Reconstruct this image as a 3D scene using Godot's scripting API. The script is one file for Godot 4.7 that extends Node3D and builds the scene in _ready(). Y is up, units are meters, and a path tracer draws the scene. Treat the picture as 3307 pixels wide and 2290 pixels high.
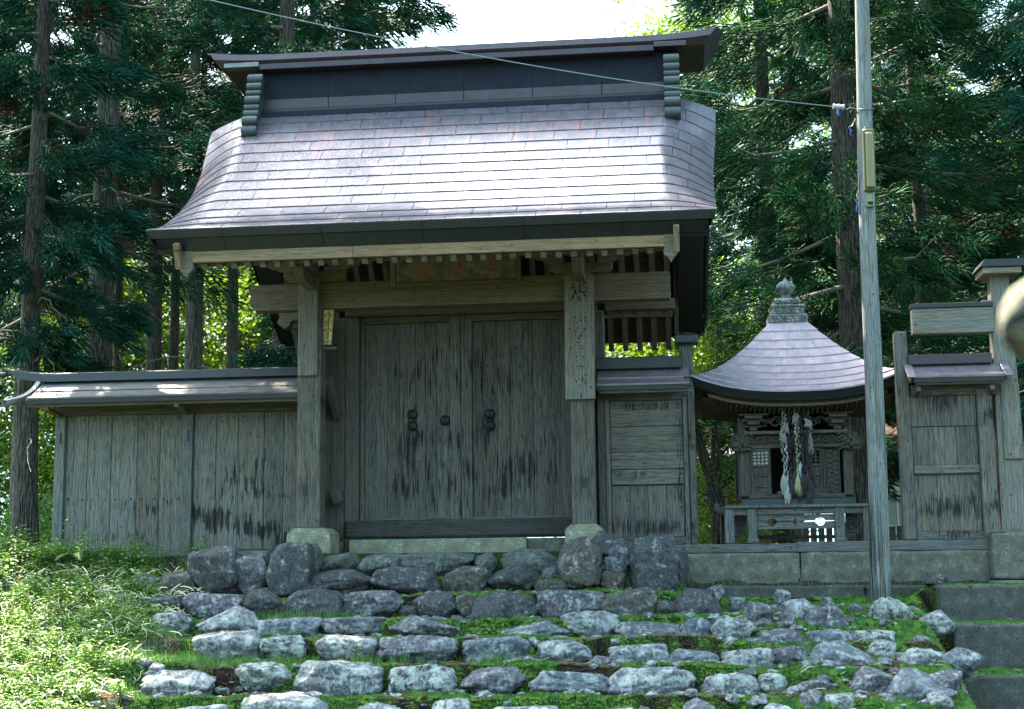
extends Node3D
# A weathered wooden temple gate in a cedar wood, with a plank fence, a small shrine, a pole and stone-edged mossy terraces.
# World: x to the right along the gate front, y up, z towards the viewer; y = 0 is the underside of the door sill, metres.

class MB:
	# collects triangles for one mesh
	var v := PackedVector3Array()
	var n := PackedVector3Array()
	var uv := PackedVector2Array()
	var uv2 := PackedVector2Array()
	var c := PackedColorArray()
	var i := PackedInt32Array()
	var col := Color(1, 1, 1)
	var wall := Rect2(0, 0, 1, 1)   # wall rectangle (x, y) that uv2 is measured in

	func vert(p: Vector3, nn: Vector3, u: Vector2) -> int:
		v.append(p); n.append(nn); uv.append(u); c.append(col)
		uv2.append(Vector2((p.x - wall.position.x) / wall.size.x, 1.0 - (p.y - wall.position.y) / wall.size.y))
		return v.size() - 1

	func face(a: int, b: int, d: int) -> void:
		var m := n[a] + n[b] + n[d]
		if (v[b] - v[a]).cross(v[d] - v[a]).dot(m) > 0.0:
			i.append(a); i.append(d); i.append(b)
		else:
			i.append(a); i.append(b); i.append(d)

	func tri(a: Vector3, b: Vector3, d: Vector3, nn: Vector3, ua := Vector2.ZERO, ub := Vector2.ZERO, ud := Vector2.ZERO) -> void:
		face(vert(a, nn, ua), vert(b, nn, ub), vert(d, nn, ud))

	func quad(a: Vector3, b: Vector3, d: Vector3, e: Vector3, nn: Vector3, ua: Vector2, ub: Vector2, ud: Vector2, ue: Vector2) -> void:
		var k := vert(a, nn, ua)
		vert(b, nn, ub); vert(d, nn, ud); vert(e, nn, ue)
		face(k, k + 1, k + 2); face(k, k + 2, k + 3)

	func cbox(ce: Vector3, s: Vector3, e := 0.006, b := Basis(), o := Vector2.ZERO) -> MB:
		# a box with chamfered edges; uv in metres, v along its longest side
		var h := s * 0.5
		var lg := s.max_axis_index()
		e = minf(e, s[s.min_axis_index()] * 0.3)
		var fuv := func(p: Vector3, ax: int) -> Vector2:
			if ax == lg:
				return Vector2(p[(lg + 1) % 3], p[(lg + 2) % 3]) + o
			return Vector2(p[3 - ax - lg], p[lg]) + o
		for ax in 3:
			var u := (ax + 1) % 3
			var w := (ax + 2) % 3
			for sg in [-1.0, 1.0]:
				var q: Array[Vector3] = []
				for k in [[-1, -1], [1, -1], [1, 1], [-1, 1]]:
					var p := Vector3.ZERO
					p[ax] = sg * h[ax]; p[u] = k[0] * (h[u] - e); p[w] = k[1] * (h[w] - e)
					q.append(p)
				var nn := Vector3.ZERO
				nn[ax] = sg
				quad(ce + b * q[0], ce + b * q[1], ce + b * q[2], ce + b * q[3], b * nn, fuv.call(q[0], ax), fuv.call(q[1], ax), fuv.call(q[2], ax), fuv.call(q[3], ax))
			for su in [-1.0, 1.0]:
				for sw in [-1.0, 1.0]:
					var q2: Array[Vector3] = []
					for k in [[-1, 0], [1, 0], [1, 1], [-1, 1]]:
						var p := Vector3.ZERO
						p[ax] = k[0] * (h[ax] - e)
						p[u] = su * (h[u] - (0.0 if k[1] == 0 else e))
						p[w] = sw * (h[w] - (e if k[1] == 0 else 0.0))
						q2.append(p)
					var n2 := Vector3.ZERO
					n2[u] = su; n2[w] = sw
					quad(ce + b * q2[0], ce + b * q2[1], ce + b * q2[2], ce + b * q2[3], (b * n2).normalized(), fuv.call(q2[0], u if ax != u else w), fuv.call(q2[1], u), fuv.call(q2[2], u), fuv.call(q2[3], u))
		for sx in [-1.0, 1.0]:
			for sy in [-1.0, 1.0]:
				for sz in [-1.0, 1.0]:
					var k := Vector3(sx, sy, sz)
					tri(ce + b * (k * Vector3(h.x, h.y - e, h.z - e)), ce + b * (k * Vector3(h.x - e, h.y, h.z - e)), ce + b * (k * Vector3(h.x - e, h.y - e, h.z)), (b * k).normalized(), o, o, o)
		return self

	func prism(poly: PackedVector2Array, z0: float, z1: float, t := Transform3D(), swap := true, o := Vector2.ZERO) -> MB:
		# an outline in x and y, thick from z0 to z1; the grain runs along x when swap is set
		var ts := Geometry2D.triangulate_polygon(poly)
		for sd in [[z0, -1.0], [z1, 1.0]]:
			var first := v.size()
			for p in poly:
				vert(t * Vector3(p.x, p.y, sd[0]), (t.basis * Vector3(0, 0, sd[1])).normalized(), (Vector2(p.y, p.x) if swap else p) + o)
			for k in range(0, ts.size(), 3):
				face(first + ts[k], first + ts[k + 1], first + ts[k + 2])
		var area := 0.0
		for k in poly.size():
			area += poly[k].cross(poly[(k + 1) % poly.size()])
		for k in poly.size():
			var a := poly[k]
			var b := poly[(k + 1) % poly.size()]
			var d := (b - a).normalized()
			var nn := Vector3(d.y, -d.x, 0) * signf(area)
			var le := (b - a).length()
			quad(t * Vector3(a.x, a.y, z0), t * Vector3(b.x, b.y, z0), t * Vector3(b.x, b.y, z1), t * Vector3(a.x, a.y, z1), (t.basis * nn).normalized(), o, o + Vector2(0, le), o + Vector2(z1 - z0, le), o + Vector2(z1 - z0, 0))
		return self

	func rough(ce: Vector3, s: Vector3, f: FastNoiseLite, amp := 0.01, e := 0.02, cell := 0.05) -> MB:
		# a hewn block: rounded, chipped edges and an uneven face
		var h := s * 0.5
		for ax in 3:
			var u := (ax + 1) % 3
			var w := (ax + 2) % 3
			for sg in [-1.0, 1.0]:
				var nu := clampi(int(s[u] / cell), 3, 60)
				var nw := clampi(int(s[w] / cell), 3, 30)
				var start := v.size()
				for b in nw + 1:
					for a in nu + 1:
						var p := Vector3.ZERO
						p[ax] = sg * h[ax]
						p[u] = lerpf(-h[u], h[u], float(a) / nu)
						p[w] = lerpf(-h[w], h[w], float(b) / nw)
						var q := p.clamp(-h + Vector3.ONE * e, h - Vector3.ONE * e)
						var d := (p - q).normalized()
						var g := ce + p
						var chip := maxf(0.0, f.get_noise_3d(g.x * 3.0, g.y * 3.0, g.z * 3.0) - 0.12) * 3.0 * amp * (1.0 if d[ax] * sg < 0.99 else 0.0)
						vert(ce + q + d * e + d * (f.get_noise_3d(g.x, g.y, g.z) * amp - chip), d, Vector2(p[u], p[w]))
				for b in nw:
					for a in nu:
						var k := start + b * (nu + 1) + a
						face(k, k + 1, k + nu + 2)
						face(k, k + nu + 2, k + nu + 1)
		return self

	func tube(pts: PackedVector3Array, rad: PackedFloat32Array, sides := 8, cap := true, o := Vector2.ZERO) -> MB:
		var m := pts.size()
		var len := 0.0
		var start := v.size()
		var ref := Vector3(0.31, 0.17, 0.93)
		for k in m:
			var d := (pts[mini(k + 1, m - 1)] - pts[maxi(k - 1, 0)]).normalized()
			if absf(d.dot(ref)) > 0.95:
				ref = Vector3(0.9, 0.3, 0.1)
			var x := ref.cross(d).normalized()
			var y := d.cross(x)
			if k > 0:
				len += (pts[k] - pts[k - 1]).length()
			for s in sides + 1:
				var a := TAU * s / sides
				var nn := x * cos(a) + y * sin(a)
				vert(pts[k] + nn * rad[k], nn, Vector2(a * rad[0], len) + o)
		for k in m - 1:
			for s in sides:
				var a := start + k * (sides + 1) + s
				face(a, a + 1, a + sides + 2)
				face(a, a + sides + 2, a + sides + 1)
		if cap:
			for e in [0, m - 1]:
				var d := (pts[1] - pts[0]).normalized() * -1.0 if e == 0 else (pts[m - 1] - pts[m - 2]).normalized()
				var ce := vert(pts[e], d, o)
				var f := v.size()
				for s in sides + 1:
					var q := v[start + e * (sides + 1) + s]
					vert(q, d, Vector2(q.x + q.z, q.y + q.z) + o)
				for s in sides:
					face(ce, f + s, f + s + 1)
		return self

	func lathe(prof: PackedVector2Array, at: Vector3, sides := 16, sq := 1.0) -> MB:
		# sq 1 = round; profile is (radius, height)
		var start := v.size()
		for k in prof.size():
			var d := (prof[mini(k + 1, prof.size() - 1)] - prof[maxi(k - 1, 0)]).normalized()
			for s in sides + 1:
				var a := TAU * s / sides
				var dir := Vector3(cos(a), 0, sin(a))
				vert(at + dir * prof[k].x + Vector3(0, prof[k].y, 0), (dir * d.y + Vector3(0, -d.x, 0)).normalized(), Vector2(a * 0.3, prof[k].y))
		for k in prof.size() - 1:
			for s in sides:
				var a := start + k * (sides + 1) + s
				face(a, a + 1, a + sides + 2)
				face(a, a + sides + 2, a + sides + 1)
		return self

	func sheet(nx: int, ny: int, f: Callable, up: Vector3, scale := Vector2.ONE, o := Vector2.ZERO) -> MB:
		# a smooth patch: f(s, t) gives a point; normals from differences, turned towards up
		var start := v.size()
		for b in ny + 1:
			for a in nx + 1:
				var s := float(a) / nx
				var t := float(b) / ny
				var e := 0.01
				var du: Vector3 = f.call(minf(s + e, 1.0), t) - f.call(maxf(s - e, 0.0), t)
				var dv: Vector3 = f.call(s, minf(t + e, 1.0)) - f.call(s, maxf(t - e, 0.0))
				var nn := du.cross(dv).normalized()
				if nn.dot(up) < 0.0:
					nn = -nn
				vert(f.call(s, t), nn, Vector2(s, t) * scale + o)
		for b in ny:
			for a in nx:
				var k := start + b * (nx + 1) + a
				face(k, k + 1, k + nx + 2)
				face(k, k + nx + 2, k + nx + 1)
		return self

	func mesh() -> ArrayMesh:
		var ar := []
		ar.resize(Mesh.ARRAY_MAX)
		ar[Mesh.ARRAY_VERTEX] = v
		ar[Mesh.ARRAY_NORMAL] = n
		ar[Mesh.ARRAY_TEX_UV] = uv
		ar[Mesh.ARRAY_TEX_UV2] = uv2
		ar[Mesh.ARRAY_COLOR] = c
		ar[Mesh.ARRAY_INDEX] = i
		var am := ArrayMesh.new()
		am.add_surface_from_arrays(Mesh.PRIMITIVE_TRIANGLES, ar)
		return am


var rng := RandomNumberGenerator.new()
var taken := {}
var M := {}

func numbered(called: String) -> String:
	if not taken.has(called):
		taken[called] = 0
		return called
	taken[called] += 1
	return "%s_%03d" % [called, taken[called]]

func tag(o: Node3D, label: String, category: String, group := "", kind := "") -> Node3D:
	if label: o.set_meta("label", label)
	if category: o.set_meta("category", category)
	if group: o.set_meta("group", group)
	if kind: o.set_meta("kind", kind)
	return o

func thing(called: String, label: String, category: String, at := Vector3.ZERO, group := "") -> Node3D:
	var o := Node3D.new()
	o.name = numbered(called)
	add_child(o)
	o.position = at
	return tag(o, label, category, group)

func obj(called: String, b, m: Material, parent: Node3D = self) -> MeshInstance3D:
	# one named mesh; under a parent the vertices are given in world places and moved to the parent's own
	var o := MeshInstance3D.new()
	o.name = numbered(called) if parent == self else called
	if b is MB:
		if parent != self:
			var at := parent.position
			var up := parent.get_parent()
			while up != self and up is Node3D:
				at += up.position
				up = up.get_parent()
			if at != Vector3.ZERO:
				for k in b.v.size():
					b.v[k] -= at
		o.mesh = b.mesh()
	else:
		o.mesh = b
	o.material_override = m
	parent.add_child(o, true)
	return o

func many(called: String, mesh: Mesh, m: Material, where: Array[Transform3D], tint: PackedColorArray, parent: Node3D = self) -> MultiMeshInstance3D:
	var mm := MultiMesh.new()
	mm.transform_format = MultiMesh.TRANSFORM_3D
	mm.use_colors = true
	mm.mesh = mesh
	mm.instance_count = where.size()
	var buf := PackedFloat32Array()
	buf.resize(where.size() * 16)
	for k in where.size():
		var t := where[k]
		var c := tint[k]
		var q := k * 16
		buf[q] = t.basis.x.x; buf[q + 1] = t.basis.y.x; buf[q + 2] = t.basis.z.x; buf[q + 3] = t.origin.x
		buf[q + 4] = t.basis.x.y; buf[q + 5] = t.basis.y.y; buf[q + 6] = t.basis.z.y; buf[q + 7] = t.origin.y
		buf[q + 8] = t.basis.x.z; buf[q + 9] = t.basis.y.z; buf[q + 10] = t.basis.z.z; buf[q + 11] = t.origin.z
		buf[q + 12] = c.r; buf[q + 13] = c.g; buf[q + 14] = c.b; buf[q + 15] = 1.0
	mm.buffer = buf
	var o := MultiMeshInstance3D.new()
	o.multimesh = mm
	o.material_override = m
	o.name = numbered(called) if parent == self else called
	o.set_meta("kind", "stuff")
	parent.add_child(o, true)
	return o

func rr(a: float, b: float) -> float:
	return rng.randf_range(a, b)

func wood_at(called: String, ce: Vector3, s: Vector3, m: Material, parent: Node3D, e := 0.006, b := Basis(), wall := Rect2(0, 0, 1, 1)) -> MeshInstance3D:
	var k := MB.new()
	k.wall = wall
	var tone := rr(0.74, 1.10)
	var hue := rr(-0.03, 0.045)
	k.col = Color(tone + hue, tone, tone - hue)
	k.cbox(ce, s, e, b, Vector2(rr(0, 3), rr(0, 3)))
	return obj(called, k, m, parent)

func span(called: String, x0: float, x1: float, y0: float, y1: float, z0: float, z1: float, m: Material, parent: Node3D, e := 0.006, wall := Rect2(0, 0, 1, 1)) -> MeshInstance3D:
	return wood_at(called, Vector3(x0 + x1, y0 + y1, z0 + z1) * 0.5, Vector3(x1 - x0, y1 - y0, z1 - z0).abs(), m, parent, e, Basis(), wall)

# ---------------------------------------------------------------- textures and materials

func nz(w: int, h: int, freq: float, s: int, oct := 3, type := FastNoiseLite.TYPE_SIMPLEX_SMOOTH, ret := -1) -> PackedByteArray:
	var f := FastNoiseLite.new()
	f.seed = s
	f.noise_type = type
	f.frequency = freq
	f.fractal_octaves = oct
	if oct <= 1:
		f.fractal_type = FastNoiseLite.FRACTAL_NONE
	if ret >= 0:
		f.cellular_return_type = ret
	var im := f.get_seamless_image(w, h)
	im.convert(Image.FORMAT_L8)
	return im.get_data()

func stretch(d: PackedByteArray, w: int, h: int, h2: int) -> PackedByteArray:
	var im := Image.create_from_data(w, h, false, Image.FORMAT_L8, d)
	im.resize(w, h2, Image.INTERPOLATE_CUBIC)
	return im.get_data()

func tex(w: int, h: int, d: PackedByteArray, fmt := Image.FORMAT_RGB8) -> ImageTexture:
	return ImageTexture.create_from_image(Image.create_from_data(w, h, false, fmt, d))

func lin(r: float, g: float, b: float) -> Color:
	return Color(r, g, b).linear_to_srgb()

func wood_texture(s: int, worn: float) -> ImageTexture:
	# silver grey weathered boards: long fibres, flame figure, open checks, dark flecks
	var w := 512
	var h := 1024
	var fine := stretch(nz(w, 36, 0.21, s, 2), w, 36, h)
	var mid := stretch(nz(w, 24, 0.045, s + 1, 3), w, 24, h)
	var fig := nz(w, h, 0.0035, s + 2, 3)
	var fleck := stretch(nz(w, 64, 0.085, s + 3, 3), w, 64, h)
	var grit := nz(w, h, 0.25, s + 4, 1)
	var kr := RandomNumberGenerator.new()
	kr.seed = s
	var knot := PackedFloat32Array()
	knot.resize(w * h)
	for q in 16:
		# knots: dark oval hearts with a paler ring
		var cx := kr.randi_range(20, w - 20)
		var cy := kr.randi_range(30, h - 30)
		var kw := kr.randf_range(7.0, 15.0)
		for y in range(cy - 30, cy + 30):
			for x in range(cx - 20, cx + 20):
				var e := sqrt(pow((x - cx) / kw, 2.0) + pow((y - cy) / (kw * 0.8), 2.0))
				if e < 1.0 and y >= 0 and y < h and x >= 0 and x < w:
					knot[y * w + x] = 0.42 * (1.0 - e) + 0.12 * sin(e * 14.0)
	var d := PackedByteArray()
	d.resize(w * h * 3)
	for y in h:
		for x in w:
			var k := y * w + x
			var ring := sin((x * 0.08 + fig[k] * 0.55))
			var g := 0.70 + (fine[k] - 128) * 0.0011 + (mid[k] - 128) * 0.0008 + ring * 0.035 + (grit[k] - 128) * 0.0006
			var fl := fleck[k] / 255.0
			if fl < 0.38:
				g -= (0.38 - fl) * 0.9 * worn
			if fine[k] < 74:
				g -= (74 - fine[k]) * 0.006 * worn
			g -= knot[k]
			g = clampf(g, 0.10, 1.0)
			var warm := (mid[(k + 9000) % (w * h)] - 128) * 0.0006
			d[k * 3] = int(255 * clampf(g * (1.0 + warm), 0, 1))
			d[k * 3 + 1] = int(255 * g)
			d[k * 3 + 2] = int(255 * clampf(g * (1.0 - warm), 0, 1))
	return tex(w, h, d)

func wood(tint: Color, t: ImageTexture, stain: ImageTexture = null, rough := 0.85) -> StandardMaterial3D:
	var m := StandardMaterial3D.new()
	m.albedo_color = tint
	m.albedo_texture = t
	m.uv1_scale = Vector3(1.5, 0.55, 1)
	m.roughness = rough
	m.metallic_specular = 0.35
	m.heightmap_enabled = true
	m.heightmap_texture = t
	m.heightmap_scale = 0.14
	m.vertex_color_use_as_albedo = true
	if stain:
		m.detail_enabled = true
		m.detail_albedo = stain
		m.detail_uv_layer = BaseMaterial3D.DETAIL_UV_2
		m.detail_blend_mode = BaseMaterial3D.BLEND_MODE_MIX
	return m

func stain_texture(s: int, spots: Array, colr: Color) -> ImageTexture:
	# ragged rot and wet-stain marks on boards: spots are [u, v, half width, half height, strength], v downwards; fibres tear the outline
	var w := 512
	var h := 512
	var st := stretch(nz(w, 32, 0.11, s, 3), w, 32, h)
	var big := nz(w, h, 0.012, s + 1, 4)
	var fib := stretch(nz(w, 20, 0.30, s + 2, 1), w, 20, h)
	var d := PackedByteArray()
	d.resize(w * h * 4)
	for y in h:
		for x in w:
			var k := y * w + x
			var u := float(x) / w
			var v := float(y) / h
			var a := -1.0
			for p in spots:
				var q: float = p[4] - pow(absf(u - p[0]) / p[2], 2.0) - pow(absf(v - p[1]) / p[3], 2.0)
				a = maxf(a, q)
			a += (st[k] - 128) * 0.0090 + (big[k] - 128) * 0.0045 + (fib[k] - 128) * 0.005
			var al := clampf((a - 0.12) * 1.5, 0.0, 0.92)
			d[k * 4] = int(colr.r8)
			d[k * 4 + 1] = int(colr.g8)
			d[k * 4 + 2] = int(colr.b8)
			d[k * 4 + 3] = int(255 * al)
	return tex(w, h, d, Image.FORMAT_RGBA8)

func stone_texture(s: int, base: Vector3, lichen: float) -> ImageTexture:
	# dark andesite with crusty pale lichen patches and specks
	var w := 512
	var big := nz(w, w, 0.011, s, 4)
	var mid := nz(w, w, 0.035, s + 1, 4)
	var fine := nz(w, w, 0.16, s + 2, 2)
	var sp := nz(w, w, 0.09, s + 3, 2)
	var d := PackedByteArray()
	d.resize(w * w * 3)
	for k in w * w:
		var g := 0.66 + (mid[k] - 128) * 0.0042 + (fine[k] - 128) * 0.0026 + (big[k] - 128) * 0.0015
		var c := base * g
		var li := (big[k] * 0.5 + mid[k] * 0.35 + fine[k] * 0.3) / 255.0 - (0.86 - lichen * 0.42)
		var a := clampf(li * 14.0, 0.0, 1.0)
		var spk := clampf((sp[k] / 255.0 - (0.74 - lichen * 0.09)) * 10.0, 0.0, 0.55)
		a = maxf(a, spk * clampf((big[k] - 96) * 0.02, 0.0, 1.0))
		var lc := Vector3(0.42, 0.43, 0.40) * (0.80 + (fine[k] - 128) * 0.0026)
		c = c.lerp(lc, a * 0.85)
		d[k * 3] = int(255 * clampf(pow(c.x, 0.4545), 0, 1))
		d[k * 3 + 1] = int(255 * clampf(pow(c.y, 0.4545), 0, 1))
		d[k * 3 + 2] = int(255 * clampf(pow(c.z, 0.4545), 0, 1))
	return tex(w, w, d)

func tri_mat(t: ImageTexture, scale: float, rough := 0.9, bump := 1.5, tint := Color.WHITE) -> StandardMaterial3D:
	var m := StandardMaterial3D.new()
	m.albedo_texture = t
	m.albedo_color = tint
	m.uv1_triplanar = true
	m.uv1_scale = Vector3.ONE * scale
	m.roughness = rough
	m.metallic_specular = 0.3
	if bump > 0.0:
		m.heightmap_enabled = true
		m.heightmap_texture = t
		m.heightmap_scale = bump
	return m

func tuff_texture() -> ImageTexture:
	# porous grey-green tuff with dark pits and blue-green lichen
	var w := 512
	var big := nz(w, w, 0.010, 71, 4)
	var fine := nz(w, w, 0.2, 72, 2)
	var pit := nz(w, w, 0.06, 73, 2)
	var blot := nz(w, w, 0.03, 74, 3)
	var d := PackedByteArray()
	d.resize(w * w * 3)
	for k in w * w:
		var g := 0.82 + (big[k] - 128) * 0.002 + (fine[k] - 128) * 0.0011
		if pit[k] < 66:
			g *= clampf(1.0 - (66 - pit[k]) * 0.045, 0.25, 1.0)
		var c := Vector3(0.20, 0.185, 0.145) * g
		var bl := clampf((blot[k] * 0.7 + big[k] * 0.4 - 186) * 0.035, 0.0, 0.7)
		c = c.lerp(Vector3(0.23, 0.30, 0.26), bl)
		d[k * 3] = int(255 * pow(c.x, 0.4545))
		d[k * 3 + 1] = int(255 * pow(c.y, 0.4545))
		d[k * 3 + 2] = int(255 * pow(c.z, 0.4545))
	return tex(w, w, d)

func metal_texture(s: int) -> ImageTexture:
	# old painted sheet: chalky bloom, drip streaks, small scuffs (streaks run along v)
	var w := 512
	var st := stretch(nz(w, 24, 0.10, s, 3), w, 24, w)
	var big := nz(w, w, 0.008, s + 1, 4)
	var sc := nz(w, w, 0.12, s + 2, 2)
	var d := PackedByteArray()
	d.resize(w * w * 3)
	for k in w * w:
		var g := 0.82 + (st[k] - 128) * 0.0006 + (big[k] - 128) * 0.0007
		if sc[k] > 205:
			g += (sc[k] - 205) * 0.003
		g = clampf(g, 0.2, 1.0)
		var red := clampf((st[(k + 70000) % (w * w)] - 150) * 0.004, 0, 0.3)
		d[k * 3] = int(255 * clampf(g * (1.0 + red * 0.5), 0, 1))
		d[k * 3 + 1] = int(255 * g * (1.0 - red * 0.15))
		d[k * 3 + 2] = int(255 * g * (1.0 - red * 0.2))
	return tex(w, w, d)

func rust_texture() -> ImageTexture:
	# faint orange-red runs on the upper courses, each with its own start and length
	var w := 1024
	var h := 512
	var st := stretch(nz(w, 8, 0.075, 331, 2), w, 8, h)
	var br := nz(w, h, 0.02, 332, 3)
	var d := PackedByteArray()
	d.resize(w * h * 4)
	var start := PackedFloat32Array()
	var lenn := PackedFloat32Array()
	for x in w:
		start.append(0.10 + 0.05 * sin(x * 0.011) + 0.03 * sin(x * 0.053))
		lenn.append(0.28 + 0.16 * sin(x * 0.031 + 1.0) + 0.1 * sin(x * 0.17))
	for y in h:
		for x in w:
			var k := y * w + x
			var v := float(y) / h
			var on := clampf((st[k] - 142) * 0.02 + (br[k] - 128) * 0.006, 0.0, 1.0)
			var t := (v - start[x]) / lenn[x]
			var a := on * (0.30 if t > 0.0 and t < 1.0 else 0.0) * clampf(minf(t * 14.0, (1.0 - t) * 3.0), 0.0, 1.0)
			d[k * 4] = 176
			d[k * 4 + 1] = 112
			d[k * 4 + 2] = 104
			d[k * 4 + 3] = int(255 * a)
	return tex(w, h, d, Image.FORMAT_RGBA8)

func metal(tint: Color, t: ImageTexture, metallic: float, rough: float, rust: ImageTexture = null) -> StandardMaterial3D:
	var m := StandardMaterial3D.new()
	m.albedo_color = tint
	m.albedo_texture = t
	m.metallic = metallic
	m.roughness = rough
	if rust:
		m.detail_enabled = true
		m.detail_albedo = rust
		m.detail_uv_layer = BaseMaterial3D.DETAIL_UV_2
	return m

func bark_texture() -> ImageTexture:
	var w := 256
	var h := 512
	var a := stretch(nz(w, 40, 0.10, 501, 3), w, 40, h)
	var b := nz(w, h, 0.02, 502, 3)
	var f := stretch(nz(w, 128, 0.2, 503, 2), w, 128, h)
	var d := PackedByteArray()
	d.resize(w * h * 3)
	for k in w * h:
		var g := 0.62 + (a[k] - 128) * 0.004 + (f[k] - 128) * 0.002 + (b[k] - 128) * 0.0012
		if a[k] < 90:
			g -= (90 - a[k]) * 0.01
		g = clampf(g, 0.08, 1)
		var gr := clampf((b[k] - 150) * 0.006, 0, 0.35)
		d[k * 3] = int(255 * g * (1.0 - gr * 0.3))
		d[k * 3 + 1] = int(255 * clampf(g * (0.95 + gr * 0.25), 0, 1))
		d[k * 3 + 2] = int(255 * g * (0.9 + gr * 0.1))
	return tex(w, h, d)

func leafy(rough: float, back: Color) -> StandardMaterial3D:
	var m := StandardMaterial3D.new()
	m.vertex_color_use_as_albedo = true
	m.roughness = rough
	m.metallic_specular = 0.4
	m.backlight_enabled = true
	m.backlight = back
	m.cull_mode = BaseMaterial3D.CULL_DISABLED
	return m

# characters as strokes on a 0..9 grid, two digits per point, points joined within a stroke, strokes parted by blanks
var glyph := {
	"gate": "1119 1151 5159 1355 5399 9919 9199 9159 5955 2656 3828 4649 6668 6769",
	"night": "4050 1191 3125 2529 4247 4282 8279 5366 6699 5577",
	"rite": "1151 3016 1454 2335 5080 5585 6146 9599 2878 5759 3828 7888",
	"dedicate": "2282 1484 0696 5055 5519 5599 3878 5779",
	"great": "0494 5054 5409 5499",
	"wisdom": "1119 1141 4149 0545 2224 2729 5191 7173 5499 9459",
	"buddha": "2014 1319 4292 4464 6484 8474 4494 6464 5159 7179 4686 8689",
	"sun": "2181 2129 8189 2585 2989",
	"grow": "1119 0333 0848 5141 4292 4254 9294 4595 4659 9659 6462",
	"shine": "1014 0424 2128 0828 4191 4393 6196 4595 4797 7199",
	"rice": "3011 1222 0343 2319 2349 5051 7181 9091 5499 5459 5696",
	"load": "1090 3132 6162 2334 2439 4494 8489 4666 4669",
	"treasure": "0191 0103 9193 2474 2686 1989 5459 7778",
	"hill": "5059 1419 1999 9994",
	"law": "1021 1424 1829 4292 6065 3595 6549 4999 8799",
	"always": "5052 2032 8072 1393 1315 9395 3555 3757 5559",
	"turn": "0141 0444 0747 2129 5393 4595 6547 4799 8699",
	"dragon": "1131 0343 1549 4549 5191 5153 9193 5595 5557 9559 5999",
	"zen": "1112 0343 3309 2459 5152 7172 9181 5393 5355 5595 9395 4797 7599",
	"hall": "1119 1131 3123 3335 5191 7071 5394 5595 6549 7599",
}

func write(im: Image, g: String, x: float, y: float, w: float, h: float, th: float, c: Color) -> void:
	for s in glyph[g].split(" "):
		var pts: Array[Vector2] = []
		for k in range(0, s.length() - 1, 2):
			pts.append(Vector2(x + w * int(s[k]) / 9.0, y + h * int(s[k + 1]) / 9.0))
		for k in pts.size() - 1:
			var n := maxi(2, int(pts[k].distance_to(pts[k + 1]) * 1.5))
			for q in n + 1:
				var p := pts[k].lerp(pts[k + 1], float(q) / n)
				var r := th * (0.7 + 0.5 * sin(q * 2.2 / n + 0.6))
				for yy in range(int(p.y - r), int(p.y + r) + 1):
					for xx in range(int(p.x - r), int(p.x + r) + 1):
						if xx >= 0 and yy >= 0 and xx < im.get_width() and yy < im.get_height() and Vector2(xx, yy).distance_to(p) <= r:
							im.set_pixel(xx, yy, im.get_pixel(xx, yy).lerp(Color(c.r, c.g, c.b), c.a))

func board_image(w: int, h: int, base: Color, s: int, flip := false) -> Image:
	var im := Image.create(w, h, false, Image.FORMAT_RGB8)
	var a := nz(w, h, 0.03, s, 3)
	var g := stretch(nz(w, 16, 0.09, s + 1, 3), w, 16, h) if not flip else nz(w, h, 0.02, s + 1, 2)
	for y in h:
		for x in w:
			var k := y * w + x
			var q := 1.0 + (g[k] - 128) * 0.0018 + (a[k] - 128) * 0.0012
			im.set_pixel(x, y, Color(base.r * q, base.g * q, base.b * q))
	return im

func _ready() -> void:
	rng.seed = 20240611
	# ---- camera
	var cam := Camera3D.new()
	cam.name = "camera"
	cam.position = Vector3(2.397, -0.501, 16.551)
	cam.rotation = Vector3(deg_to_rad(8.6), deg_to_rad(6.2), deg_to_rad(-0.65))
	var lens := CameraAttributesPhysical.new()
	lens.frustum_focal_length = 49.93
	lens.frustum_focus_distance = 16.3
	lens.exposure_aperture = 2.8
	cam.attributes = lens
	cam.fov = 27.03
	cam.near = 0.1
	cam.far = 400.0
	add_child(cam)
	cam.current = true
	# ---- sky, exposure
	var env := Environment.new()
	env.background_mode = Environment.BG_SKY
	env.tonemap_mode = Environment.TONE_MAPPER_LINEAR
	env.tonemap_exposure = 7.5
	env.sdfgi_enabled = true
	env.ssao_enabled = true
	env.ssil_enabled = true
	var to_sun := Vector3(-0.40, 0.80, -0.44).normalized()
	var sky := Sky.new()
	var pan := PanoramaSkyMaterial.new()
	pan.panorama = sky_panorama(to_sun)
	sky.sky_material = pan
	env.sky = sky
	env.background_energy_multiplier = 1.0
	var we := WorldEnvironment.new()
	we.name = "environment"
	we.environment = env
	add_child(we)
	# ---- sun
	var sun := DirectionalLight3D.new()
	sun.name = "sun"
	sun.light_color = Color(1.0, 0.95, 0.84)
	sun.light_energy = 1.6
	sun.light_angular_distance = 0.5
	sun.shadow_enabled = true
	add_child(sun)
	sun.look_at_from_position(to_sun * 50.0, Vector3.ZERO, Vector3.UP)
	materials()
	# ---- the large structure
	ground()
	temple_gate()
	left_fence()
	middle_wall()
	stone_wall()
	right_fence()
	shrine()
	far_buildings()
	forest()
	# ---- things
	pole_and_wire()
	boards()
	stones()
	steps()
	growth()
	near_stone()

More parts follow.
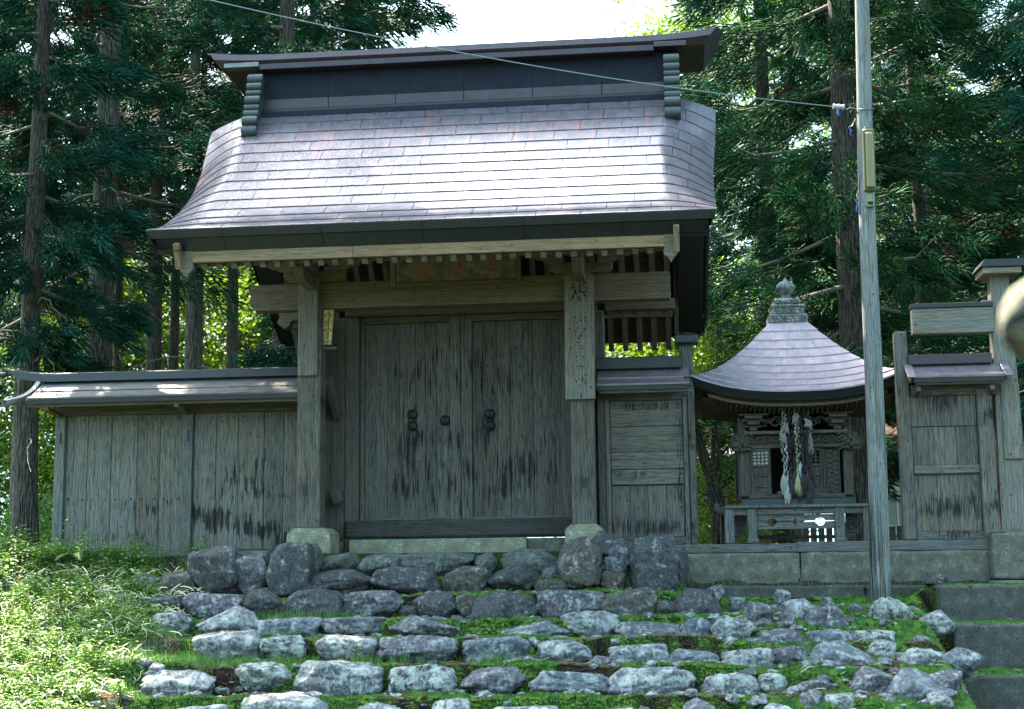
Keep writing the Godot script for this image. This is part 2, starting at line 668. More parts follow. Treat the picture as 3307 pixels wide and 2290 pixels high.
func sky_panorama(to_sun: Vector3) -> ImageTexture:
	# hazy summer sky: teal-blue overhead, paler towards the horizon, a wide white glow round the sun
	var w := 512
	var h := 256
	var im := Image.create(w, h, false, Image.FORMAT_RGBF)
	for y in h:
		var th := PI * (y + 0.5) / h
		for x in w:
			var ph := TAU * (x + 0.5) / w
			var d := Vector3(sin(th) * sin(ph), cos(th), -sin(th) * cos(ph))
			var up := clampf(d.y, 0.0, 1.0)
			var c := Vector3(0.36, 0.57, 0.68).lerp(Vector3(0.11, 0.28, 0.40), pow(up, 0.6))
			var a := rad_to_deg(d.angle_to(to_sun))
			c += Vector3(1.0, 0.98, 0.93) * (11.0 * exp(-a / 9.5) + 0.5 * exp(-a / 34.0))
			if d.y < 0.0:
				c = Vector3(0.10, 0.13, 0.10)
			im.set_pixel(x, y, Color(c.x, c.y, c.z))
	return ImageTexture.create_from_image(im)

func materials() -> void:
	var t1 := wood_texture(11, 1.0)
	var t2 := wood_texture(37, 0.45)
	M.t_worn = t1
	M.t_clean = t2
	var rot := Color(0.075, 0.078, 0.083)
	M.fence = wood(lin(0.30, 0.275, 0.24), t1, stain_texture(61, [[0.55, 0.70, 0.05, 0.10, 0.75], [0.64, 0.74, 0.07, 0.09, 0.95], [0.73, 0.785, 0.07, 0.08, 0.95], [0.82, 0.82, 0.07, 0.075, 0.95], [0.91, 0.87, 0.07, 0.07, 0.9], [0.98, 0.91, 0.05, 0.06, 0.8], [0.80, 0.50, 0.22, 0.22, 0.16], [0.38, 0.66, 0.14, 0.10, 0.14], [0.25, 0.84, 0.2, 0.05, 0.12]], rot))
	M.fence_post = wood(lin(0.27, 0.26, 0.245), t1)
	M.door = wood(lin(0.245, 0.22, 0.195), t1, stain_texture(91, [[0.24, 0.58, 0.07, 0.26, 0.6], [0.60, 0.60, 0.07, 0.28, 0.5], [0.26, 0.82, 0.16, 0.10, 0.5], [0.72, 0.80, 0.18, 0.12, 0.55], [0.88, 0.72, 0.1, 0.2, 0.35], [0.45, 0.75, 0.5, 0.3, 0.14], [0.5, 0.3, 0.5, 0.3, 0.05]], rot))
	M.door_frame = wood(lin(0.25, 0.215, 0.18), t2)
	M.sill_log = wood(lin(0.14, 0.13, 0.125), t1)
	M.post = wood(lin(0.28, 0.25, 0.215), t1, stain_texture(47, [[0.25, 0.58, 0.35, 0.25, 0.12], [0.5, 0.85, 0.5, 0.12, 0.22], [0.75, 0.6, 0.3, 0.4, 0.1]], rot))
	M.board = wood(lin(0.33, 0.295, 0.255), t2)
	M.beam = wood(lin(0.275, 0.21, 0.165), t2)
	M.bracket = wood(lin(0.29, 0.22, 0.17), t2)
	M.eave = wood(lin(0.42, 0.275, 0.16), t2)
	M.rafter = wood(lin(0.26, 0.205, 0.16), t2)
	M.soffit = wood(lin(0.24, 0.165, 0.125), t2)
	M.panel = wood(lin(0.26, 0.235, 0.205), t1, stain_texture(131, [[0.5, 0.93, 0.6, 0.07, 0.7], [0.5, 0.05, 0.6, 0.04, 0.5], [0.95, 0.5, 0.06, 0.5, 0.4], [0.3, 0.55, 0.4, 0.04, 0.3]], rot))
	M.panel_right = wood(lin(0.29, 0.25, 0.21), t1, stain_texture(151, [[0.45, 0.03, 0.35, 0.12, 0.6], [0.5, 0.83, 0.55, 0.10, 0.75], [0.9, 0.75, 0.1, 0.2, 0.5]], rot))
	M.dark_wood = wood(lin(0.20, 0.18, 0.16), t1)
	M.sill = wood(lin(0.25, 0.25, 0.24), t1)
	M.new_wood = wood(lin(0.42, 0.35, 0.27), t2)
	M.shrine = wood(lin(0.19, 0.165, 0.14), t1)
	M.shrine_dark = wood(lin(0.18, 0.15, 0.125), t1)
	M.pole = wood(lin(0.36, 0.37, 0.355), t1, stain_texture(171, [[0.3, 0.93, 0.35, 0.10, 0.35], [0.6, 0.75, 0.2, 0.08, 0.25], [0.4, 0.99, 0.5, 0.04, 0.5]], rot))
	var mt := metal_texture(201)
	var rust := rust_texture()
	M.roof = metal(lin(0.245, 0.222, 0.27), mt, 0.55, 0.25, rust)
	M.roof_small = metal(lin(0.30, 0.25, 0.29), mt, 0.5, 0.42)
	M.roof_fence = metal(lin(0.14, 0.14, 0.15), mt, 0.45, 0.42)
	M.roof_shrine = metal(lin(0.34, 0.29, 0.35), mt, 0.5, 0.42, rust)
	M.ridge = metal(lin(0.016, 0.020, 0.034), mt, 0.0, 0.75)
	M.ridge.metallic_specular = 0.3
	M.ridge_cap = metal(lin(0.055, 0.036, 0.048), mt, 0.25, 0.45)
	M.fascia = metal(lin(0.014, 0.017, 0.020), mt, 0.1, 0.5)
	M.copper = metal(lin(0.045, 0.06, 0.065), mt, 0.3, 0.5)
	M.iron = metal(lin(0.02, 0.02, 0.022), mt, 0.3, 0.5)
	M.zinc = metal(lin(0.24, 0.25, 0.245), mt, 0.7, 0.5)
	M.tuff = tri_mat(tuff_texture(), 1.1, 0.95, 1.2, Color(0.86, 0.86, 0.86))
	M.tuff_light = tri_mat(M.tuff.albedo_texture, 1.1, 0.95, 1.2, Color(1.0, 1.0, 1.0))
	M.tuff_light.albedo_color = Color(1.12, 1.13, 1.08)
	M.tuff_dark = tri_mat(M.tuff.albedo_texture, 1.0, 0.95, 1.2, Color(0.68, 0.7, 0.73))
	M.granite = tri_mat(stone_texture(301, Vector3(0.17, 0.17, 0.165), 0.5), 1.6, 0.9, 0.6)
	M.stone_dark = tri_mat(stone_texture(311, Vector3(0.072, 0.069, 0.073), 0.22), 1.2, 0.8, 1.0)
	M.stone_mid = tri_mat(stone_texture(321, Vector3(0.105, 0.095, 0.112), 0.42), 1.15, 0.85, 1.0)
	M.stone_pale = tri_mat(stone_texture(331, Vector3(0.15, 0.14, 0.16), 0.66), 1.25, 0.9, 1.0)
	M.stone_mottled = tri_mat(stone_texture(341, Vector3(0.035, 0.035, 0.04), 0.78), 1.5, 0.9, 1.0)
	M.stone_green = tri_mat(stone_texture(351, Vector3(0.115, 0.122, 0.108), 0.2), 1.2, 0.9, 1.0)
	M.stone_brown = tri_mat(stone_texture(361, Vector3(0.095, 0.08, 0.07), 0.3), 1.1, 0.85, 1.0)
	M.stone_blue = tri_mat(stone_texture(371, Vector3(0.13, 0.135, 0.16), 0.5), 1.0, 0.9, 1.0)
	for st in [M.stone_dark, M.stone_mid, M.stone_pale, M.stone_mottled, M.stone_green, M.stone_brown, M.stone_blue]:
		st.uv1_world_triplanar = true
	M.bark = StandardMaterial3D.new()
	M.bark.albedo_texture = bark_texture()
	M.bark.albedo_color = lin(0.20, 0.165, 0.145)
	M.bark.uv1_scale = Vector3(1.6, 0.6, 1)
	M.bark.roughness = 0.95
	M.bark.heightmap_enabled = true
	M.bark.heightmap_texture = M.bark.albedo_texture
	M.bark.heightmap_scale = 2.0
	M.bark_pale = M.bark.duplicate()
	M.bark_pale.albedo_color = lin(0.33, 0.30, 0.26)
	M.twig = StandardMaterial3D.new()
	M.twig.albedo_color = lin(0.12, 0.10, 0.085)
	M.twig.roughness = 0.9
	M.needle = leafy(0.6, Color(0.76, 0.92, 0.5))
	M.needle.metallic_specular = 0.25
	M.leaf = leafy(0.5, Color(1.0, 1.0, 0.5))
	M.herb = leafy(0.5, Color(0.85, 0.92, 0.5))
	M.moss = leafy(0.9, Color(0.35, 0.40, 0.2))
	M.plaster = plain(Color(0.72, 0.73, 0.70).linear_to_srgb(), 0.9)
	M.blue_panel = plain(lin(0.30, 0.36, 0.40), 0.6)
	M.paper = plain(lin(0.45, 0.44, 0.40), 0.9)
	M.blue_tape = plain(lin(0.04, 0.10, 0.30), 0.6)
	M.porcelain = plain(lin(0.38, 0.38, 0.35), 0.3)
	M.wire = plain(lin(0.20, 0.22, 0.23), 0.5, 0.4)
	M.lamp_case = plain(lin(0.10, 0.085, 0.03), 0.5)
	M.lamp_cover = plain(lin(0.15, 0.115, 0.035), 0.35)
	M.lamp_bracket = plain(lin(0.17, 0.22, 0.11), 0.5, 0.3)
	M.pale_board = wood(lin(0.62, 0.50, 0.26), t2)
	M.cloth = StandardMaterial3D.new()
	M.cloth.vertex_color_use_as_albedo = true
	M.cloth.roughness = 0.9

func soil_texture() -> ImageTexture:
	var w := 512
	var a := nz(w, w, 0.05, 801, 4)
	var b := nz(w, w, 0.22, 802, 2)
	var d := PackedByteArray()
	d.resize(w * w * 3)
	for k in w * w:
		var g := int(clampf(190 + (a[k] - 128) * 0.9 + (b[k] - 128) * 0.8, 30, 255))
		d[k * 3] = g
		d[k * 3 + 1] = g
		d[k * 3 + 2] = g
	return tex(w, w, d)

func plain(c: Color, rough: float, metallic := 0.0) -> StandardMaterial3D:
	var m := StandardMaterial3D.new()
	m.albedo_color = c
	m.roughness = rough
	m.metallic = metallic
	return m

# ---------------------------------------------------------------- ground

var prof_z := PackedFloat32Array([-60.0, 0.30, 0.46, 0.52, 0.76, 0.84, 1.17, 1.25, 1.76, 1.85, 2.36, 2.45, 3.06, 3.15, 3.76, 3.86, 4.6, 6.5, 40.0])
var prof_y := PackedFloat32Array([-0.16, -0.22, -0.25, -0.47, -0.50, -0.65, -0.69, -0.94, -0.92, -1.10, -1.08, -1.30, -1.28, -1.55, -1.52, -1.73, -1.78, -2.05, -2.15])

func step_y(z: float) -> float:
	for k in prof_z.size() - 1:
		if z <= prof_z[k + 1]:
			return lerpf(prof_y[k], prof_y[k + 1], clampf((z - prof_z[k]) / (prof_z[k + 1] - prof_z[k]), 0, 1))
	return prof_y[prof_z.size() - 1]

var gn := FastNoiseLite.new()

func ground_y(x: float, z: float) -> float:
	var y := step_y(z)
	# right of the standing stones the bank before the stone wall lies lower
	if z > 0.06 and x > 1.9:
		var low := lerpf(-0.73, -0.90, clampf((z - 0.2) / 1.1, 0, 1))
		y = lerpf(y, minf(y, low), smoothstep(2.35, 2.55, x))
	# terraces lose their step on the far right slope
	if x > 2.6 and z > 1.2:
		var slope := lerpf(-0.88, -1.75, clampf((z - 1.2) / 3.0, 0, 1))
		y = lerpf(y, slope, smoothstep(2.6, 3.6, x) * 0.65)
	# left bank: one even slope with hummocks
	if z > -0.5:
		var bank := lerpf(-0.36, -1.72, clampf((z - 0.1) / 4.4, 0, 1)) + 0.26 * smoothstep(-4.3, -5.4, x) * (1.0 - smoothstep(1.0, 4.0, z)) if z < 4.4 else y
		if z > -0.1:
			y = lerpf(y, maxf(bank, y), smoothstep(-2.3, -3.4, x))
	# beside the cut steps the ground lies level behind each of them
	if x > 4.6 and z > 0.3:
		var st := -0.67
		for e in [[0.80, -1.02], [1.50, -1.45], [2.30, -1.85]]:
			if z > e[0] - 0.4:
				st = lerpf(st, e[1], smoothstep(e[0] - 0.30, e[0] - 0.12, z))
		y = lerpf(y, st, smoothstep(4.75, 5.05, x))
	var amp := 0.05 if z > 0.4 else 0.012
	return y + gn.get_noise_2d(x * 1.0, z * 1.0) * amp + gn.get_noise_2d(x * 4.0 + 50.0, z * 4.0) * amp * 0.5

func ground() -> void:
	gn.seed = 5
	gn.frequency = 0.7
	var mt := StandardMaterial3D.new()
	mt.vertex_color_use_as_albedo = true
	mt.roughness = 0.95
	mt.metallic_specular = 0.2
	mt.albedo_texture = soil_texture()
	mt.uv1_scale = Vector3(1.7, 1.7, 1)
	mt.heightmap_enabled = true
	mt.heightmap_texture = mt.albedo_texture
	mt.heightmap_scale = 2.0
	var f := FastNoiseLite.new()
	f.seed = 9
	f.frequency = 1.1
	f.fractal_octaves = 4
	# near terraces
	var b := MB.new()
	var nx := 300
	var nzz := 150
	var x0 := -10.0
	var x1 := 9.0
	var z0 := -1.0
	var z1 := 7.0
	for k in nzz + 1:
		for q in nx + 1:
			var x := lerpf(x0, x1, float(q) / nx)
			var z := lerpf(z0, z1, float(k) / nzz)
			var y := ground_y(x, z)
			var e := 0.03
			var nn := Vector3(ground_y(x - e, z) - ground_y(x + e, z), 2 * e, ground_y(x, z - e) - ground_y(x, z + e)).normalized()
			var a := f.get_noise_2d(x, z)
			var g := f.get_noise_2d(x * 5.0 + 30.0, z * 5.0)
			var c := Vector3(0.032, 0.027, 0.023).lerp(Vector3(0.072, 0.042, 0.031), clampf(g * 2.0 + 0.2, 0, 1))
			c = c.lerp(Vector3(0.065, 0.115, 0.020), smoothstep(-0.50, -0.22, a + g * 0.4))
			c *= 0.9 + g * 0.5
			var straw := smoothstep(-2.2, -3.0, x + 0.5 * a) * smoothstep(0.3, 0.9, z)  # straw bed, with the bank's sun glare partly painted in as pale colour
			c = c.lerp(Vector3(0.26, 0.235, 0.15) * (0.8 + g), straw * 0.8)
			if z < 0.3:
				c = c.lerp(Vector3(0.10, 0.09, 0.075), 0.7)
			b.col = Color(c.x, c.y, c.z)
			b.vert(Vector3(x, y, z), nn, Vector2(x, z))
	for k in nzz:
		for q in nx:
			var s := k * (nx + 1) + q
			b.face(s, s + 1, s + nx + 2)
			b.face(s, s + nx + 2, s + nx + 1)
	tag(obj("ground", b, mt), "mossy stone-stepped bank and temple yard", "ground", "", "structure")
	# the land further out, in one sheet with a hole where the terraces lie
	var w := MB.new()
	w.col = Color(0.06, 0.075, 0.03)
	var xs := [-200.0, -60.0, -25.0, -10.0, 9.0, 25.0, 60.0, 200.0]
	var zs := [-200.0, -90.0, -45.0, -25.0, -12.0, -6.0, -1.0, 7.0, 14.0, 30.0, 90.0]
	for k in zs.size() - 1:
		for q in xs.size() - 1:
			if q == 3 and k == 6:
				continue
			var n := 8 if absf(xs[q]) < 30.0 and absf(zs[k]) < 30.0 else 1
			w.sheet(n, n, func(s: float, t: float) -> Vector3:
				var x := lerpf(xs[q], xs[q + 1], s)
				var z := lerpf(zs[k], zs[k + 1], t)
				return Vector3(x, ground_y(clampf(x, -12, 11), z) - (0.004 if n == 1 else 0.0), z), Vector3.UP)
	tag(obj("terrain", w, mt), "", "", "", "structure")

# ---------------------------------------------------------------- the gate

const RX0 := -3.06
const RX1 := 2.94
const RC := -0.06

func roof_line(s: float) -> Vector2:
	# (z, y) of the front slope at mid roof, s from the ridge box (0) to the eave (1): hollow, flaring at the foot
	return Vector2(lerpf(-0.30, 2.00, s), lerpf(5.09, 3.13, s) - 0.105 * sin(PI * s) - 0.05 * exp(-pow((s - 0.82) / 0.2, 2.0)) * (1.0 - smoothstep(0.9, 1.0, s)))

func rear_line(s: float) -> Vector2:
	return Vector2(lerpf(-1.10, -3.30, s), lerpf(5.09, 2.90, s) - 0.13 * sin(PI * s))

func rolled(p: Vector2, d: Vector2, x: float, s: float) -> Vector3:
	# near the verges the sheet rolls in towards the rafters; at the eave it runs straight to a sharp corner
	var q := absf(x - RC) - 2.42
	var o := 0.0
	if q > 0.0:
		o = pow(q / 0.58, 1.55) * 0.33 * clampf(0.62 + 1.5 * s, 0.0, 1.0) * pow(cos(clampf((s - 0.35) / 0.65, 0.0, 1.0) * PI * 0.5), 1.25)
	var n := Vector2(-d.y, d.x).normalized()
	if n.y < 0.0:
		n = -n
	p -= n * o
	# the outline is a little wider at the top than at the eave
	var xx := x + (x - RC) * 0.022 * (1.0 - smoothstep(0.0, 0.5, s)) - (x - RC) * 0.012 * s * smoothstep(2.0, 3.0, absf(x - RC))
	return Vector3(xx, p.y, p.x)

func roof_front(x: float, s: float) -> Vector3:
	return rolled(roof_line(s), roof_line(minf(s + 0.01, 1.0)) - roof_line(maxf(s - 0.01, 0.0)), x, s)

func roof_rear(x: float, s: float) -> Vector3:
	return rolled(rear_line(s), rear_line(minf(s + 0.01, 1.0)) - rear_line(maxf(s - 0.01, 0.0)), x, s)

func temple_gate() -> void:
	var g := thing("temple_gate", "large weathered wooden temple gate with a tall curved metal roof and closed double doors", "gate")
	# posts and their stones
	for p in [[-1.73, 0.135, 0.0], [1.395, 0.13, 0.0]]:
		var wr := Rect2(p[0] - 0.15, 0.07, 0.3, 2.9)
		var x: float = p[0]
		var po := span("post", x - p[1], x + p[1], 0.075, 2.92, -0.13, 0.14, M.post, g, 0.012, wr)
		po.name = "post" if x < 0 else "post_001"
	span("repair_board", -1.845, -1.62, 1.81, 2.955, 0.142, 0.20, M.board, g, 0.005)
	for m in [[-1.76, 0.50], [1.41, 0.53]]:
		span("mortise", m[0] - 0.035, m[0] + 0.035, m[1] - 0.055, m[1] + 0.055, 0.13, 0.143, M.iron, g, 0.002)
	for x in [-1.69, 1.40]:
		# chamfered tuff blocks under the posts
		var st := MB.new()
		var hw := 0.25 if x < 0 else 0.21
		st.cbox(Vector3(x, -0.11, 0.03), Vector3(hw * 2, 0.22, 0.48), 0.012)
		st.prism(PackedVector2Array([Vector2(-hw, 0), Vector2(hw, 0), Vector2(hw - 0.02, 0.03), Vector2(hw - 0.075, 0.075), Vector2(-hw + 0.075, 0.075), Vector2(-hw + 0.02, 0.03)]), -0.2, 0.265, Transform3D(Basis(), Vector3(x, 0.0, 0.0)))
		obj("foundation_stone", st, M.tuff_light, g)
	# cross beam through the posts, its ends free
	var k := MB.new()
	k.prism(PackedVector2Array([Vector2(-2.44, 2.90), Vector2(-2.455, 2.67), Vector2(-2.39, 2.60), Vector2(2.40, 2.60), Vector2(2.42, 2.62), Vector2(2.42, 2.88), Vector2(2.40, 2.905)]), -0.12, 0.095, Transform3D(), true, Vector2(0.3, 1.1))
	obj("crossbeam", k, M.beam, g)
	# door frame at the rear line
	span("rear_post", -1.78, -1.50, -0.02, 2.62, -0.98, -0.70, M.door_frame, g, 0.01)
	span("rear_post", 1.31, 1.62, -0.02, 2.62, -0.98, -0.70, M.door_frame, g, 0.01)
	span("jamb", -1.495, -1.33, 0.17, 2.63, -0.90, -0.69, M.door_frame, g, 0.008)
	span("jamb", 1.1415, 1.305, 0.17, 2.63, -0.90, -0.69, M.door_frame, g, 0.008)
	span("lintel", -1.49, 1.30, 2.635, 2.80, -0.93, -0.66, M.beam, g, 0.01)
	# tie beam that runs out at both sides, the left nose carved
	k = MB.new()
	k.prism(PackedVector2Array([Vector2(-2.30, 2.76), Vector2(-2.34, 2.72), Vector2(-2.32, 2.66), Vector2(-2.35, 2.60), Vector2(-2.31, 2.55), Vector2(-2.25, 2.52), Vector2(-2.20, 2.56), Vector2(-2.17, 2.62), Vector2(-1.79, 2.63), Vector2(-1.79, 2.76)]), -0.86, -0.72, Transform3D(), true, Vector2(0.1, 0.4))
	obj("tie_beam", k, M.beam, g)
	span("tie_beam", 1.63, 2.46, 2.625, 2.75, -0.86, -0.72, M.beam, g, 0.008)
	span("wall_plate", -1.75, 1.6, 2.80, 3.0, -0.90, -0.75, M.dark_wood, g)
	# side boards between front and rear posts, and the left brace
	for x in [-1.77, 1.44]:
		for q in 2:
			span("side_board", x - 0.02, x + 0.02, 0.0, 2.6, -0.698 + q * 0.285, -0.417 + q * 0.28, M.door_frame, g, 0.004)
	wood_at("brace", Vector3(-1.58, 1.62, -0.42), Vector3(0.09, 0.62, 0.13), M.dark_wood, g, 0.01, Basis.from_euler(Vector3(0.9, 0, 0)))
	# latch block on the left
	k = MB.new()
	k.cbox(Vector3(-1.56, 0.46, -0.55), Vector3(0.13, 0.17, 0.12), 0.02, Basis.from_euler(Vector3(0, 0, 0.25)))
	obj("latch_block", k, M.dark_wood, g)
	span("sill_log", -1.47, 1.24, -0.035, 0.1835, -0.92, -0.58, M.sill_log, g, 0.03)
	span("sill_slab", -1.38, 0.70, -0.235, -0.045, -1.0, -0.42, M.tuff_light, g, 0.012)
	span("sill_slab", 0.705, 1.30, -0.235, -0.05, -1.0, -0.46, M.tuff, g, 0.012)
	doors(g)
	gate_eaves(g)
	gate_roof(g)

func doors(g: Node3D) -> void:
	var wr := Rect2(-1.32, 0.17, 2.5, 2.47)
	for leaf in 2:
		var x0 := -1.32 if leaf == 0 else -0.098
		var x1 := -0.104 if leaf == 0 else 1.14
		var d := Node3D.new()
		d.name = "door" if leaf == 0 else "door_001"
		g.add_child(d)
		var s0 := 0.05 if leaf == 0 else 0.13
		var s1 := 0.13 if leaf == 0 else 0.05
		span("stile", x0, x0 + s0, 0.18, 2.63, -0.83, -0.745, M.door, d, 0.006, wr)
		span("stile", x1 - s1, x1, 0.18, 2.63, -0.83, -0.745, M.door, d, 0.006, wr)
		span("rail", x0 + s0 + 0.002, x1 - s1 - 0.002, 2.555, 2.63, -0.83, -0.748, M.door, d, 0.006, wr)
		span("rail", x0 + s0 + 0.002, x1 - s1 - 0.002, 0.18, 0.215, -0.83, -0.748, M.door, d, 0.006, wr)
		var x := x0 + s0 + 0.001
		var end := x1 - s1 - 0.0005
		var n := 7 if leaf == 0 else 7
		for q in n:
			var nx := lerpf(x0 + s0, end, float(q + 1) / n) + (rr(-0.025, 0.025) if q < n - 1 else 0.0)
			var gap := 0.0012 if q != 4 else 0.0022
			if q == n - 1:
				gap = 0.0
			var zz := rr(-0.005, 0.005)
			span("plank", x, nx - gap, 0.212, 2.552 - rr(0.0, 0.012), -0.812, -0.775 + zz, M.door, d, 0.005, wr)
			x = nx
	# round iron studs
	for p in [[-0.69, 1.44, -0.74], [-0.69, 1.30, -0.74], [-0.295, 1.36, -0.74], [0.245, 1.425, -0.74], [0.245, 1.285, -0.74]]:
		var s := MB.new()
		var pr := PackedVector2Array([Vector2(0.062, 0.0), Vector2(0.064, 0.012), Vector2(0.055, 0.03), Vector2(0.034, 0.042), Vector2(0.014, 0.046), Vector2(0.013, 0.052), Vector2(0.0, 0.054)])
		var l := MB.new()
		l.lathe(pr, Vector3.ZERO, 14)
		for v in l.v.size():
			l.v[v] = Vector3(l.v[v].x, l.v[v].z, l.v[v].y) + Vector3(p[0], p[1], p[2] - 0.03)
			l.n[v] = Vector3(l.n[v].x, l.n[v].z, l.n[v].y)
		for t in range(0, l.i.size(), 3):
			var sw := l.i[t]
			l.i[t] = l.i[t + 1]
			l.i[t + 1] = sw
		obj("stud", l, M.iron, g)

func arm(x: float, y: float, half: float, h: float, z0: float, z1: float) -> MB:
	# a boat shaped bracket arm
	var p := PackedVector2Array()
	p.append(Vector2(x - half, y + h))
	for q in 7:
		var a := PI * 0.5 * q / 6.0
		p.append(Vector2(x - half + 0.26 * half * 2.0 * (1.0 - cos(a)) * 0.7, y + h * 0.62 * (1.0 - sin(a))))
	for q in range(6, -1, -1):
		var a := PI * 0.5 * q / 6.0
		p.append(Vector2(x + half - 0.26 * half * 2.0 * (1.0 - cos(a)) * 0.7, y + h * 0.62 * (1.0 - sin(a))))
	p.append(Vector2(x + half, y + h))
	return MB.new().prism(p, z0, z1, Transform3D(), true, Vector2(rr(0, 2), rr(0, 2)))

func cloud_nose(x: float, y: float, dir: float, z0: float, z1: float, sc := 1.0) -> MB:
	# a scrolled bracket end
	var p := PackedVector2Array()
	for q in [[0.0, 0.0], [0.0, 0.13], [0.34, 0.13], [0.36, 0.10], [0.33, 0.07], [0.29, 0.075], [0.27, 0.05], [0.22, 0.045], [0.19, 0.02], [0.13, 0.015], [0.09, -0.01]]:
		p.append(Vector2(x + dir * q[0] * sc, y + q[1] * sc))
	return MB.new().prism(p, z0, z1, Transform3D(), true, Vector2(rr(0, 2), 0))

func gate_eaves(g: Node3D) -> void:
	# brackets on the posts
	for x in [-1.68, 1.41]:
		obj("bracket", arm(x, 2.91, 0.36, 0.12, 0.02, 0.16), M.bracket, g)
		for dx in [-0.30, 0.0, 0.30]:
			obj("bearing_block", MB.new().prism(PackedVector2Array([Vector2(x + dx - 0.05, 3.032), Vector2(x + dx + 0.05, 3.032), Vector2(x + dx + 0.075, 3.07), Vector2(x + dx + 0.075, 3.11), Vector2(x + dx - 0.075, 3.11), Vector2(x + dx - 0.075, 3.07)]), 0.0, 0.18), M.bracket, g)
		obj("bracket", arm(x, 3.112, 0.50, 0.09, 0.02, 0.16), M.bracket, g)
		obj("bracket_scroll", cloud_nose(x - 0.20, 3.0, -1.0, 0.20, 0.27, 1.05), M.bracket, g)
		obj("bracket_scroll", cloud_nose(x + 0.20, 3.0, 1.0, 0.20, 0.27, 1.05), M.bracket, g)
		# the nose that comes forward, with a block and an upper arm that carries the purlin
		var t := Transform3D(Basis(Vector3.UP, -PI / 2), Vector3(x, 0, 0))
		obj("bracket_nose", MB.new().prism(PackedVector2Array([Vector2(-0.1, 2.80), Vector2(0.70, 2.79), Vector2(0.80, 2.81), Vector2(0.88, 2.86), Vector2(0.92, 2.92), Vector2(-0.1, 2.92)]), -0.055, 0.055, t), M.bracket, g)
		span("bearing_block", x - 0.06, x + 0.06, 2.922, 2.965, 0.74, 0.88, M.bracket, g, 0.01)
		obj("bracket_nose", MB.new().prism(PackedVector2Array([Vector2(-0.1, 2.967), Vector2(1.36, 2.967), Vector2(1.43, 3.0), Vector2(1.45, 3.05), Vector2(-0.1, 3.05)]), -0.05, 0.05, t), M.bracket, g)
	# upper beams and plates under the roof
	span("purlin", -2.70, 2.44, 2.87, 3.06, 1.30, 1.42, M.rafter, g, 0.008)
	span("purlin", -2.70, 2.44, 3.70, 3.86, -0.08, 0.08, M.beam, g, 0.008)
	span("purlin", -2.70, 2.44, 2.86, 3.0, -2.72, -2.60, M.soffit, g, 0.008)
	span("ridge_beam", -2.70, 2.44, 4.50, 4.70, -0.78, -0.60, M.soffit, g, 0.008)
	for x in [-1.73, 1.40]:
		span("strut", x - 0.07, x + 0.07, 3.05, 3.70, -0.07, 0.07, M.beam, g, 0.008)
	# eave board: pale lengths with a joint on the left third
	span("eave_board", -2.66, -0.85, 2.80, 2.925, 1.80, 1.86, M.eave, g, 0.004)
	span("eave_board", -0.848, 2.45, 2.80, 2.926, 1.80, 1.86, M.eave, g, 0.004)
	# rafters, front: their sawn ends show below the eave board
	var n := 33
	for q in n:
		var x := lerpf(-2.60, 2.38, float(q) / (n - 1)) + rr(-0.006, 0.006)
		var a := Vector3(x, 2.765, 1.80 + rr(-0.012, 0.012))
		var e := Vector3(x, 4.60, -0.62)
		var d := (e - a)
		wood_at("rafter", (a + e) * 0.5, Vector3(0.065, d.length(), 0.065), M.rafter, g, 0.004, Basis.from_euler(Vector3(-atan2(-d.z, d.y), 0, 0)))
	# rafters, rear: seen from below through the side bays
	for q in 27:
		var x := lerpf(-2.60, 2.38, q / 26.0)
		var a := Vector3(x, 2.50, -3.06)
		var e := Vector3(x, 4.60, -0.80)
		var d := (e - a)
		wood_at("rafter", (a + e) * 0.5, Vector3(0.07, d.length(), 0.06), M.rafter, g, 0.004, Basis.from_euler(Vector3(-atan2(-d.z, d.y), 0, 0)))
	# boards on the rafters
	for q in 12:
		var s0 := q / 12.0
		var s1 := (q + 1) / 12.0
		for rear in [false, true]:
			var fn := func(s: float) -> Vector3:
				return Vector3(0, lerpf(4.66, 2.58, s), lerpf(-0.86, -3.10, s)) if rear else Vector3(0, lerpf(4.66, 2.835, s), lerpf(-0.56, 1.79, s))
			var a: Vector3 = fn.call(s0)
			var e: Vector3 = fn.call(s1)
			var d := e - a
			wood_at("sheathing_board", (a + e) * 0.5 + Vector3(-0.11, 0.02, 0), Vector3(5.05, 0.016, d.length() - 0.006), M.soffit, g, 0.003, Basis.from_euler(Vector3(atan2(-d.y, d.z), 0, 0)))
	# barge boards at both gables
	for x in [-2.70, 2.49]:
		for rear in [0, 1]:
			var p := PackedVector3Array()
			var k := MB.new()
			var u := 8
			var pl := PackedVector2Array()
			for q in u + 1:
				var r := roof_front(x, float(q) / u) if rear == 0 else roof_rear(x, float(q) / u)
				pl.append(Vector2(r.z, r.y - 0.16))
			for q in range(u, -1, -1):
				var r := roof_front(x, float(q) / u) if rear == 0 else roof_rear(x, float(q) / u)
				pl.append(Vector2(r.z - (0.0 if q < u else 0.12 * (1 if rear == 0 else -1)), r.y - 0.40))
			# the outline lies in z and y, its thickness along x
			var t := Transform3D(Basis(Vector3(0, 0, 1), Vector3(0, 1, 0), Vector3(-1, 0, 0)), Vector3(x, 0, 0))
			k.prism(pl, -0.03, 0.03, t)
			obj("barge_board", k, M.bracket if rear else M.eave, g)
	# hanging carved pendants on the right and left gable
	for x in [-2.62, 2.43]:
		var k := MB.new()
		k.prism(PackedVector2Array([Vector2(-0.06, 0.22), Vector2(0.06, 0.22), Vector2(0.07, 0.02), Vector2(0.03, -0.02), Vector2(0.0, -0.07), Vector2(-0.03, -0.02), Vector2(-0.07, 0.0)]), 1.79, 1.865, Transform3D(Basis(), Vector3(x, 2.71, 0)))
		obj("pendant", k, M.rafter, g)

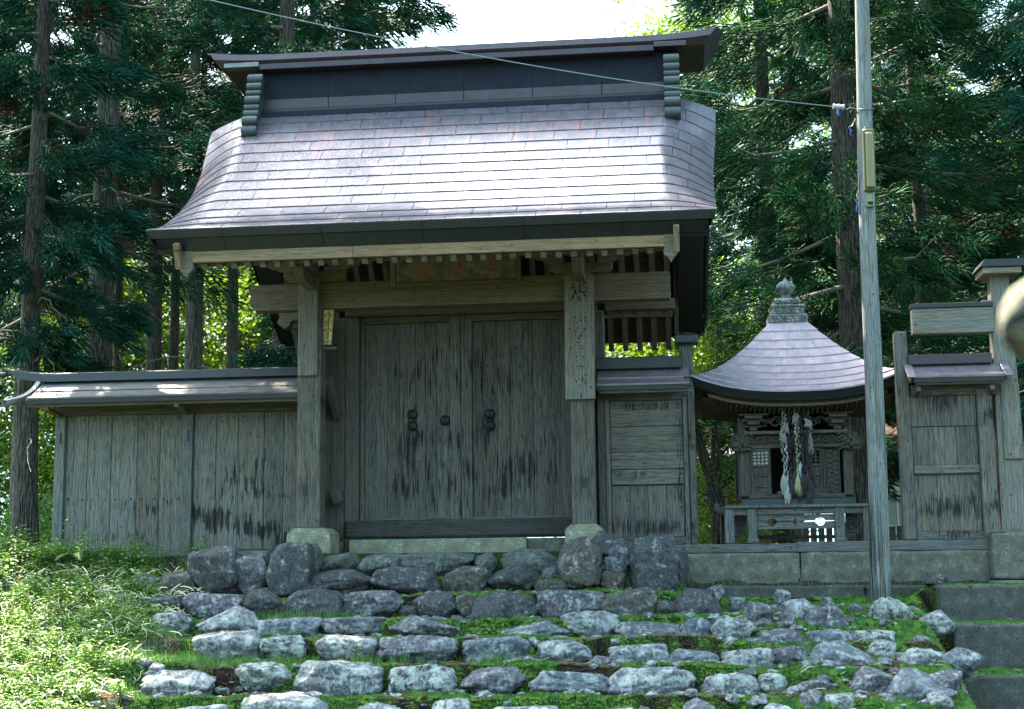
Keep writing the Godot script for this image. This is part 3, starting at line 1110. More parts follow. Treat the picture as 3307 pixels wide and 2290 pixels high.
func gate_roof(g: Node3D) -> void:
	var roof := MB.new()
	# the closed body under the sheets, front and rear
	roof.sheet(40, 12, func(s: float, t: float) -> Vector3: return roof_front(lerpf(RX0, RX1, s), t) + Vector3(0, -0.03, -0.012), Vector3(0, 1, 1))
	roof.sheet(40, 12, func(s: float, t: float) -> Vector3: return roof_rear(lerpf(RX0, RX1, s), t), Vector3(0, 1, -1))
	roof.sheet(2, 1, func(s: float, t: float) -> Vector3: return Vector3(lerpf(RX0 + 0.5, RX1 - 0.5, s), 5.08, lerpf(-0.30, -1.1, t)), Vector3.UP)
	roof.sheet(40, 12, func(s: float, t: float) -> Vector3: return roof_front(lerpf(RX0 + 0.04, RX1 - 0.04, s), t * 0.985) + Vector3(0, -0.16, -0.06), Vector3(0, -1, -1))
	roof.sheet(40, 12, func(s: float, t: float) -> Vector3: return roof_rear(lerpf(RX0 + 0.04, RX1 - 0.04, s), t) + Vector3(0, -0.16, 0.06), Vector3(0, -1, 1))
	var ro := obj("roof", roof, M.fascia, g)
	# metal sheets in thirteen courses
	var rows := 13
	for r in rows:
		var s0 := float(r) / rows
		var s1 := float(r + 1) / rows
		var x := RX0
		var off := fposmod(r * 0.197 + 0.05, 0.46)
		var nxt := RX0 + 0.25 + off
		while x < RX1 - 0.01:
			nxt = minf(nxt, RX1)
			if RX1 - nxt < 0.16:
				nxt = RX1
			var k := MB.new()
			k.wall = Rect2(RX0, 3.13, RX1 - RX0, 1.96)
			var lift := 0.008 + rr(0, 0.002)
			var tw := rr(-0.0015, 0.0015)
			var xa := x
			var xb := nxt
			var fn := func(s: float, t: float) -> Vector3:
				var p := roof_front(lerpf(xa + 0.003, xb - 0.003, s), lerpf(s0, s1, t))
				return p + Vector3(0, 0.72, 0.69) * (lift * t + tw * (s - 0.5) * t - 0.002 + 0.0015 * sin(s * PI) * t)
			var nseg := 6 if (xa < -2.1 or xb > 2.0) else 3
			k.sheet(nseg, 2, fn, Vector3(0, 1, 1), Vector2(xb - xa, 0.2), Vector2(rr(0, 3), rr(0, 3)))
			# folded lower lip
			k.sheet(nseg, 1, func(s: float, t: float) -> Vector3: return (fn.call(s, 1.0) as Vector3) + Vector3(0, -0.72, -0.69) * 0.02 * t + Vector3(0, -0.004, 0.0) * t, Vector3(0, -0.6, 0.8), Vector2(xb - xa, 0.02))
			obj("roof_sheet", k, M.roof, ro)
			x = nxt
			nxt = x + 0.47 + rr(-0.012, 0.012)
	# thick dark eave edge in two steps
	var cuts := [RX0 + 0.02, -2.2, -1.15, -0.1, 0.95, 1.95, RX1 - 0.02]
	for c in cuts.size() - 1:
		var xa: float = cuts[c] + 0.002
		var xb: float = cuts[c + 1] - 0.002
		var k := MB.new()
		k.sheet(10, 1, func(s: float, t: float) -> Vector3: return roof_front(lerpf(xa, xb, s), 1.0) + Vector3(0, -0.012 - 0.075 * t, 0.008 - 0.03 * t), Vector3(0, 0, 1), Vector2(1, 0.1))
		k.sheet(10, 1, func(s: float, t: float) -> Vector3: return roof_front(lerpf(xa, xb, s), 1.0) + Vector3(0, -0.088, -0.022 - 0.03 * t), Vector3(0, -1, 0), Vector2(1, 0.1))
		k.sheet(10, 1, func(s: float, t: float) -> Vector3: return roof_front(lerpf(maxf(xa, RX0 + 0.09), minf(xb, RX1 - 0.09), s), 1.0) + Vector3(0, -0.088 - 0.125 * t, -0.05 - 0.09 * t), Vector3(0, 0, 1), Vector2(1, 0.15))
		k.sheet(10, 1, func(s: float, t: float) -> Vector3: return roof_front(lerpf(maxf(xa, RX0 + 0.09), minf(xb, RX1 - 0.09), s), 1.0) + Vector3(0, -0.213, -0.14 - 0.10 * t), Vector3(0, -1, 0), Vector2(1, 0.1))
		obj("eave_edge", k, M.fascia, ro)
	# verge edges, front and rear, and rear eave edge
	for sd in [[RX0, -1.0], [RX1, 1.0]]:
		var x: float = sd[0]
		var k := MB.new()
		for rear in [false, true]:
			k.sheet(14, 1, func(s: float, t: float) -> Vector3: return (roof_rear(x, s) if rear else roof_front(x, s)) + Vector3(-sd[1] * (0.002 + 0.04 * t), 0.006 - 0.085 * t, 0), Vector3(sd[1], 0, 0), Vector2(2, 0.1))
			k.sheet(14, 1, func(s: float, t: float) -> Vector3: return (roof_rear(x, s) if rear else roof_front(x, s)) + Vector3(-sd[1] * (0.042 + 0.06 * t), -0.079 - 0.14 * t, 0), Vector3(sd[1], -0.2, 0), Vector2(2, 0.15))
			k.sheet(14, 1, func(s: float, t: float) -> Vector3: return (roof_rear(x, s) if rear else roof_front(x, s)) + Vector3(-sd[1] * (0.10 + 0.30 * t), -0.219, 0), Vector3(0, -1, 0), Vector2(2, 0.3))
		obj("verge_edge", k, M.fascia, ro)
	var re := MB.new()
	re.sheet(30, 1, func(s: float, t: float) -> Vector3: return roof_rear(lerpf(RX0 + 0.05, RX1 - 0.05, s), 1.0) + Vector3(0, -0.21 * t, 0.06 * t), Vector3(0, 0, -1), Vector2(6, 0.2))
	obj("eave_edge", re, M.fascia, ro)
	# box ridge
	var bx := Node3D.new()
	bx.name = "box_ridge"
	g.add_child(bx)
	for q in 6:
		var a := lerpf(-2.47, 2.50, q / 6.0)
		var e := lerpf(-2.47, 2.50, (q + 1) / 6.0)
		span("ridge_panel", a + 0.001, e - 0.001, 5.292, 5.66, -1.04, -0.36, M.ridge, bx, 0.0012)
		span("ridge_band", a + 0.001, e - 0.001, 5.157, 5.289, -1.07, -0.325 - 0.004 * (q % 2), M.ridge_cap, bx, 0.006)
	span("ridge_base", -2.52, 2.55, 5.03, 5.105, -1.12, -0.24, M.ridge, bx, 0.012)
	span("ridge_base", -2.50, 2.53, 5.106, 5.154, -1.09, -0.285, M.fascia, bx, 0.012)
	# end posts of the box
	for x in [-2.50, 2.535]:
		span("ridge_end", x - 0.05, x + 0.05, 5.157, 5.66, -1.0, -0.34, M.ridge, bx, 0.01)
	# cap with upturned tips, in lengths
	var tip := func(x: float) -> float: return 0.085 * pow(clampf((absf(x - RC) - 2.2) / 0.80, 0.0, 1.2), 2.2)
	for c in 6:
		var xa := lerpf(-2.97, 2.90, c / 6.0)
		var xb := lerpf(-2.97, 2.90, (c + 1) / 6.0)
		var k := MB.new()
		var outline := [Vector2(-1.20, 5.67), Vector2(-1.20, 5.72), Vector2(-1.17, 5.82), Vector2(-0.72, 5.93), Vector2(-0.68, 5.93), Vector2(-0.21, 5.82), Vector2(-0.18, 5.74), Vector2(-0.25, 5.67)]
		for o in outline.size():
			var a: Vector2 = outline[o]
			var e: Vector2 = outline[(o + 1) % outline.size()]
			var d := (e - a).normalized()
			k.sheet(6, 1, func(s: float, t: float) -> Vector3:
				var x := lerpf(xa + 0.001, xb - 0.001, s)
				var p := a.lerp(e, t)
				return Vector3(x + signf(x) * 0.15 * (p.y - 5.67) / 0.16 * smoothstep(2.2, 3.0, absf(x - RC)), p.y + float(tip.call(x)) * clampf(0.25 + (p.y - 5.67) * 4.0, 0.2, 1.0), p.x), Vector3(0, d.x, -d.y), Vector2(1, 0.2))
		for en in [[xa + 0.001, -1.0], [xb - 0.001, 1.0]]:
			if (c == 0 and en[1] < 0) or (c == 5 and en[1] > 0):
				var ce := Vector3(en[0] + signf(en[0]) * 0.08, 5.78 + float(tip.call(en[0])) * 0.7, -0.70)
				for o in outline.size():
					var a: Vector2 = outline[o]
					var e: Vector2 = outline[(o + 1) % outline.size()]
					var q := func(p: Vector2) -> Vector3: return Vector3(en[0] + signf(en[0]) * 0.15 * (p.y - 5.67) / 0.16, p.y + float(tip.call(en[0])) * clampf(0.25 + (p.y - 5.67) * 4.0, 0.2, 1.0), p.x)
					k.tri(ce, q.call(a), q.call(e), Vector3(en[1], 0, 0))
		obj("ridge_cap", k, M.ridge_cap, bx)
	span("ridge_batten", -2.9, -2.47, 5.66, 5.715, -0.30, -0.168, M.zinc, bx, 0.004)
	span("ridge_batten", -2.468, 2.30, 5.625, 5.70, -0.33, -0.19, M.ridge_cap, bx, 0.006)
	span("ridge_batten", 2.302, 2.68, 5.66, 5.72, -0.30, -0.164, M.ridge_cap, bx, 0.004)
	# stacked roll ornaments at both ends of the ridge foot
	for x in [-2.50, 2.50]:
		var or_ := Node3D.new()
		or_.name = "ridge_ornament" if x < 0 else "ridge_ornament_001"
		g.add_child(or_)
		var side := MB.new()
		var sp := PackedVector2Array()
		for q in [[-0.42, 4.98], [0.02, 4.72], [0.09, 4.80], [0.06, 4.95], [-0.03, 5.05], [-0.06, 5.20], [-0.12, 5.32], [-0.17, 5.50], [-0.24, 5.56], [-0.42, 5.56]]:
			sp.append(Vector2(q[0], q[1]))
		side.prism(sp, -0.055, 0.055, Transform3D(Basis(Vector3(0, 0, 1), Vector3(0, 1, 0), Vector3(-1, 0, 0)), Vector3(x, 0, 0)))
		obj("core_plate", side, M.copper, or_)
		var rolls := [[0.055, 4.77, 0.078], [0.045, 4.90, 0.066], [-0.01, 5.005, 0.052], [-0.03, 5.09, 0.046], [-0.06, 5.19, 0.062], [-0.09, 5.29, 0.042], [-0.12, 5.38, 0.055], [-0.17, 5.49, 0.07]]
		for q in rolls:
			var k := MB.new()
			var r: float = q[2]
			var ce := Vector3(x, q[1], q[0])
			k.tube(PackedVector3Array([ce + Vector3(-0.092, 0, 0), ce + Vector3(-0.08, 0, 0), ce + Vector3(0.08, 0, 0), ce + Vector3(0.092, 0, 0)]), PackedFloat32Array([r * 0.85, r, r, r * 0.85]), 12)
			obj("roll", k, M.copper, or_)

# ---------------------------------------------------------------- plank walls with their own little roofs

func little_roof(p: Node3D, x0: float, x1: float, zf: float, yf: float, zt: float, yt: float, rows: int, wid: float, m: Material, sag := 0.02) -> void:
	# two sloping faces of lapped sheets; zf, yf = front eave; zt, yt = top
	var under := MB.new()
	var zr := 2.0 * zt - zf - 0.1
	under.sheet(6, 3, func(s: float, t: float) -> Vector3: return Vector3(lerpf(x0, x1, s), lerpf(yt, yf, t) - sag * sin(PI * t) - 0.012, lerpf(zt, zf, t)), Vector3(0, 1, 1))
	under.sheet(6, 3, func(s: float, t: float) -> Vector3: return Vector3(lerpf(x0, x1, s), lerpf(yt, yf, t) - sag * sin(PI * t) - 0.05, lerpf(zt, zf - 0.01, t)), Vector3(0, -1, -1))
	under.sheet(6, 3, func(s: float, t: float) -> Vector3: return Vector3(lerpf(x0, x1, s), lerpf(yt, yf, t) - sag * sin(PI * t), lerpf(zt - 0.1, zr, t)), Vector3(0, 1, -1))
	under.sheet(6, 1, func(s: float, t: float) -> Vector3: return Vector3(lerpf(x0, x1, s), yf - 0.01 - 0.05 * t, zf - 0.004 * t - 0.002), Vector3(0, 0, 1))
	var ro := obj("roof", under, M.fascia, p)
	for r in rows:
		var s0 := float(r) / rows
		var s1 := float(r + 1) / rows
		var x := x0
		var nxt := x0 + wid * (0.55 if r % 2 else 0.9)
		while x < x1 - 0.01:
			nxt = minf(nxt, x1)
			if x1 - nxt < wid * 0.3:
				nxt = x1
			var k := MB.new()
			k.wall = Rect2(x0, yf - 0.1, x1 - x0, yt - yf + 0.2)
			var xa := x
			var xb := nxt
			var lift := 0.010 + rr(0, 0.005)
			var tw := rr(-0.005, 0.005)
			var fn := func(s: float, t: float) -> Vector3:
				var q := lerpf(s0, s1, t)
				return Vector3(lerpf(xa + 0.0015, xb - 0.0015, s), lerpf(yt, yf, q) - sag * sin(PI * q) + lift * t + tw * (s - 0.5), lerpf(zt, zf, q) + 0.004 * t)
			k.sheet(3, 2, fn, Vector3(0, 1, 1), Vector2(xb - xa, 0.25), Vector2(rr(0, 3), rr(0, 3)))
			k.sheet(3, 1, func(s: float, t: float) -> Vector3: return (fn.call(s, 1.0) as Vector3) + Vector3(0, -0.02 * t, -0.003 * t), Vector3(0, -0.3, 1), Vector2(xb - xa, 0.02))
			obj("roof_sheet", k, m, ro)
			x = nxt
			nxt = x + wid + rr(-0.03, 0.03)

func left_fence() -> void:
	var p := thing("plank_fence", "long grey plank fence with a low metal roof left of the gate", "fence", Vector3(-3.4, -0.25, -0.4))
	var wr := Rect2(-4.95, -0.25, 3.1, 1.8)
	little_roof(p, -5.12, -1.87, 0.12, 1.63, -0.36, 1.885, 2, 0.62, M.roof_fence)
	# ridge cap with a lifted left tip
	var k := MB.new()
	var lift := func(x: float) -> float: return 0.075 * pow(clampf((-5.0 - x) / 0.6, 0.0, 1.0), 1.6)
	for f in [[Vector2(-0.29, 1.885), Vector2(-0.31, 1.98), Vector3(0, 0, 1)], [Vector2(-0.31, 1.98), Vector2(-0.37, 2.0), Vector3(0, 1, 0.3)], [Vector2(-0.37, 2.0), Vector2(-0.44, 1.98), Vector3(0, 1, -0.3)], [Vector2(-0.44, 1.98), Vector2(-0.46, 1.885), Vector3(0, 0, -1)], [Vector2(-0.46, 1.885), Vector2(-0.29, 1.885), Vector3(0, -1, 0)]]:
		k.sheet(24, 1, func(s: float, t: float) -> Vector3:
			var x := lerpf(-5.58, -1.87, s)
			var q: Vector2 = (f[0] as Vector2).lerp(f[1], t)
			if x < -5.3 and q.y < 1.9:
				x = lerpf(x, -5.3, 0.55)
			return Vector3(x, q.y + float(lift.call(x)), q.x), f[2], Vector2(3.6, 0.1))
	obj("ridge_cap", k, M.fascia, p)
	# pale curved board on the left verge
	k = MB.new()
	for f in [0, 1, 2]:
		k.sheet(10, 1, func(s: float, t: float) -> Vector3:
			var c := Vector3(-5.13 - 0.22 * s * s, lerpf(1.90, 1.60, s) - 0.05 * sin(PI * s), lerpf(-0.32, 0.15, s))
			if f == 0:
				return c + Vector3(-0.05 * t, 0.015 + 0.012 * t, 0.0)
			if f == 1:
				return c + Vector3(-0.05, 0.027 - 0.09 * t, 0.0)
			return c + Vector3(0.0, 0.015 - 0.05 * t, 0.0), [Vector3(0, 1, 0), Vector3(-1, 0, 0), Vector3(1, 0, 0)][f], Vector2(0.05, 0.6))
	obj("verge_board", k, M.zinc, p)
	# plates, posts, brackets
	span("eave_board", -5.10, -1.87, 1.535, 1.60, 0.03, 0.07, M.beam, p)
	span("wall_plate", -4.95, -1.87, 1.475, 1.62, -0.44, -0.34, M.dark_wood, p)
	for x in [-4.895, -3.32]:
		span("fence_post", x - 0.06, x + 0.06, -0.30, 1.56, -0.47, -0.355, M.fence_post, p, 0.008)
		wood_at("eave_bracket", Vector3(x, 1.50, -0.16), Vector3(0.055, 0.055, 0.46), M.beam, p, 0.008, Basis.from_euler(Vector3(-0.12, 0, 0)))
		span("mortise", x - 0.004, x + 0.032, 1.14, 1.27, -0.362, -0.353, M.iron, p, 0.001)
	span("rear_rail", -4.84, -1.87, 1.0, 1.1, -0.50, -0.45, M.dark_wood, p)
	span("rear_rail", -4.84, -1.87, 0.3, 0.4, -0.50, -0.45, M.dark_wood, p)
	span("bottom_rail", -4.835, -3.381, -0.25, -0.148, -0.46, -0.365, M.fence_post, p)
	span("bottom_rail", -3.259, -1.87, -0.26, -0.155, -0.46, -0.365, M.fence_post, p)
	for bay in [[-4.832, -3.384, 5], [-3.256, -1.875, 5]]:
		var x: float = bay[0]
		var n: int = bay[2]
		for q in n:
			var e := lerpf(bay[0], bay[1], float(q + 1) / n) + (rr(-0.03, 0.03) if q < n - 1 else 0.0)
			span("plank", x, e - 0.0045, -0.146 + rr(0, 0.006), 1.49 + rr(-0.005, 0.005), -0.44, -0.415 + rr(-0.005, 0.004), M.fence, p, 0.005, wr)
			for ny in [1.42, 0.47]:
				for nn in 2:
					span("nail", lerpf(x, e, 0.2 + 0.6 * nn) - 0.009, lerpf(x, e, 0.2 + 0.6 * nn) + 0.009, ny - 0.011, ny + 0.011, -0.425, -0.407, M.iron, p, 0.003)
			x = e
	span("rear_lining", -4.83, -1.88, -0.14, 1.5, -0.452, -0.445, M.dark_wood, p)

func middle_wall() -> void:
	var p := thing("side_wall", "narrow dark board wall with a small mossy roof between gate and shrine", "wall", Vector3(2.1, -0.2, -0.3))
	little_roof(p, 1.56, 2.60, 0.02, 1.635, -0.33, 1.86, 2, 0.56, M.roof_small)
	span("ridge_cap", 1.53, 2.52, 1.85, 1.99, -0.42, -0.25, M.fascia, p, 0.01)
	wood_at("verge_strip", Vector3(2.575, 1.735, -0.16), Vector3(0.075, 0.012, 0.46), M.copper, p, 0.004, Basis.from_euler(Vector3(0.56, 0, 0)))
	span("eave_board", 1.58, 2.62, 1.545, 1.60, -0.06, -0.02, M.dark_wood, p)
	span("wall_plate", 1.56, 2.62, 1.49, 1.62, -0.40, -0.30, M.dark_wood, p)
	var wr := Rect2(1.69, -0.06, 0.82, 1.56)
	span("frame_post", 1.545, 1.63, -0.2, 1.60, -0.38, -0.26, M.dark_wood, p)
	span("frame_post", 1.632, 1.685, -0.2, 1.50, -0.36, -0.255, M.beam, p)
	span("frame_post", 2.515, 2.565, -0.2, 1.50, -0.36, -0.255, M.dark_wood, p)
	var ys := [0.525, 0.70, 0.90, 1.19, 1.485]
	for q in 4:
		span("plank", 1.69, 2.512, ys[q] + 0.002, ys[q + 1] - 0.003, -0.33, -0.295 + rr(-0.006, 0.01) + (0.012 if q < 2 else 0.0), M.panel, p, 0.006, wr)
	var x := 1.69
	for q in 4:
		var e := lerpf(1.69, 2.512, (q + 1) / 4.0)
		span("plank", x, e - 0.003, -0.06, 0.522, -0.358, -0.315 + rr(-0.004, 0.004), M.panel, p, 0.005, wr)
		x = e
	span("added_backing", 1.60, 2.60, -0.15, 1.49, -0.385, -0.362, M.dark_wood, p)  # unseen board, added to stop daylight showing between the planks
	span("bottom_rail", 1.63, 2.56, -0.16, -0.062, -0.36, -0.26, M.dark_wood, p)
	# capped end post with a slanting dark board
	var c := thing("capped_post", "dark rotten post under a flat green-black cap at the narrow wall's end", "post", Vector3(2.60, -0.2, -0.45))
	span("shaft", 2.515, 2.655, -0.2, 2.13, -0.55, -0.40, M.post, c, 0.015)
	var k := MB.new()
	k.cbox(Vector3(2.585, 2.20, -0.47), Vector3(0.27, 0.10, 0.27), 0.012)
	k.sheet(1, 1, func(s: float, t: float) -> Vector3: return Vector3(2.585 + (s - 0.5) * 0.27 * (1.0 - t), 2.25 + 0.05 * t, -0.335 - 0.135 * t), Vector3(0, 1, 0.4))
	for a in [[-1, 0], [1, 0], [0, -1], [0, 1]]:
		var u := Vector3(a[0], 0, a[1])
		var v := Vector3(a[1], 0, a[0])
		var m := Vector3(2.585, 2.249, -0.47)
		k.tri(m + (u + v) * 0.135, m + (u - v) * 0.135, m + Vector3(0, 0.05, 0), (u + Vector3.UP * 2).normalized())
	obj("metal_cap", k, M.copper, c)
	span("corner_board", 2.572, 2.64, -0.15, 1.62, -0.36, -0.29, M.panel, c)

func stone_wall() -> void:
	var p := thing("low_stone_wall", "long low tuff wall with a wooden sill on top, before the shrine", "wall", Vector3(4.0, -0.62, 0.0))
	var rn := FastNoiseLite.new()
	rn.seed = 77
	rn.frequency = 2.2
	rn.fractal_octaves = 4
	obj("block", MB.new().rough(Vector3(3.05, -0.442, -0.115), Vector3(1.384, 0.362, 0.33), rn, 0.012, 0.014, 0.04), M.tuff, p)
	obj("block", MB.new().rough(Vector3(4.757, -0.442, -0.113), Vector3(2.016, 0.362, 0.334), rn, 0.012, 0.014, 0.04), M.tuff, p)
	span("wooden_sill", 2.34, 3.715, -0.260, -0.165, -0.2, 0.045, M.sill, p, 0.008)
	span("wooden_sill", 3.717, 5.76, -0.262, -0.150, -0.2, 0.042, M.sill, p, 0.008)
	var k := thing("kerb", "thin mossy stone kerb at the foot of the tuff wall", "kerb", Vector3(4.0, -0.75, 0.2))
	obj("kerb_stone", MB.new().rough(Vector3(3.575, -0.712, 0.18), Vector3(1.65, 0.18, 0.24), rn, 0.014, 0.015, 0.03), M.tuff_dark, k)
	obj("kerb_stone", MB.new().rough(Vector3(4.777, -0.724, 0.185), Vector3(0.745, 0.19, 0.25), rn, 0.014, 0.015, 0.03), M.tuff_dark, k)
	var b := MB.new()
	b.rough(Vector3(6.08, -0.33, 0.02), Vector3(0.66, 0.50, 0.4), rn, 0.014, 0.018, 0.035)
	b.prism(PackedVector2Array([Vector2(5.755, -0.081), Vector2(6.40, -0.081), Vector2(6.36, -0.05), Vector2(5.83, -0.05), Vector2(5.78, -0.062)]), -0.17, 0.21)
	tag(obj("signpost_stone", b, M.tuff), "tall pitted tuff block under the tall signpost at the right edge", "stone block")
	var c := MB.new()
	c.rough(Vector3(6.2, -0.67, 0.2), Vector3(0.95, 0.165, 0.5), rn, 0.015, 0.02, 0.035)
	tag(obj("footing_stone", c, M.tuff), "flat tuff footing slab under the pitted block at the right edge", "stone block")

func right_fence() -> void:
	var p := thing("board_screen", "short board screen with a small purple metal roof beside the signpost", "fence", Vector3(5.4, -0.15, -0.1))
	little_roof(p, 5.03, 6.02, 0.16, 1.62, -0.14, 1.80, 2, 0.55, M.roof_small)
	span("ridge_cap", 5.02, 5.93, 1.785, 1.90, -0.24, -0.06, M.ridge_cap, p, 0.008)
	for v in [[5.015, 1], [6.05, 1]]:
		wood_at("verge_strip", Vector3(v[0], 1.725, 0.02), Vector3(0.09, 0.014, 0.44), M.roof_small, p, 0.004, Basis.from_euler(Vector3(0.54, 0, 0)))
		wood_at("verge_board", Vector3(v[0] - 0.02, 1.685, 0.02), Vector3(0.02, 0.06, 0.42), M.beam, p, 0.004, Basis.from_euler(Vector3(0.54, 0, 0)))
	span("eave_board", 5.06, 6.0, 1.535, 1.58, 0.08, 0.12, M.beam, p)
	span("wall_plate", 5.04, 5.98, 1.44, 1.56, -0.20, -0.08, M.dark_wood, p)
	for x in [5.09, 5.88]:
		wood_at("eave_bracket", Vector3(x, 1.47, 0.02), Vector3(0.05, 0.06, 0.2), M.beam, p, 0.008, Basis.from_euler(Vector3(-0.25, 0, 0)))
	span("frame_post", 4.885, 5.025, -0.145, 2.17, -0.22, -0.08, M.post, p, 0.012)
	span("frame_post", 5.74, 5.90, -0.145, 1.50, -0.2, -0.05, M.panel_right, p, 0.01)
	span("rail", 5.03, 5.737, 0.575, 0.67, -0.2, -0.085, M.panel_right, p)
	span("rail", 5.03, 5.737, -0.148, -0.055, -0.2, -0.085, M.panel_right, p)
	var wr := Rect2(5.03, -0.05, 0.71, 1.5)
	var cuts := [[1.10, 1.45, 10], [0.673, 1.097, 3], [-0.052, 0.572, 3]]
	for c in cuts:
		var x := 5.03
		for q in c[2]:
			var e := lerpf(5.03, 5.737, float(q + 1) / c[2]) + (rr(-0.008, 0.008) if q < c[2] - 1 else 0.0)
			span("plank", x, e - 0.002, c[0], c[1], -0.16, -0.125 + rr(-0.004, 0.004) + (0.014 if c[2] == 10 else 0.0), M.panel_right, p, 0.004, wr)
			x = e
	# the tall signpost and its arm
	var s := thing("signpost", "tall wooden post with a small metal hat, pale on its sunlit left side", "post", Vector3(6.06, -0.05, -0.12))
	var k := MB.new()
	k.prism(PackedVector2Array([Vector2(5.93, -0.055), Vector2(6.24, -0.055), Vector2(6.165, 2.80), Vector2(5.965, 2.80)]), -0.26, -0.09, Transform3D(), false)
	obj("shaft", k, M.board, s)
	k = MB.new()
	k.cbox(Vector3(6.07, 2.805, -0.16), Vector3(0.42, 0.07, 0.42), 0.006)
	obj("hat_board", k, M.new_wood, s)
	k = MB.new()
	k.prism(PackedVector2Array([Vector2(5.83, 2.845), Vector2(6.33, 2.845), Vector2(6.35, 2.855), Vector2(6.30, 2.925), Vector2(5.88, 2.925)]), -0.40, 0.08)
	obj("metal_hat", k, M.fascia, s)
	span("mossy_board", 6.0, 6.2, 0.72, 1.55, -0.089, -0.06, M.board, s)
	var a := thing("signboard", "blank grey box-shaped signboard arm with a dark metal top on the tall post", "sign", Vector3(5.5, 2.1, -0.1))
	span("board", 5.085, 5.96, 2.125, 2.41, -0.16, -0.02, M.board, a, 0.006)
	span("metal_top", 5.075, 5.965, 2.414, 2.465, -0.18, -0.005, M.fascia, a, 0.004)
	span("peg", 5.86, 5.96, 2.467, 2.495, -0.14, -0.08, M.new_wood, a, 0.004)

func far_buildings() -> void:
	# hall in the yard behind, seen in the gaps beside the pole and beside the shrine
	var h := thing("temple_hall", "white walled hall with a brown roof far behind the right-hand screen", "building", Vector3(9.0, -0.2, -13.0))
	span("wall", 6.1, 12.5, -0.2, 2.6, -16.0, -13.0, M.plaster, h, 0.02)
	span("panel", 6.3, 7.3, -0.1, 1.0, -13.0, -12.94, M.blue_panel, h)
	span("panel", 7.33, 8.3, -0.1, 1.0, -13.0, -12.94, M.blue_panel, h)
	for q in 6:
		span("batten", 6.3 + q * 0.4, 6.33 + q * 0.4, -0.1, 1.0, -12.94, -12.92, M.plaster, h, 0.003)
	span("beam", 6.1, 12.5, 1.45, 1.62, -13.0, -12.9, M.beam, h)
	var k := MB.new()
	for sd in [1.0, -1.0]:
		k.sheet(8, 4, func(s: float, t: float) -> Vector3: return Vector3(lerpf(5.6, 13.0, s), lerpf(4.6, 1.95, t) - 0.2 * sin(PI * t), -14.5 + sd * lerpf(0.0, 2.7, t)), Vector3(0, 1, sd), Vector2(6, 3))
		k.sheet(8, 4, func(s: float, t: float) -> Vector3: return Vector3(lerpf(5.6, 13.0, s), lerpf(4.6, 1.95, t) - 0.2 * sin(PI * t) - 0.15, -14.5 + sd * lerpf(0.0, 2.68, t)), Vector3(0, -1, -sd), Vector2(6, 3))
	obj("roof", k, M.soffit, h)
	var b := thing("board_shed", "brown board shed far behind, left of the shrine", "shed", Vector3(3.0, -0.2, -14.0))
	for q in 14:
		span("plank", 2.2 + q * 0.2, 2.395 + q * 0.2, -0.2, 1.75 + 0.0, -14.03 + 0.015 * (q % 2), -14.0 + 0.015 * (q % 2), M.eave, b, 0.005)
	span("wall", 2.2, 5.0, -0.2, 1.74, -16.5, -14.04, M.beam, b)
	little_roof(b, 1.9, 5.3, -13.6, 1.75, -15.2, 2.4, 2, 1.0, M.roof_fence)
	var f := thing("yard_fence", "low pale slat fence across the yard behind the shrine", "fence", Vector3(4.5, -0.2, -9.0))
	for q in 40:
		span("slat", 2.2 + q * 0.13, 2.31 + q * 0.13, -0.15, 0.28 + rr(0, 0.02), -9.02, -9.0, M.fence_post, f, 0.004)
	span("rail", 2.2, 7.4, 0.1, 0.15, -9.06, -9.022, M.fence_post, f)

# ---------------------------------------------------------------- the small shrine

const SX := 3.83
const SZ := -1.60

func shrine_pt(face: int, w: float, s: float) -> Vector3:
	# w -1..1 along the eave, s 0 (top) .. 1 (eave); concave slopes, lifted corners
	var hw := lerpf(0.225, 1.21, s)
	var y := 2.53 - 0.96 * (0.36 * sin(s * PI * 0.5) + 0.64 * s)
	y += 0.205 * pow(absf(w), 2.6) * pow(s, 2.2)
	var p := Vector3(w * hw, 0, hw)
	p = p.rotated(Vector3.UP, face * PI / 2)
	return Vector3(SX + p.x, y, SZ + p.z)

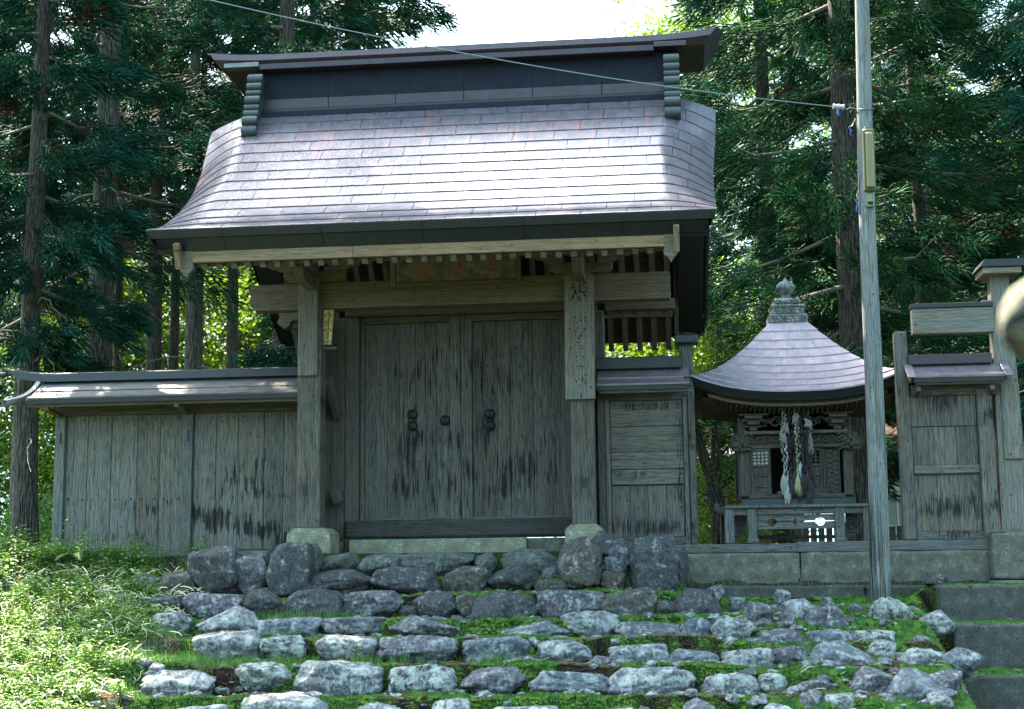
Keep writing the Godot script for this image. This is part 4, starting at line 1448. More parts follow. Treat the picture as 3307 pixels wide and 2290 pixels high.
func shrine() -> void:
	var p := thing("shrine", "small carved wooden shrine with a pyramid roof of purple metal and open lattice doors", "shrine", Vector3(SX, -0.15, SZ))
	var body := MB.new()
	for f in 4:
		var up := Vector3(0, 1, 1).rotated(Vector3.UP, f * PI / 2)
		body.sheet(12, 10, func(s: float, t: float) -> Vector3: return shrine_pt(f, s * 2 - 1, t) + Vector3(0, -0.014, 0), up)
		body.sheet(12, 6, func(s: float, t: float) -> Vector3: return shrine_pt(f, s * 1.96 - 0.98, 0.1 + t * 0.89) + Vector3(0, -0.11, 0), -up)
	var ro := obj("roof", body, M.fascia, p)
	for f in 4:
		var up := Vector3(0, 1, 1).rotated(Vector3.UP, f * PI / 2)
		for r in 9:
			var s0 := r / 9.0
			var s1 := (r + 1) / 9.0
			var n := 3 if r < 2 else (4 if r < 5 else 5)
			if f != 0:
				n = 1
			var w0 := -1.0
			for q in n:
				var w1 := -1.0 + 2.0 * (q + (0.5 if r % 2 and q < n - 1 else 1.0)) / n
				if q == n - 1:
					w1 = 1.0
				var a := w0
				var e := w1
				var tw := rr(-0.004, 0.004)
				var k := MB.new()
				k.wall = Rect2(SX - 1.3, 1.4, 2.6, 1.3)
				var fn := func(s: float, t: float) -> Vector3: return shrine_pt(f, lerpf(a, e, s), lerpf(s0, s1, t)) + up * (0.008 * t + tw * (s - 0.5))
				k.sheet(4 if n > 1 else 10, 2, fn, up, Vector2(0.5, 0.15), Vector2(rr(0, 3), rr(0, 3)))
				k.sheet(4 if n > 1 else 10, 1, func(s: float, t: float) -> Vector3: return (fn.call(s, 1.0) as Vector3) + Vector3(0, -0.018 * t, 0), Vector3(0, 0, 1).rotated(Vector3.UP, f * PI / 2), Vector2(0.5, 0.02))
				obj("roof_sheet", k, M.roof_shrine, ro)
				w0 = w1
		var ed := MB.new()
		var out := Vector3(0, 0, 1).rotated(Vector3.UP, f * PI / 2)
		ed.sheet(16, 1, func(s: float, t: float) -> Vector3: return shrine_pt(f, s * 2 - 1, 1.0) + Vector3(0, -0.012 - 0.10 * t, 0) - out * (0.05 * t), out)
		ed.sheet(16, 1, func(s: float, t: float) -> Vector3: return shrine_pt(f, s * 1.9 - 0.95, 1.0) + Vector3(0, -0.112 - 0.03 * t, 0) - out * (0.05 + 0.2 * t), -up)
		obj("eave_edge", ed, M.fascia, ro)
		var wb := MB.new()
		wb.sheet(16, 1, func(s: float, t: float) -> Vector3: return shrine_pt(f, (s * 2 - 1) * 0.86, 0.97) + Vector3(0, -0.11 - 0.07 * t, 0) - out * 0.10, out, Vector2(0.07, 2.0))
		wb.sheet(16, 1, func(s: float, t: float) -> Vector3: return shrine_pt(f, (s * 2 - 1) * 0.86, 0.97) + Vector3(0, -0.18, 0) - out * (0.10 + 0.5 * t), Vector3(0, -1, 0), Vector2(0.5, 2.0))
		obj("eave_board", wb, M.bracket, p)
	# small rafters in two rows under the front eave
	for q in 34:
		var w := -0.8 + 1.6 * q / 33.0
		var e := shrine_pt(0, w, 0.93)
		wood_at("rafter", e + Vector3(0, -0.205, -0.22), Vector3(0.026, 0.026, 0.4), M.rafter, p, 0.003, Basis.from_euler(Vector3(-0.25, 0, 0)))
	for q in 26:
		var w := -0.62 + 1.24 * q / 25.0
		var e := shrine_pt(0, w, 0.80)
		wood_at("rafter", Vector3(SX + w * 1.1, 1.405 + 0.06 * pow(absf(w), 3.0), SZ + 0.85), Vector3(0.026, 0.026, 0.3), M.rafter, p, 0.003, Basis.from_euler(Vector3(-0.15, 0, 0)))
	# stone finial
	var fi := Node3D.new()
	fi.name = "finial"
	p.add_child(fi)
	var up0 := 2.525
	var k := MB.new()
	k.cbox(Vector3(SX, up0 + 0.05, SZ), Vector3(0.47, 0.115, 0.47), 0.015)
	obj("base_slab", k, M.granite, fi)
	k = MB.new()
	k.cbox(Vector3(SX, up0 + 0.155, SZ), Vector3(0.39, 0.09, 0.39), 0.012)
	obj("neck_block", k, M.granite, fi)
	k = MB.new()
	k.cbox(Vector3(SX, up0 + 0.215, SZ), Vector3(0.41, 0.035, 0.41), 0.012)
	k.cbox(Vector3(SX, up0 + 0.275, SZ), Vector3(0.33, 0.085, 0.33), 0.03)
	obj("shoulder_block", k, M.granite, fi)
	k = MB.new()
	k.lathe(PackedVector2Array([Vector2(0.10, 0.31), Vector2(0.095, 0.335), Vector2(0.06, 0.35), Vector2(0.05, 0.375), Vector2(0.075, 0.395), Vector2(0.108, 0.43), Vector2(0.117, 0.47), Vector2(0.105, 0.51), Vector2(0.075, 0.54), Vector2(0.03, 0.56), Vector2(0.016, 0.585), Vector2(0.0, 0.61)]), Vector3(SX, up0, SZ), 20)
	obj("jewel", k, M.granite, fi)
	# body: four posts, dark inside
	var zf := -1.0
	span("back_wall", 3.22, 4.44, 0.40, 1.35, -2.18, -2.15, M.shrine_dark, p)
	span("side_wall", 3.19, 3.22, 0.40, 1.35, -2.15, -1.06, M.shrine, p)
	span("side_wall", 4.44, 4.47, 0.40, 1.35, -2.15, -1.06, M.shrine, p)
	span("floor", 3.22, 4.44, 0.36, 0.40, -2.15, -1.0, M.shrine_dark, p)
	span("ceiling", 3.22, 4.44, 1.30, 1.33, -2.15, -1.0, M.shrine_dark, p)
	for x in [3.215, 4.42]:
		for z in [-1.0, -2.1]:
			span("post", x - 0.055, x + 0.055, 0.40, 1.33, z - 0.055, z + 0.055, M.shrine, p, 0.012)
	# bracket tiers over the front
	for x in [3.34, 4.31]:
		for q in 3:
			span("bearing_block", x - 0.045 - q * 0.03, x + 0.045 + q * 0.03, 1.17 + q * 0.065, 1.205 + q * 0.065, -1.05, -0.86 + q * 0.05, M.bracket, p, 0.01)
			span("bracket", x - 0.10 - q * 0.035, x + 0.10 + q * 0.035, 1.207 + q * 0.065, 1.233 + q * 0.065, -1.0, -0.88 + q * 0.05, M.shrine, p, 0.01)
	span("frieze_beam", 3.22, 4.42, 1.125, 1.165, -1.06, -0.88, M.bracket, p, 0.008)
	span("frieze_board", 3.27, 4.37, 1.0, 1.123, -1.03, -0.98, M.shrine_dark, p)
	span("lower_beam", 3.18, 4.46, 0.96, 1.0, -1.06, -0.90, M.shrine, p, 0.008)
	# carvings: scrolls of cloud and water, lion heads on the beam ends
	for c in [[3.50, 1.25, 1.0], [3.62, 1.29, -1.0], [4.12, 1.28, 1.0], [4.02, 1.25, -1.0], [3.50, 1.06, 1.0], [4.14, 1.06, -1.0], [3.42, 1.05, -1.0], [4.24, 1.05, 1.0]]:
		k = MB.new()
		var pts := PackedVector3Array()
		var rad := PackedFloat32Array()
		for q in 15:
			var a := q * 0.55
			var r := 0.055 * (1.0 - q / 17.0)
			pts.append(Vector3(c[0] + c[2] * (cos(a) * r - q * 0.002), c[1] + sin(a) * r, -0.955 + q * 0.0015))
			rad.append(0.014 * (1.0 - q / 28.0))
		for q in 6:
			pts.insert(0, Vector3(pts[0].x + c[2] * 0.018, pts[0].y - 0.012 * cos(q * 0.8), -0.955))
			rad.insert(0, 0.014)
		k.tube(pts, rad, 6)
		obj("carving", k, M.shrine, p)
	for c in [[3.17, -1.0], [4.47, 1.0]]:
		var hd := MB.new()
		var ce := Vector3(c[0], 1.03, -0.93)
		for q in 26:
			var a := q * 2.399
			var yy := 1.0 - 2.0 * (q + 0.5) / 26.0
			var rr0 := sqrt(1.0 - yy * yy)
			var o := Vector3(cos(a) * rr0 * 0.085, yy * 0.085, sin(a) * rr0 * 0.075)
			hd.lathe(PackedVector2Array([Vector2(0.0, -0.04), Vector2(0.025, -0.032), Vector2(0.037, -0.008), Vector2(0.034, 0.015), Vector2(0.018, 0.034), Vector2(0.0, 0.04)]), ce + o, 8)
		for q in 5:
			# curls of the mane
			var a := -1.0 + q * 0.5
			hd.tube(PackedVector3Array([ce + Vector3(-c[1] * 0.05, 0.08 * a, 0.03), ce + Vector3(-c[1] * 0.11, 0.09 * a + 0.02, 0.04), ce + Vector3(-c[1] * 0.15, 0.09 * a - 0.01, 0.03), ce + Vector3(-c[1] * 0.17, 0.08 * a + 0.02, 0.02)]), PackedFloat32Array([0.018, 0.016, 0.012, 0.004]), 6)
		hd.tube(PackedVector3Array([ce + Vector3(c[1] * 0.02, -0.02, 0.06), ce + Vector3(c[1] * 0.09, -0.03, 0.10)]), PackedFloat32Array([0.05, 0.036]), 8)
		hd.tube(PackedVector3Array([ce + Vector3(c[1] * 0.02, -0.07, 0.05), ce + Vector3(c[1] * 0.08, -0.085, 0.08)]), PackedFloat32Array([0.035, 0.022]), 8)
		obj("lion_head", hd, M.shrine, p)
	# doors: the left leaf swung half open, the right leaf nearly shut
	for c in [[3.30, -0.30, 1.0], [4.12, 0.12, -1.0]]:
		lattice_door(p, Vector3(c[0], 0.42, -0.95), c[1], c[2])
	span("door_post", 3.26, 3.30, 0.42, 0.955, -1.02, -0.96, M.shrine, p)
	span("door_post", 4.125, 4.165, 0.42, 0.955, -1.02, -0.96, M.shrine_dark, p)
	span("door_sill", 3.26, 4.37, 0.375, 0.425, -1.03, -0.89, M.shrine, p)
	# carved strip of round blossoms right of the doors
	span("carved_panel", 4.168, 4.33, 0.43, 0.95, -1.0, -0.975, M.shrine_dark, p)
	for q in 17:
		k = MB.new()
		var r := rr(0.018, 0.03)
		k.lathe(PackedVector2Array([Vector2(r, 0.0), Vector2(r * 1.05, 0.008), Vector2(r * 0.8, 0.02), Vector2(r * 0.45, 0.016), Vector2(r * 0.25, 0.026), Vector2(0.0, 0.03)]), Vector3.ZERO, 9)
		var o := Vector3(4.21 + 0.07 * (q % 2) + rr(-0.012, 0.012), 0.46 + q * 0.028, -0.975)
		for v in k.v.size():
			k.v[v] = Vector3(k.v[v].x, -k.v[v].z, k.v[v].y) + o
			k.n[v] = Vector3(k.n[v].x, -k.n[v].z, k.n[v].y)
		obj("carving", k, M.shrine, p)
	span("inner_altar", 3.60, 4.02, 0.41, 0.47, -1.2, -1.05, M.zinc, p)
	# step and veranda
	span("step_beam", 3.17, 4.47, 0.285, 0.37, -1.02, -0.82, M.copper, p, 0.008)
	var v := Node3D.new()
	v.name = "veranda"
	p.add_child(v)
	var cuts := [2.96, 3.35, 3.82, 4.2, 4.63]
	for q in 4:
		span("deck_board", cuts[q] + 0.002, cuts[q + 1] - 0.002, 0.245, 0.28, -2.3, -0.44 + rr(-0.008, 0.008), M.sill, v)
	span("apron_beam", 3.0, 4.6, 0.175, 0.243, -0.56, -0.49, M.sill, v)
	for x in [3.01, 3.27, 4.245, 4.56]:
		var w := 0.055
		span("leg", x - w, x + w, -0.15, 0.243, -0.57, -0.46, M.sill, v, 0.008)
	for x in [3.27, 4.245]:
		span("leg_foot", x - 0.065, x + 0.065, -0.15, -0.10, -0.58, -0.45, M.sill, v, 0.01)
	for x in [3.01, 4.56]:
		span("leg", x - 0.05, x + 0.05, -0.15, 0.243, -2.25, -2.15, M.sill, v, 0.008)
	# apron board in two halves with a pierced pattern between them
	var lo := PackedVector2Array([Vector2(3.328, 0.01), Vector2(4.188, 0.01), Vector2(4.188, 0.095)])
	for q in 9:
		var a := PI * q / 8.0
		lo.append(Vector2(4.03 + 0.055 * cos(a), 0.092 - 0.05 * sin(a)))
	lo.append(Vector2(3.93, 0.088))
	for q in 7:
		var a := PI * q / 6.0
		lo.append(Vector2(3.755 + 0.026 * cos(a), 0.086 - 0.045 * sin(a)))
	lo.append(Vector2(3.60, 0.088))
	for q in 9:
		var a := PI * q / 8.0
		lo.append(Vector2(3.49 + 0.055 * cos(a), 0.092 - 0.05 * sin(a)))
	lo.append(Vector2(3.328, 0.095))
	obj("apron_board", MB.new().prism(lo, -0.55, -0.52, Transform3D(), true, Vector2(0.2, 0.7)), M.sill, v)
	var hi := PackedVector2Array([Vector2(3.328, 0.172), Vector2(3.328, 0.099)])
	for q in 9:
		var a := PI - PI * q / 8.0
		hi.append(Vector2(3.49 + 0.055 * cos(a), 0.100 + 0.03 * sin(a)))
	hi.append(Vector2(3.60, 0.099))
	hi.append(Vector2(3.735, 0.094))
	for q in 6:
		var a := PI - PI * q / 5.0
		hi.append(Vector2(3.755 + 0.018 * cos(a), 0.105 + 0.03 * sin(a)))
	hi.append(Vector2(3.775, 0.094))
	hi.append(Vector2(3.93, 0.099))
	for q in 9:
		var a := PI - PI * q / 8.0
		hi.append(Vector2(4.03 + 0.055 * cos(a), 0.100 + 0.03 * sin(a)))
	hi.append(Vector2(4.188, 0.099))
	hi.append(Vector2(4.188, 0.172))
	obj("apron_board", MB.new().prism(hi, -0.55, -0.52, Transform3D(), true, Vector2(1.2, 0.7)), M.sill, v)
	span("stretcher", 3.30, 4.23, -0.095, -0.055, -0.9, -0.86, M.dark_wood, v)
	# scrolled knee boards at both ends
	for c in [[3.14, 1.0], [4.40, -1.0]]:
		k = MB.new()
		k.prism(PackedVector2Array([Vector2(c[0] - 0.07, 0.17), Vector2(c[0] + 0.07, 0.17), Vector2(c[0] + 0.07, 0.02 if c[1] > 0 else -0.08), Vector2(c[0] + 0.03, -0.02), Vector2(c[0] - 0.01, -0.10), Vector2(c[0] - 0.07, -0.12)]), -0.72, -0.68)
		obj("knee_board", k, M.dark_wood, v)
		k = MB.new()
		var pts := PackedVector3Array()
		var rad := PackedFloat32Array()
		for q in 12:
			var a := 0.6 + q * 0.5
			var r := 0.045 * (1.0 - q / 15.0)
			pts.append(Vector3(c[0] - c[1] * (cos(a) * r), 0.03 + sin(a) * r, -0.665))
			rad.append(0.011)
		k.tube(pts, rad, 6)
		obj("carving", k, M.shrine, v)
	# curled beam end at the left corner of the veranda
	k = MB.new()
	k.tube(PackedVector3Array([Vector3(3.0, 0.21, -0.62), Vector3(2.92, 0.22, -0.58), Vector3(2.86, 0.25, -0.55), Vector3(2.87, 0.29, -0.54), Vector3(2.91, 0.285, -0.54)]), PackedFloat32Array([0.05, 0.05, 0.04, 0.028, 0.012]), 8)
	obj("beam_end", k, M.shrine_dark, v)
	# the hanging cords and tassels of the shrine bell
	var r := thing("bell_cords", "tangle of pale and black braided cloth cords with frayed tassels hanging before the shrine doors", "cords", Vector3(3.8, 0.5, -0.78))
	var cols := [[3.66, 0.62, Color(0.36, 0.34, 0.31)], [3.70, 0.50, Color(0.45, 0.44, 0.42)], [3.79, 0.66, Color(0.05, 0.045, 0.045)], [3.82, 0.60, Color(0.40, 0.37, 0.2)], [3.85, 0.78, Color(0.55, 0.57, 0.6)], [3.91, 0.58, Color(0.035, 0.032, 0.032)], [3.95, 0.46, Color(0.05, 0.04, 0.04)], [3.74, 0.55, Color(0.045, 0.04, 0.04)], [3.99, 0.72, Color(0.04, 0.035, 0.035)], [3.98, 1.08, Color(0.20, 0.19, 0.185)], [3.68, 0.70, Color(0.04, 0.035, 0.035)], [3.72, 0.52, Color(0.05, 0.045, 0.04)], [3.77, 0.60, Color(0.045, 0.04, 0.04)], [3.84, 0.52, Color(0.04, 0.035, 0.035)], [3.88, 0.62, Color(0.05, 0.045, 0.045)], [3.93, 0.64, Color(0.04, 0.036, 0.036)], [3.97, 0.56, Color(0.045, 0.04, 0.04)]]
	for c in cols:
		k = MB.new()
		k.col = c[2]
		var x: float = c[0]
		var zz := -0.80 + rr(-0.03, 0.06)
		var top := 1.42
		var n := int((top - c[1]) / 0.022)
		# beads or knots of a twisted cord, each with its own size
		for q in n:
			var y := top - 0.022 * q
			var rad := rr(0.009, 0.017) * (0.8 + 0.35 * sin(q * 0.45 + x * 40.0))
			k.col = (c[2] as Color) * rr(0.35, 1.15)
			var xo := 0.006 * sin(q * 1.3) + 0.007 * sin(q * 0.21 + x * 9.0) + rr(-0.011, 0.011)
			k.lathe(PackedVector2Array([Vector2(0.0, -0.015), Vector2(rad * 0.8, -0.01), Vector2(rad, 0.0), Vector2(rad * 0.75, 0.01), Vector2(0.0, 0.014)]), Vector3(x + xo, y, zz), 6)
		var co := obj("cord", k, M.cloth, r)
		k = MB.new()
		k.col = (c[2] as Color) * 1.1
		for q in 22:
			var a := q * 2.4
			var sp := 0.014 + 0.03 * (q % 5) / 5.0
			var y0: float = float(c[1]) + 0.03
			k.tube(PackedVector3Array([Vector3(x, y0, zz), Vector3(x + cos(a) * sp * 0.7, y0 - 0.06, zz + sin(a) * sp * 0.7), Vector3(x + cos(a) * sp, y0 - 0.14, zz + sin(a) * sp), Vector3(x + cos(a) * sp * 0.8 + rr(-0.01, 0.01), y0 - rr(0.17, 0.25), zz + sin(a) * sp * 0.6)]), PackedFloat32Array([0.006, 0.006, 0.005, 0.002]), 4, false)
		obj("tassel", k, M.cloth, co)
	# big knots near the top
	for c in [[3.69, 1.20], [3.96, 1.24], [3.82, 1.30], [3.67, 1.08]]:
		k = MB.new()
		k.col = Color(0.22, 0.21, 0.20)
		for q in 9:
			var o := Vector3(rr(-0.03, 0.03), rr(-0.05, 0.05), rr(-0.01, 0.03))
			k.tube(PackedVector3Array([Vector3(c[0], c[1], -0.76) + o, Vector3(c[0] + rr(-0.04, 0.04), c[1] + rr(-0.04, 0.04), -0.74), Vector3(c[0] + rr(-0.05, 0.05), c[1] - rr(0.02, 0.09), -0.75)]), PackedFloat32Array([0.012, 0.015, 0.006]), 6)
		obj("knot", k, M.cloth, r)

func lattice_door(p: Node3D, at: Vector3, ang: float, dir: float) -> void:
	# hinged on its outer edge at «at»; dir gives the side on which the leaf lies
	var d := Node3D.new()
	d.name = "lattice_door"
	p.add_child(d, true)
	var w := 0.235
	var b := Basis(Vector3.UP, ang)
	var put := func(called: String, x0: float, x1: float, y0: float, y1: float, z0: float, z1: float, m: Material) -> void:
		var ce := Vector3((x0 + x1) * 0.5 * dir, (y0 + y1) * 0.5, (z0 + z1) * 0.5)
		wood_at(called, at + b * ce, Vector3(x1 - x0, y1 - y0, z1 - z0), m, d, 0.003, b)
	put.call("stile", 0.0, 0.028, 0.0, 0.54, -0.015, 0.015, M.shrine)
	put.call("stile", w - 0.028, w, 0.0, 0.54, -0.015, 0.015, M.shrine)
	for y in [0.0, 0.085, 0.21, 0.325, 0.505]:
		put.call("rail", 0.029, w - 0.029, y, y + 0.03, -0.013, 0.013, M.shrine)
	put.call("mullion", w * 0.5 - 0.01, w * 0.5 + 0.01, 0.116, 0.324, -0.012, 0.012, M.shrine)
	put.call("panel", 0.028, w - 0.028, 0.02, 0.33, -0.008, -0.003, M.shrine)
	for q in 3:
		var x := 0.028 + (w - 0.056) * (q + 1) / 4.0
		put.call("lattice_bar", x - 0.006, x + 0.006, 0.356, 0.504, -0.008, 0.008, M.shrine)
		var y := 0.355 + 0.15 * (q + 1) / 4.0
		put.call("lattice_bar", 0.029, w - 0.029, y - 0.006, y + 0.006, -0.007, 0.009, M.shrine)
	if dir > 0.0:
		put.call("paper_backing", 0.028, w - 0.028, 0.355, 0.505, -0.014, -0.011, M.paper)

# ---------------------------------------------------------------- the wood

var sprays: Array[ArrayMesh] = []

func make_spray(s: int) -> ArrayMesh:
	# a bunch of cedar shoots: curved foxtails set with short needles
	var r := RandomNumberGenerator.new()
	r.seed = s
	var b := MB.new()
	var n := 22
	for q in n:
		var t := float(q) / n
		var a := q * 2.4
		var side := Vector3(cos(a), sin(a) * 0.75, 0)
		var base := Vector3(0, -0.05 * t * t, 0.40 * t) + side * 0.03
		var open := lerpf(0.95, 0.25, t) * r.randf_range(0.8, 1.15)
		var d0 := (side * sin(open) + Vector3(0, 0, cos(open))).normalized()
		var le := r.randf_range(0.10, 0.21)
		var p1 := base + d0 * le * 0.5
		var d1 := (d0 + Vector3(0, -0.05, 0.6)).normalized()
		var p2 := p1 + d1 * le * 0.35
		var d2 := (d1 + Vector3(0, 0.2, 0.3)).normalized()
		var p3 := p2 + d2 * le * 0.25
		var g := r.randf_range(0.75, 1.25)
		b.col = Color(g, g, g)
		b.tube(PackedVector3Array([base, p1, p2, p3]), PackedFloat32Array([0.007, 0.010, 0.009, 0.003]), 3, false)
		for k in 9:
			var u := (k + 0.5) / 9.0
			var c := base.lerp(p1, u / 0.5) if u < 0.5 else (p1.lerp(p2, (u - 0.5) / 0.3) if u < 0.8 else p2.lerp(p3, (u - 0.8) / 0.2))
			var aa := k * 2.1 + q
			var x := d1.cross(Vector3(0.3, 0.9, 0.2)).normalized()
			var y := d1.cross(x)
			var o := (x * cos(aa) + y * sin(aa))
			var wv := d1.cross(o) * 0.006
			var tipp := c + o * 0.016 + d1 * 0.026
			b.tri(c - wv, c + wv, tipp, (o + wv.normalized() * 0.4).normalized())
	# the twig that carries them
	b.col = Color(1.1, 0.7, 0.6)
	b.tube(PackedVector3Array([Vector3(0, 0.03, -0.15), Vector3(0, 0, 0.1), Vector3(0, -0.05, 0.42)]), PackedFloat32Array([0.009, 0.007, 0.003]), 3, false)
	return b.mesh()

func turned(d: Vector3, roll: float, s: float, at: Vector3) -> Transform3D:
	d = d.normalized()
	var ref := Vector3.UP if absf(d.y) < 0.95 else Vector3.RIGHT
	var x := ref.cross(d).normalized()
	var y := d.cross(x)
	var b := Basis(x, y, d) * Basis(Vector3(0, 0, 1), roll)
	return Transform3D(Basis(b.x * s, b.y * s, b.z * s), at)

func trunk_mesh(h: float, r: float, lean := Vector2.ZERO, s := 0) -> MB:
	var k := MB.new()
	var pts := PackedVector3Array()
	var rad := PackedFloat32Array()
	for q in 15:
		var t := pow(q / 14.0, 1.3)
		pts.append(Vector3(lean.x * t + 0.03 * sin(t * 9.0 + s), -0.3 + (h + 0.3) * t, lean.y * t + 0.03 * cos(t * 7.0 + s)))
		rad.append(r * (1.0 - 0.82 * t) * (1.0 + 0.55 * exp(-t * h * 1.6)))
	k.tube(pts, rad, 14, false, Vector2(s * 0.37, s * 0.71))
	return k

func cedar(called: String, label: String, x: float, z: float, r: float, h: float, base: float, crad: float, per: int, tone := 1.0, bark: Material = null, dead := 8, clear := 0.0) -> Node3D:
	var gy := -0.2
	var t := thing(called, label, "tree", Vector3(x, gy, z), "cedar trees behind the gate and fence")
	var sd := int(absf(x * 31.0 + z * 17.0))
	local_obj("trunk", trunk_mesh(h, r, Vector2(rr(-0.15, 0.15), rr(-0.15, 0.15)), sd), bark if bark else M.bark, t)
	var limbs := MB.new()
	var where: Array[Transform3D] = []
	var tint := PackedColorArray()
	var where2: Array[Transform3D] = []
	var tint2 := PackedColorArray()
	var n := int((h - base) / 0.27)
	var a := rr(0, TAU)
	var brown := rr(0.01, 0.05)
	var warm := rr(0.75, 1.35)
	for q in n:
		var f := float(q) / n
		var y := base + (h - base) * f + rr(-0.1, 0.1)
		a += 2.4 + rr(-0.35, 0.35)
		var le := crad * (1.0 - 0.72 * f) * rr(0.7, 1.12)
		var high := y > 13.0
		var dir := Vector3(cos(a), 0, sin(a))
		var p0 := Vector3(0, y, 0) + dir * r * 0.5
		var p1 := p0 + dir * le * 0.35 + Vector3(0, -0.10 * le, 0)
		var p2 := p0 + dir * le * 0.72 + Vector3(0, -0.16 * le, 0)
		var p3 := p0 + dir * le + Vector3(0, -0.06 * le, 0)
		limbs.tube(PackedVector3Array([p0, p1, p2, p3]), PackedFloat32Array([0.016 + 0.012 * le, 0.011 + 0.008 * le, 0.008 + 0.004 * le, 0.005]), 5, false)
		var cnt := int(per * (0.35 if high else 1.0) * le / crad)
		for k in cnt:
			var u := pow(rr(0.06, 1.0), 0.75)
			var c := p0.lerp(p1, u / 0.35) if u < 0.35 else (p1.lerp(p2, (u - 0.35) / 0.37) if u < 0.72 else p2.lerp(p3, (u - 0.72) / 0.28))
			var spread := 0.48 * le * (0.35 + 0.65 * sin(u * 2.6)) * 0.6
			var sidev := Vector3(-dir.z, 0, dir.x) * rr(-1, 1) * spread
			if y < clear and c.z + sidev.z > -0.1 and absf(c.x + sidev.x - 0.30 * (c.z + sidev.z)) < 0.95:
				continue
			c += sidev + Vector3(0, rr(-0.45, 0.12) * (0.4 + 0.3 * le), 0)
			var d: Vector3 = dir * 0.9 + sidev * 1.0 + Vector3(rr(-0.35, 0.35), rr(-0.75, 0.15), rr(-0.35, 0.35))
			var s := rr(0.6, 1.3) * (1.9 if high else 1.0)
			var g := rr(0.7, 1.35) * tone
			var col := Color(0.027 * g * warm, 0.118 * g, 0.062 * g / warm)
			if rng.randf() < brown:
				col = Color(0.11, 0.055, 0.03)
			if k % 2:
				where.append(turned(d, rr(0, TAU), s, c)); tint.append(col)
			else:
				where2.append(turned(d, rr(0, TAU), s, c)); tint2.append(col)
	var lm := local_obj("limbs", limbs, M.twig, t)
	lm.set_meta("kind", "stuff")
	many("foliage", sprays[sd % 4], M.needle, where, tint, t)
	many("foliage", sprays[(sd + 1) % 4], M.needle, where2, tint2, t)
	for q in dead:
		# bare dead boughs below the crown
		a += 2.1 + rr(-0.4, 0.4)
		var y := rr(1.6, base + 1.5)
		var le := rr(0.6, 1.7)
		var dir := Vector3(cos(a), 0, sin(a))
		var k := MB.new()
		var pts := PackedVector3Array()
		var rad := PackedFloat32Array()
		for w in 6:
			var u := w / 5.0
			pts.append(Vector3(0, y, 0) + dir * (r * 0.6 + le * u) + Vector3(rr(-0.04, 0.04), -0.35 * le * u * u + 0.05 * sin(u * 5.0) + rr(-0.03, 0.03), rr(-0.04, 0.04)))
			rad.append(lerpf(0.018, 0.004, u))
		k.tube(pts, rad, 5, false)
		local_obj("dead_bough", k, M.twig, t)
	return t

func local_obj(called: String, b: MB, m: Material, parent: Node3D) -> MeshInstance3D:
	# as obj(), for vertices that are already measured from the parent's base
	return obj(called, b.mesh(), m, parent)

var leafballs: Array[ArrayMesh] = []

func make_leafball(s: int, n: int, rad: float, leaf: float) -> ArrayMesh:
	var r := RandomNumberGenerator.new()
	r.seed = s
	var b := MB.new()
	for q in n:
		var c := Vector3(r.randf_range(-1, 1), r.randf_range(-0.7, 0.7), r.randf_range(-1, 1)) * rad
		var d := Vector3(r.randf_range(-1, 1), r.randf_range(-0.6, 0.25), r.randf_range(-1, 1)).normalized()
		var nn := (Vector3.UP + Vector3(r.randf_range(-0.8, 0.8), 0, r.randf_range(-0.8, 0.8))).normalized()
		var sd := d.cross(nn).normalized()
		nn = sd.cross(d).normalized()
		var le := leaf * r.randf_range(0.7, 1.3)
		var g := r.randf_range(0.75, 1.25)
		b.col = Color(g, g, g)
		var m := c + d * le * 0.45 - nn * le * 0.06
		var e := c + d * le
		b.tri(c, m + sd * le * 0.30 + nn * le * 0.08, m, (nn - sd * 0.3).normalized())
		b.tri(m, m + sd * le * 0.30 + nn * le * 0.08, e, (nn - sd * 0.3).normalized())
		b.tri(c, m - sd * le * 0.30 + nn * le * 0.08, m, (nn + sd * 0.3).normalized())
		b.tri(m, m - sd * le * 0.30 + nn * le * 0.08, e, (nn + sd * 0.3).normalized())
	return b.mesh()

func broadleaf(called: String, label: String, x: float, z: float, h: float, crad: float, base: float, n: int, col: Color, scale: float, group := "", trunk_r := 0.16) -> void:
	var t := thing(called, label, "tree", Vector3(x, -0.2, z), group)
	var sd := int(absf(x * 13.0 + z * 7.0))
	local_obj("trunk", trunk_mesh(h * 0.85, trunk_r, Vector2(rr(-0.5, 0.5), rr(-0.4, 0.4)), sd), M.bark, t)
	var limbs := MB.new()
	var where: Array[Transform3D] = []
	var tint := PackedColorArray()
	var blobs: Array[Vector3] = []
	var count := 26
	for q in count:
		var f := (q + 0.5) / count
		var a := q * 2.4 + rr(-0.3, 0.3)
		var y := lerpf(base, h, f)
		var rad := crad * sqrt(maxf(0.05, 1.0 - pow(2.0 * f - 0.85, 2.0))) * rr(0.55, 1.0)
		var e := Vector3(cos(a) * rad, y, sin(a) * rad)
		blobs.append(e)
		limbs.tube(PackedVector3Array([Vector3(0, maxf(0.3, y - rad * 0.7), 0), Vector3(e.x * 0.5, y - rad * 0.25, e.z * 0.5), e]), PackedFloat32Array([0.05, 0.03, 0.01]), 5, false)
	for q in n:
		var bl := blobs[q % blobs.size()]
		var o := Vector3(rng.randfn(0, 1), rng.randfn(0, 0.6), rng.randfn(0, 1)) * crad * 0.27
		var g := rr(0.7, 1.3)
		where.append(turned(Vector3(rr(-1, 1), rr(-0.4, 0.4), rr(-1, 1)), rr(-0.5, 0.5), scale * rr(0.75, 1.3), bl + o))
		tint.append(Color(col.r * g, col.g * g, col.b * g))
	var lm := local_obj("limbs", limbs, M.twig, t)
	lm.set_meta("kind", "stuff")
	many("foliage", leafballs[sd % 3], M.leaf, where, tint, t)

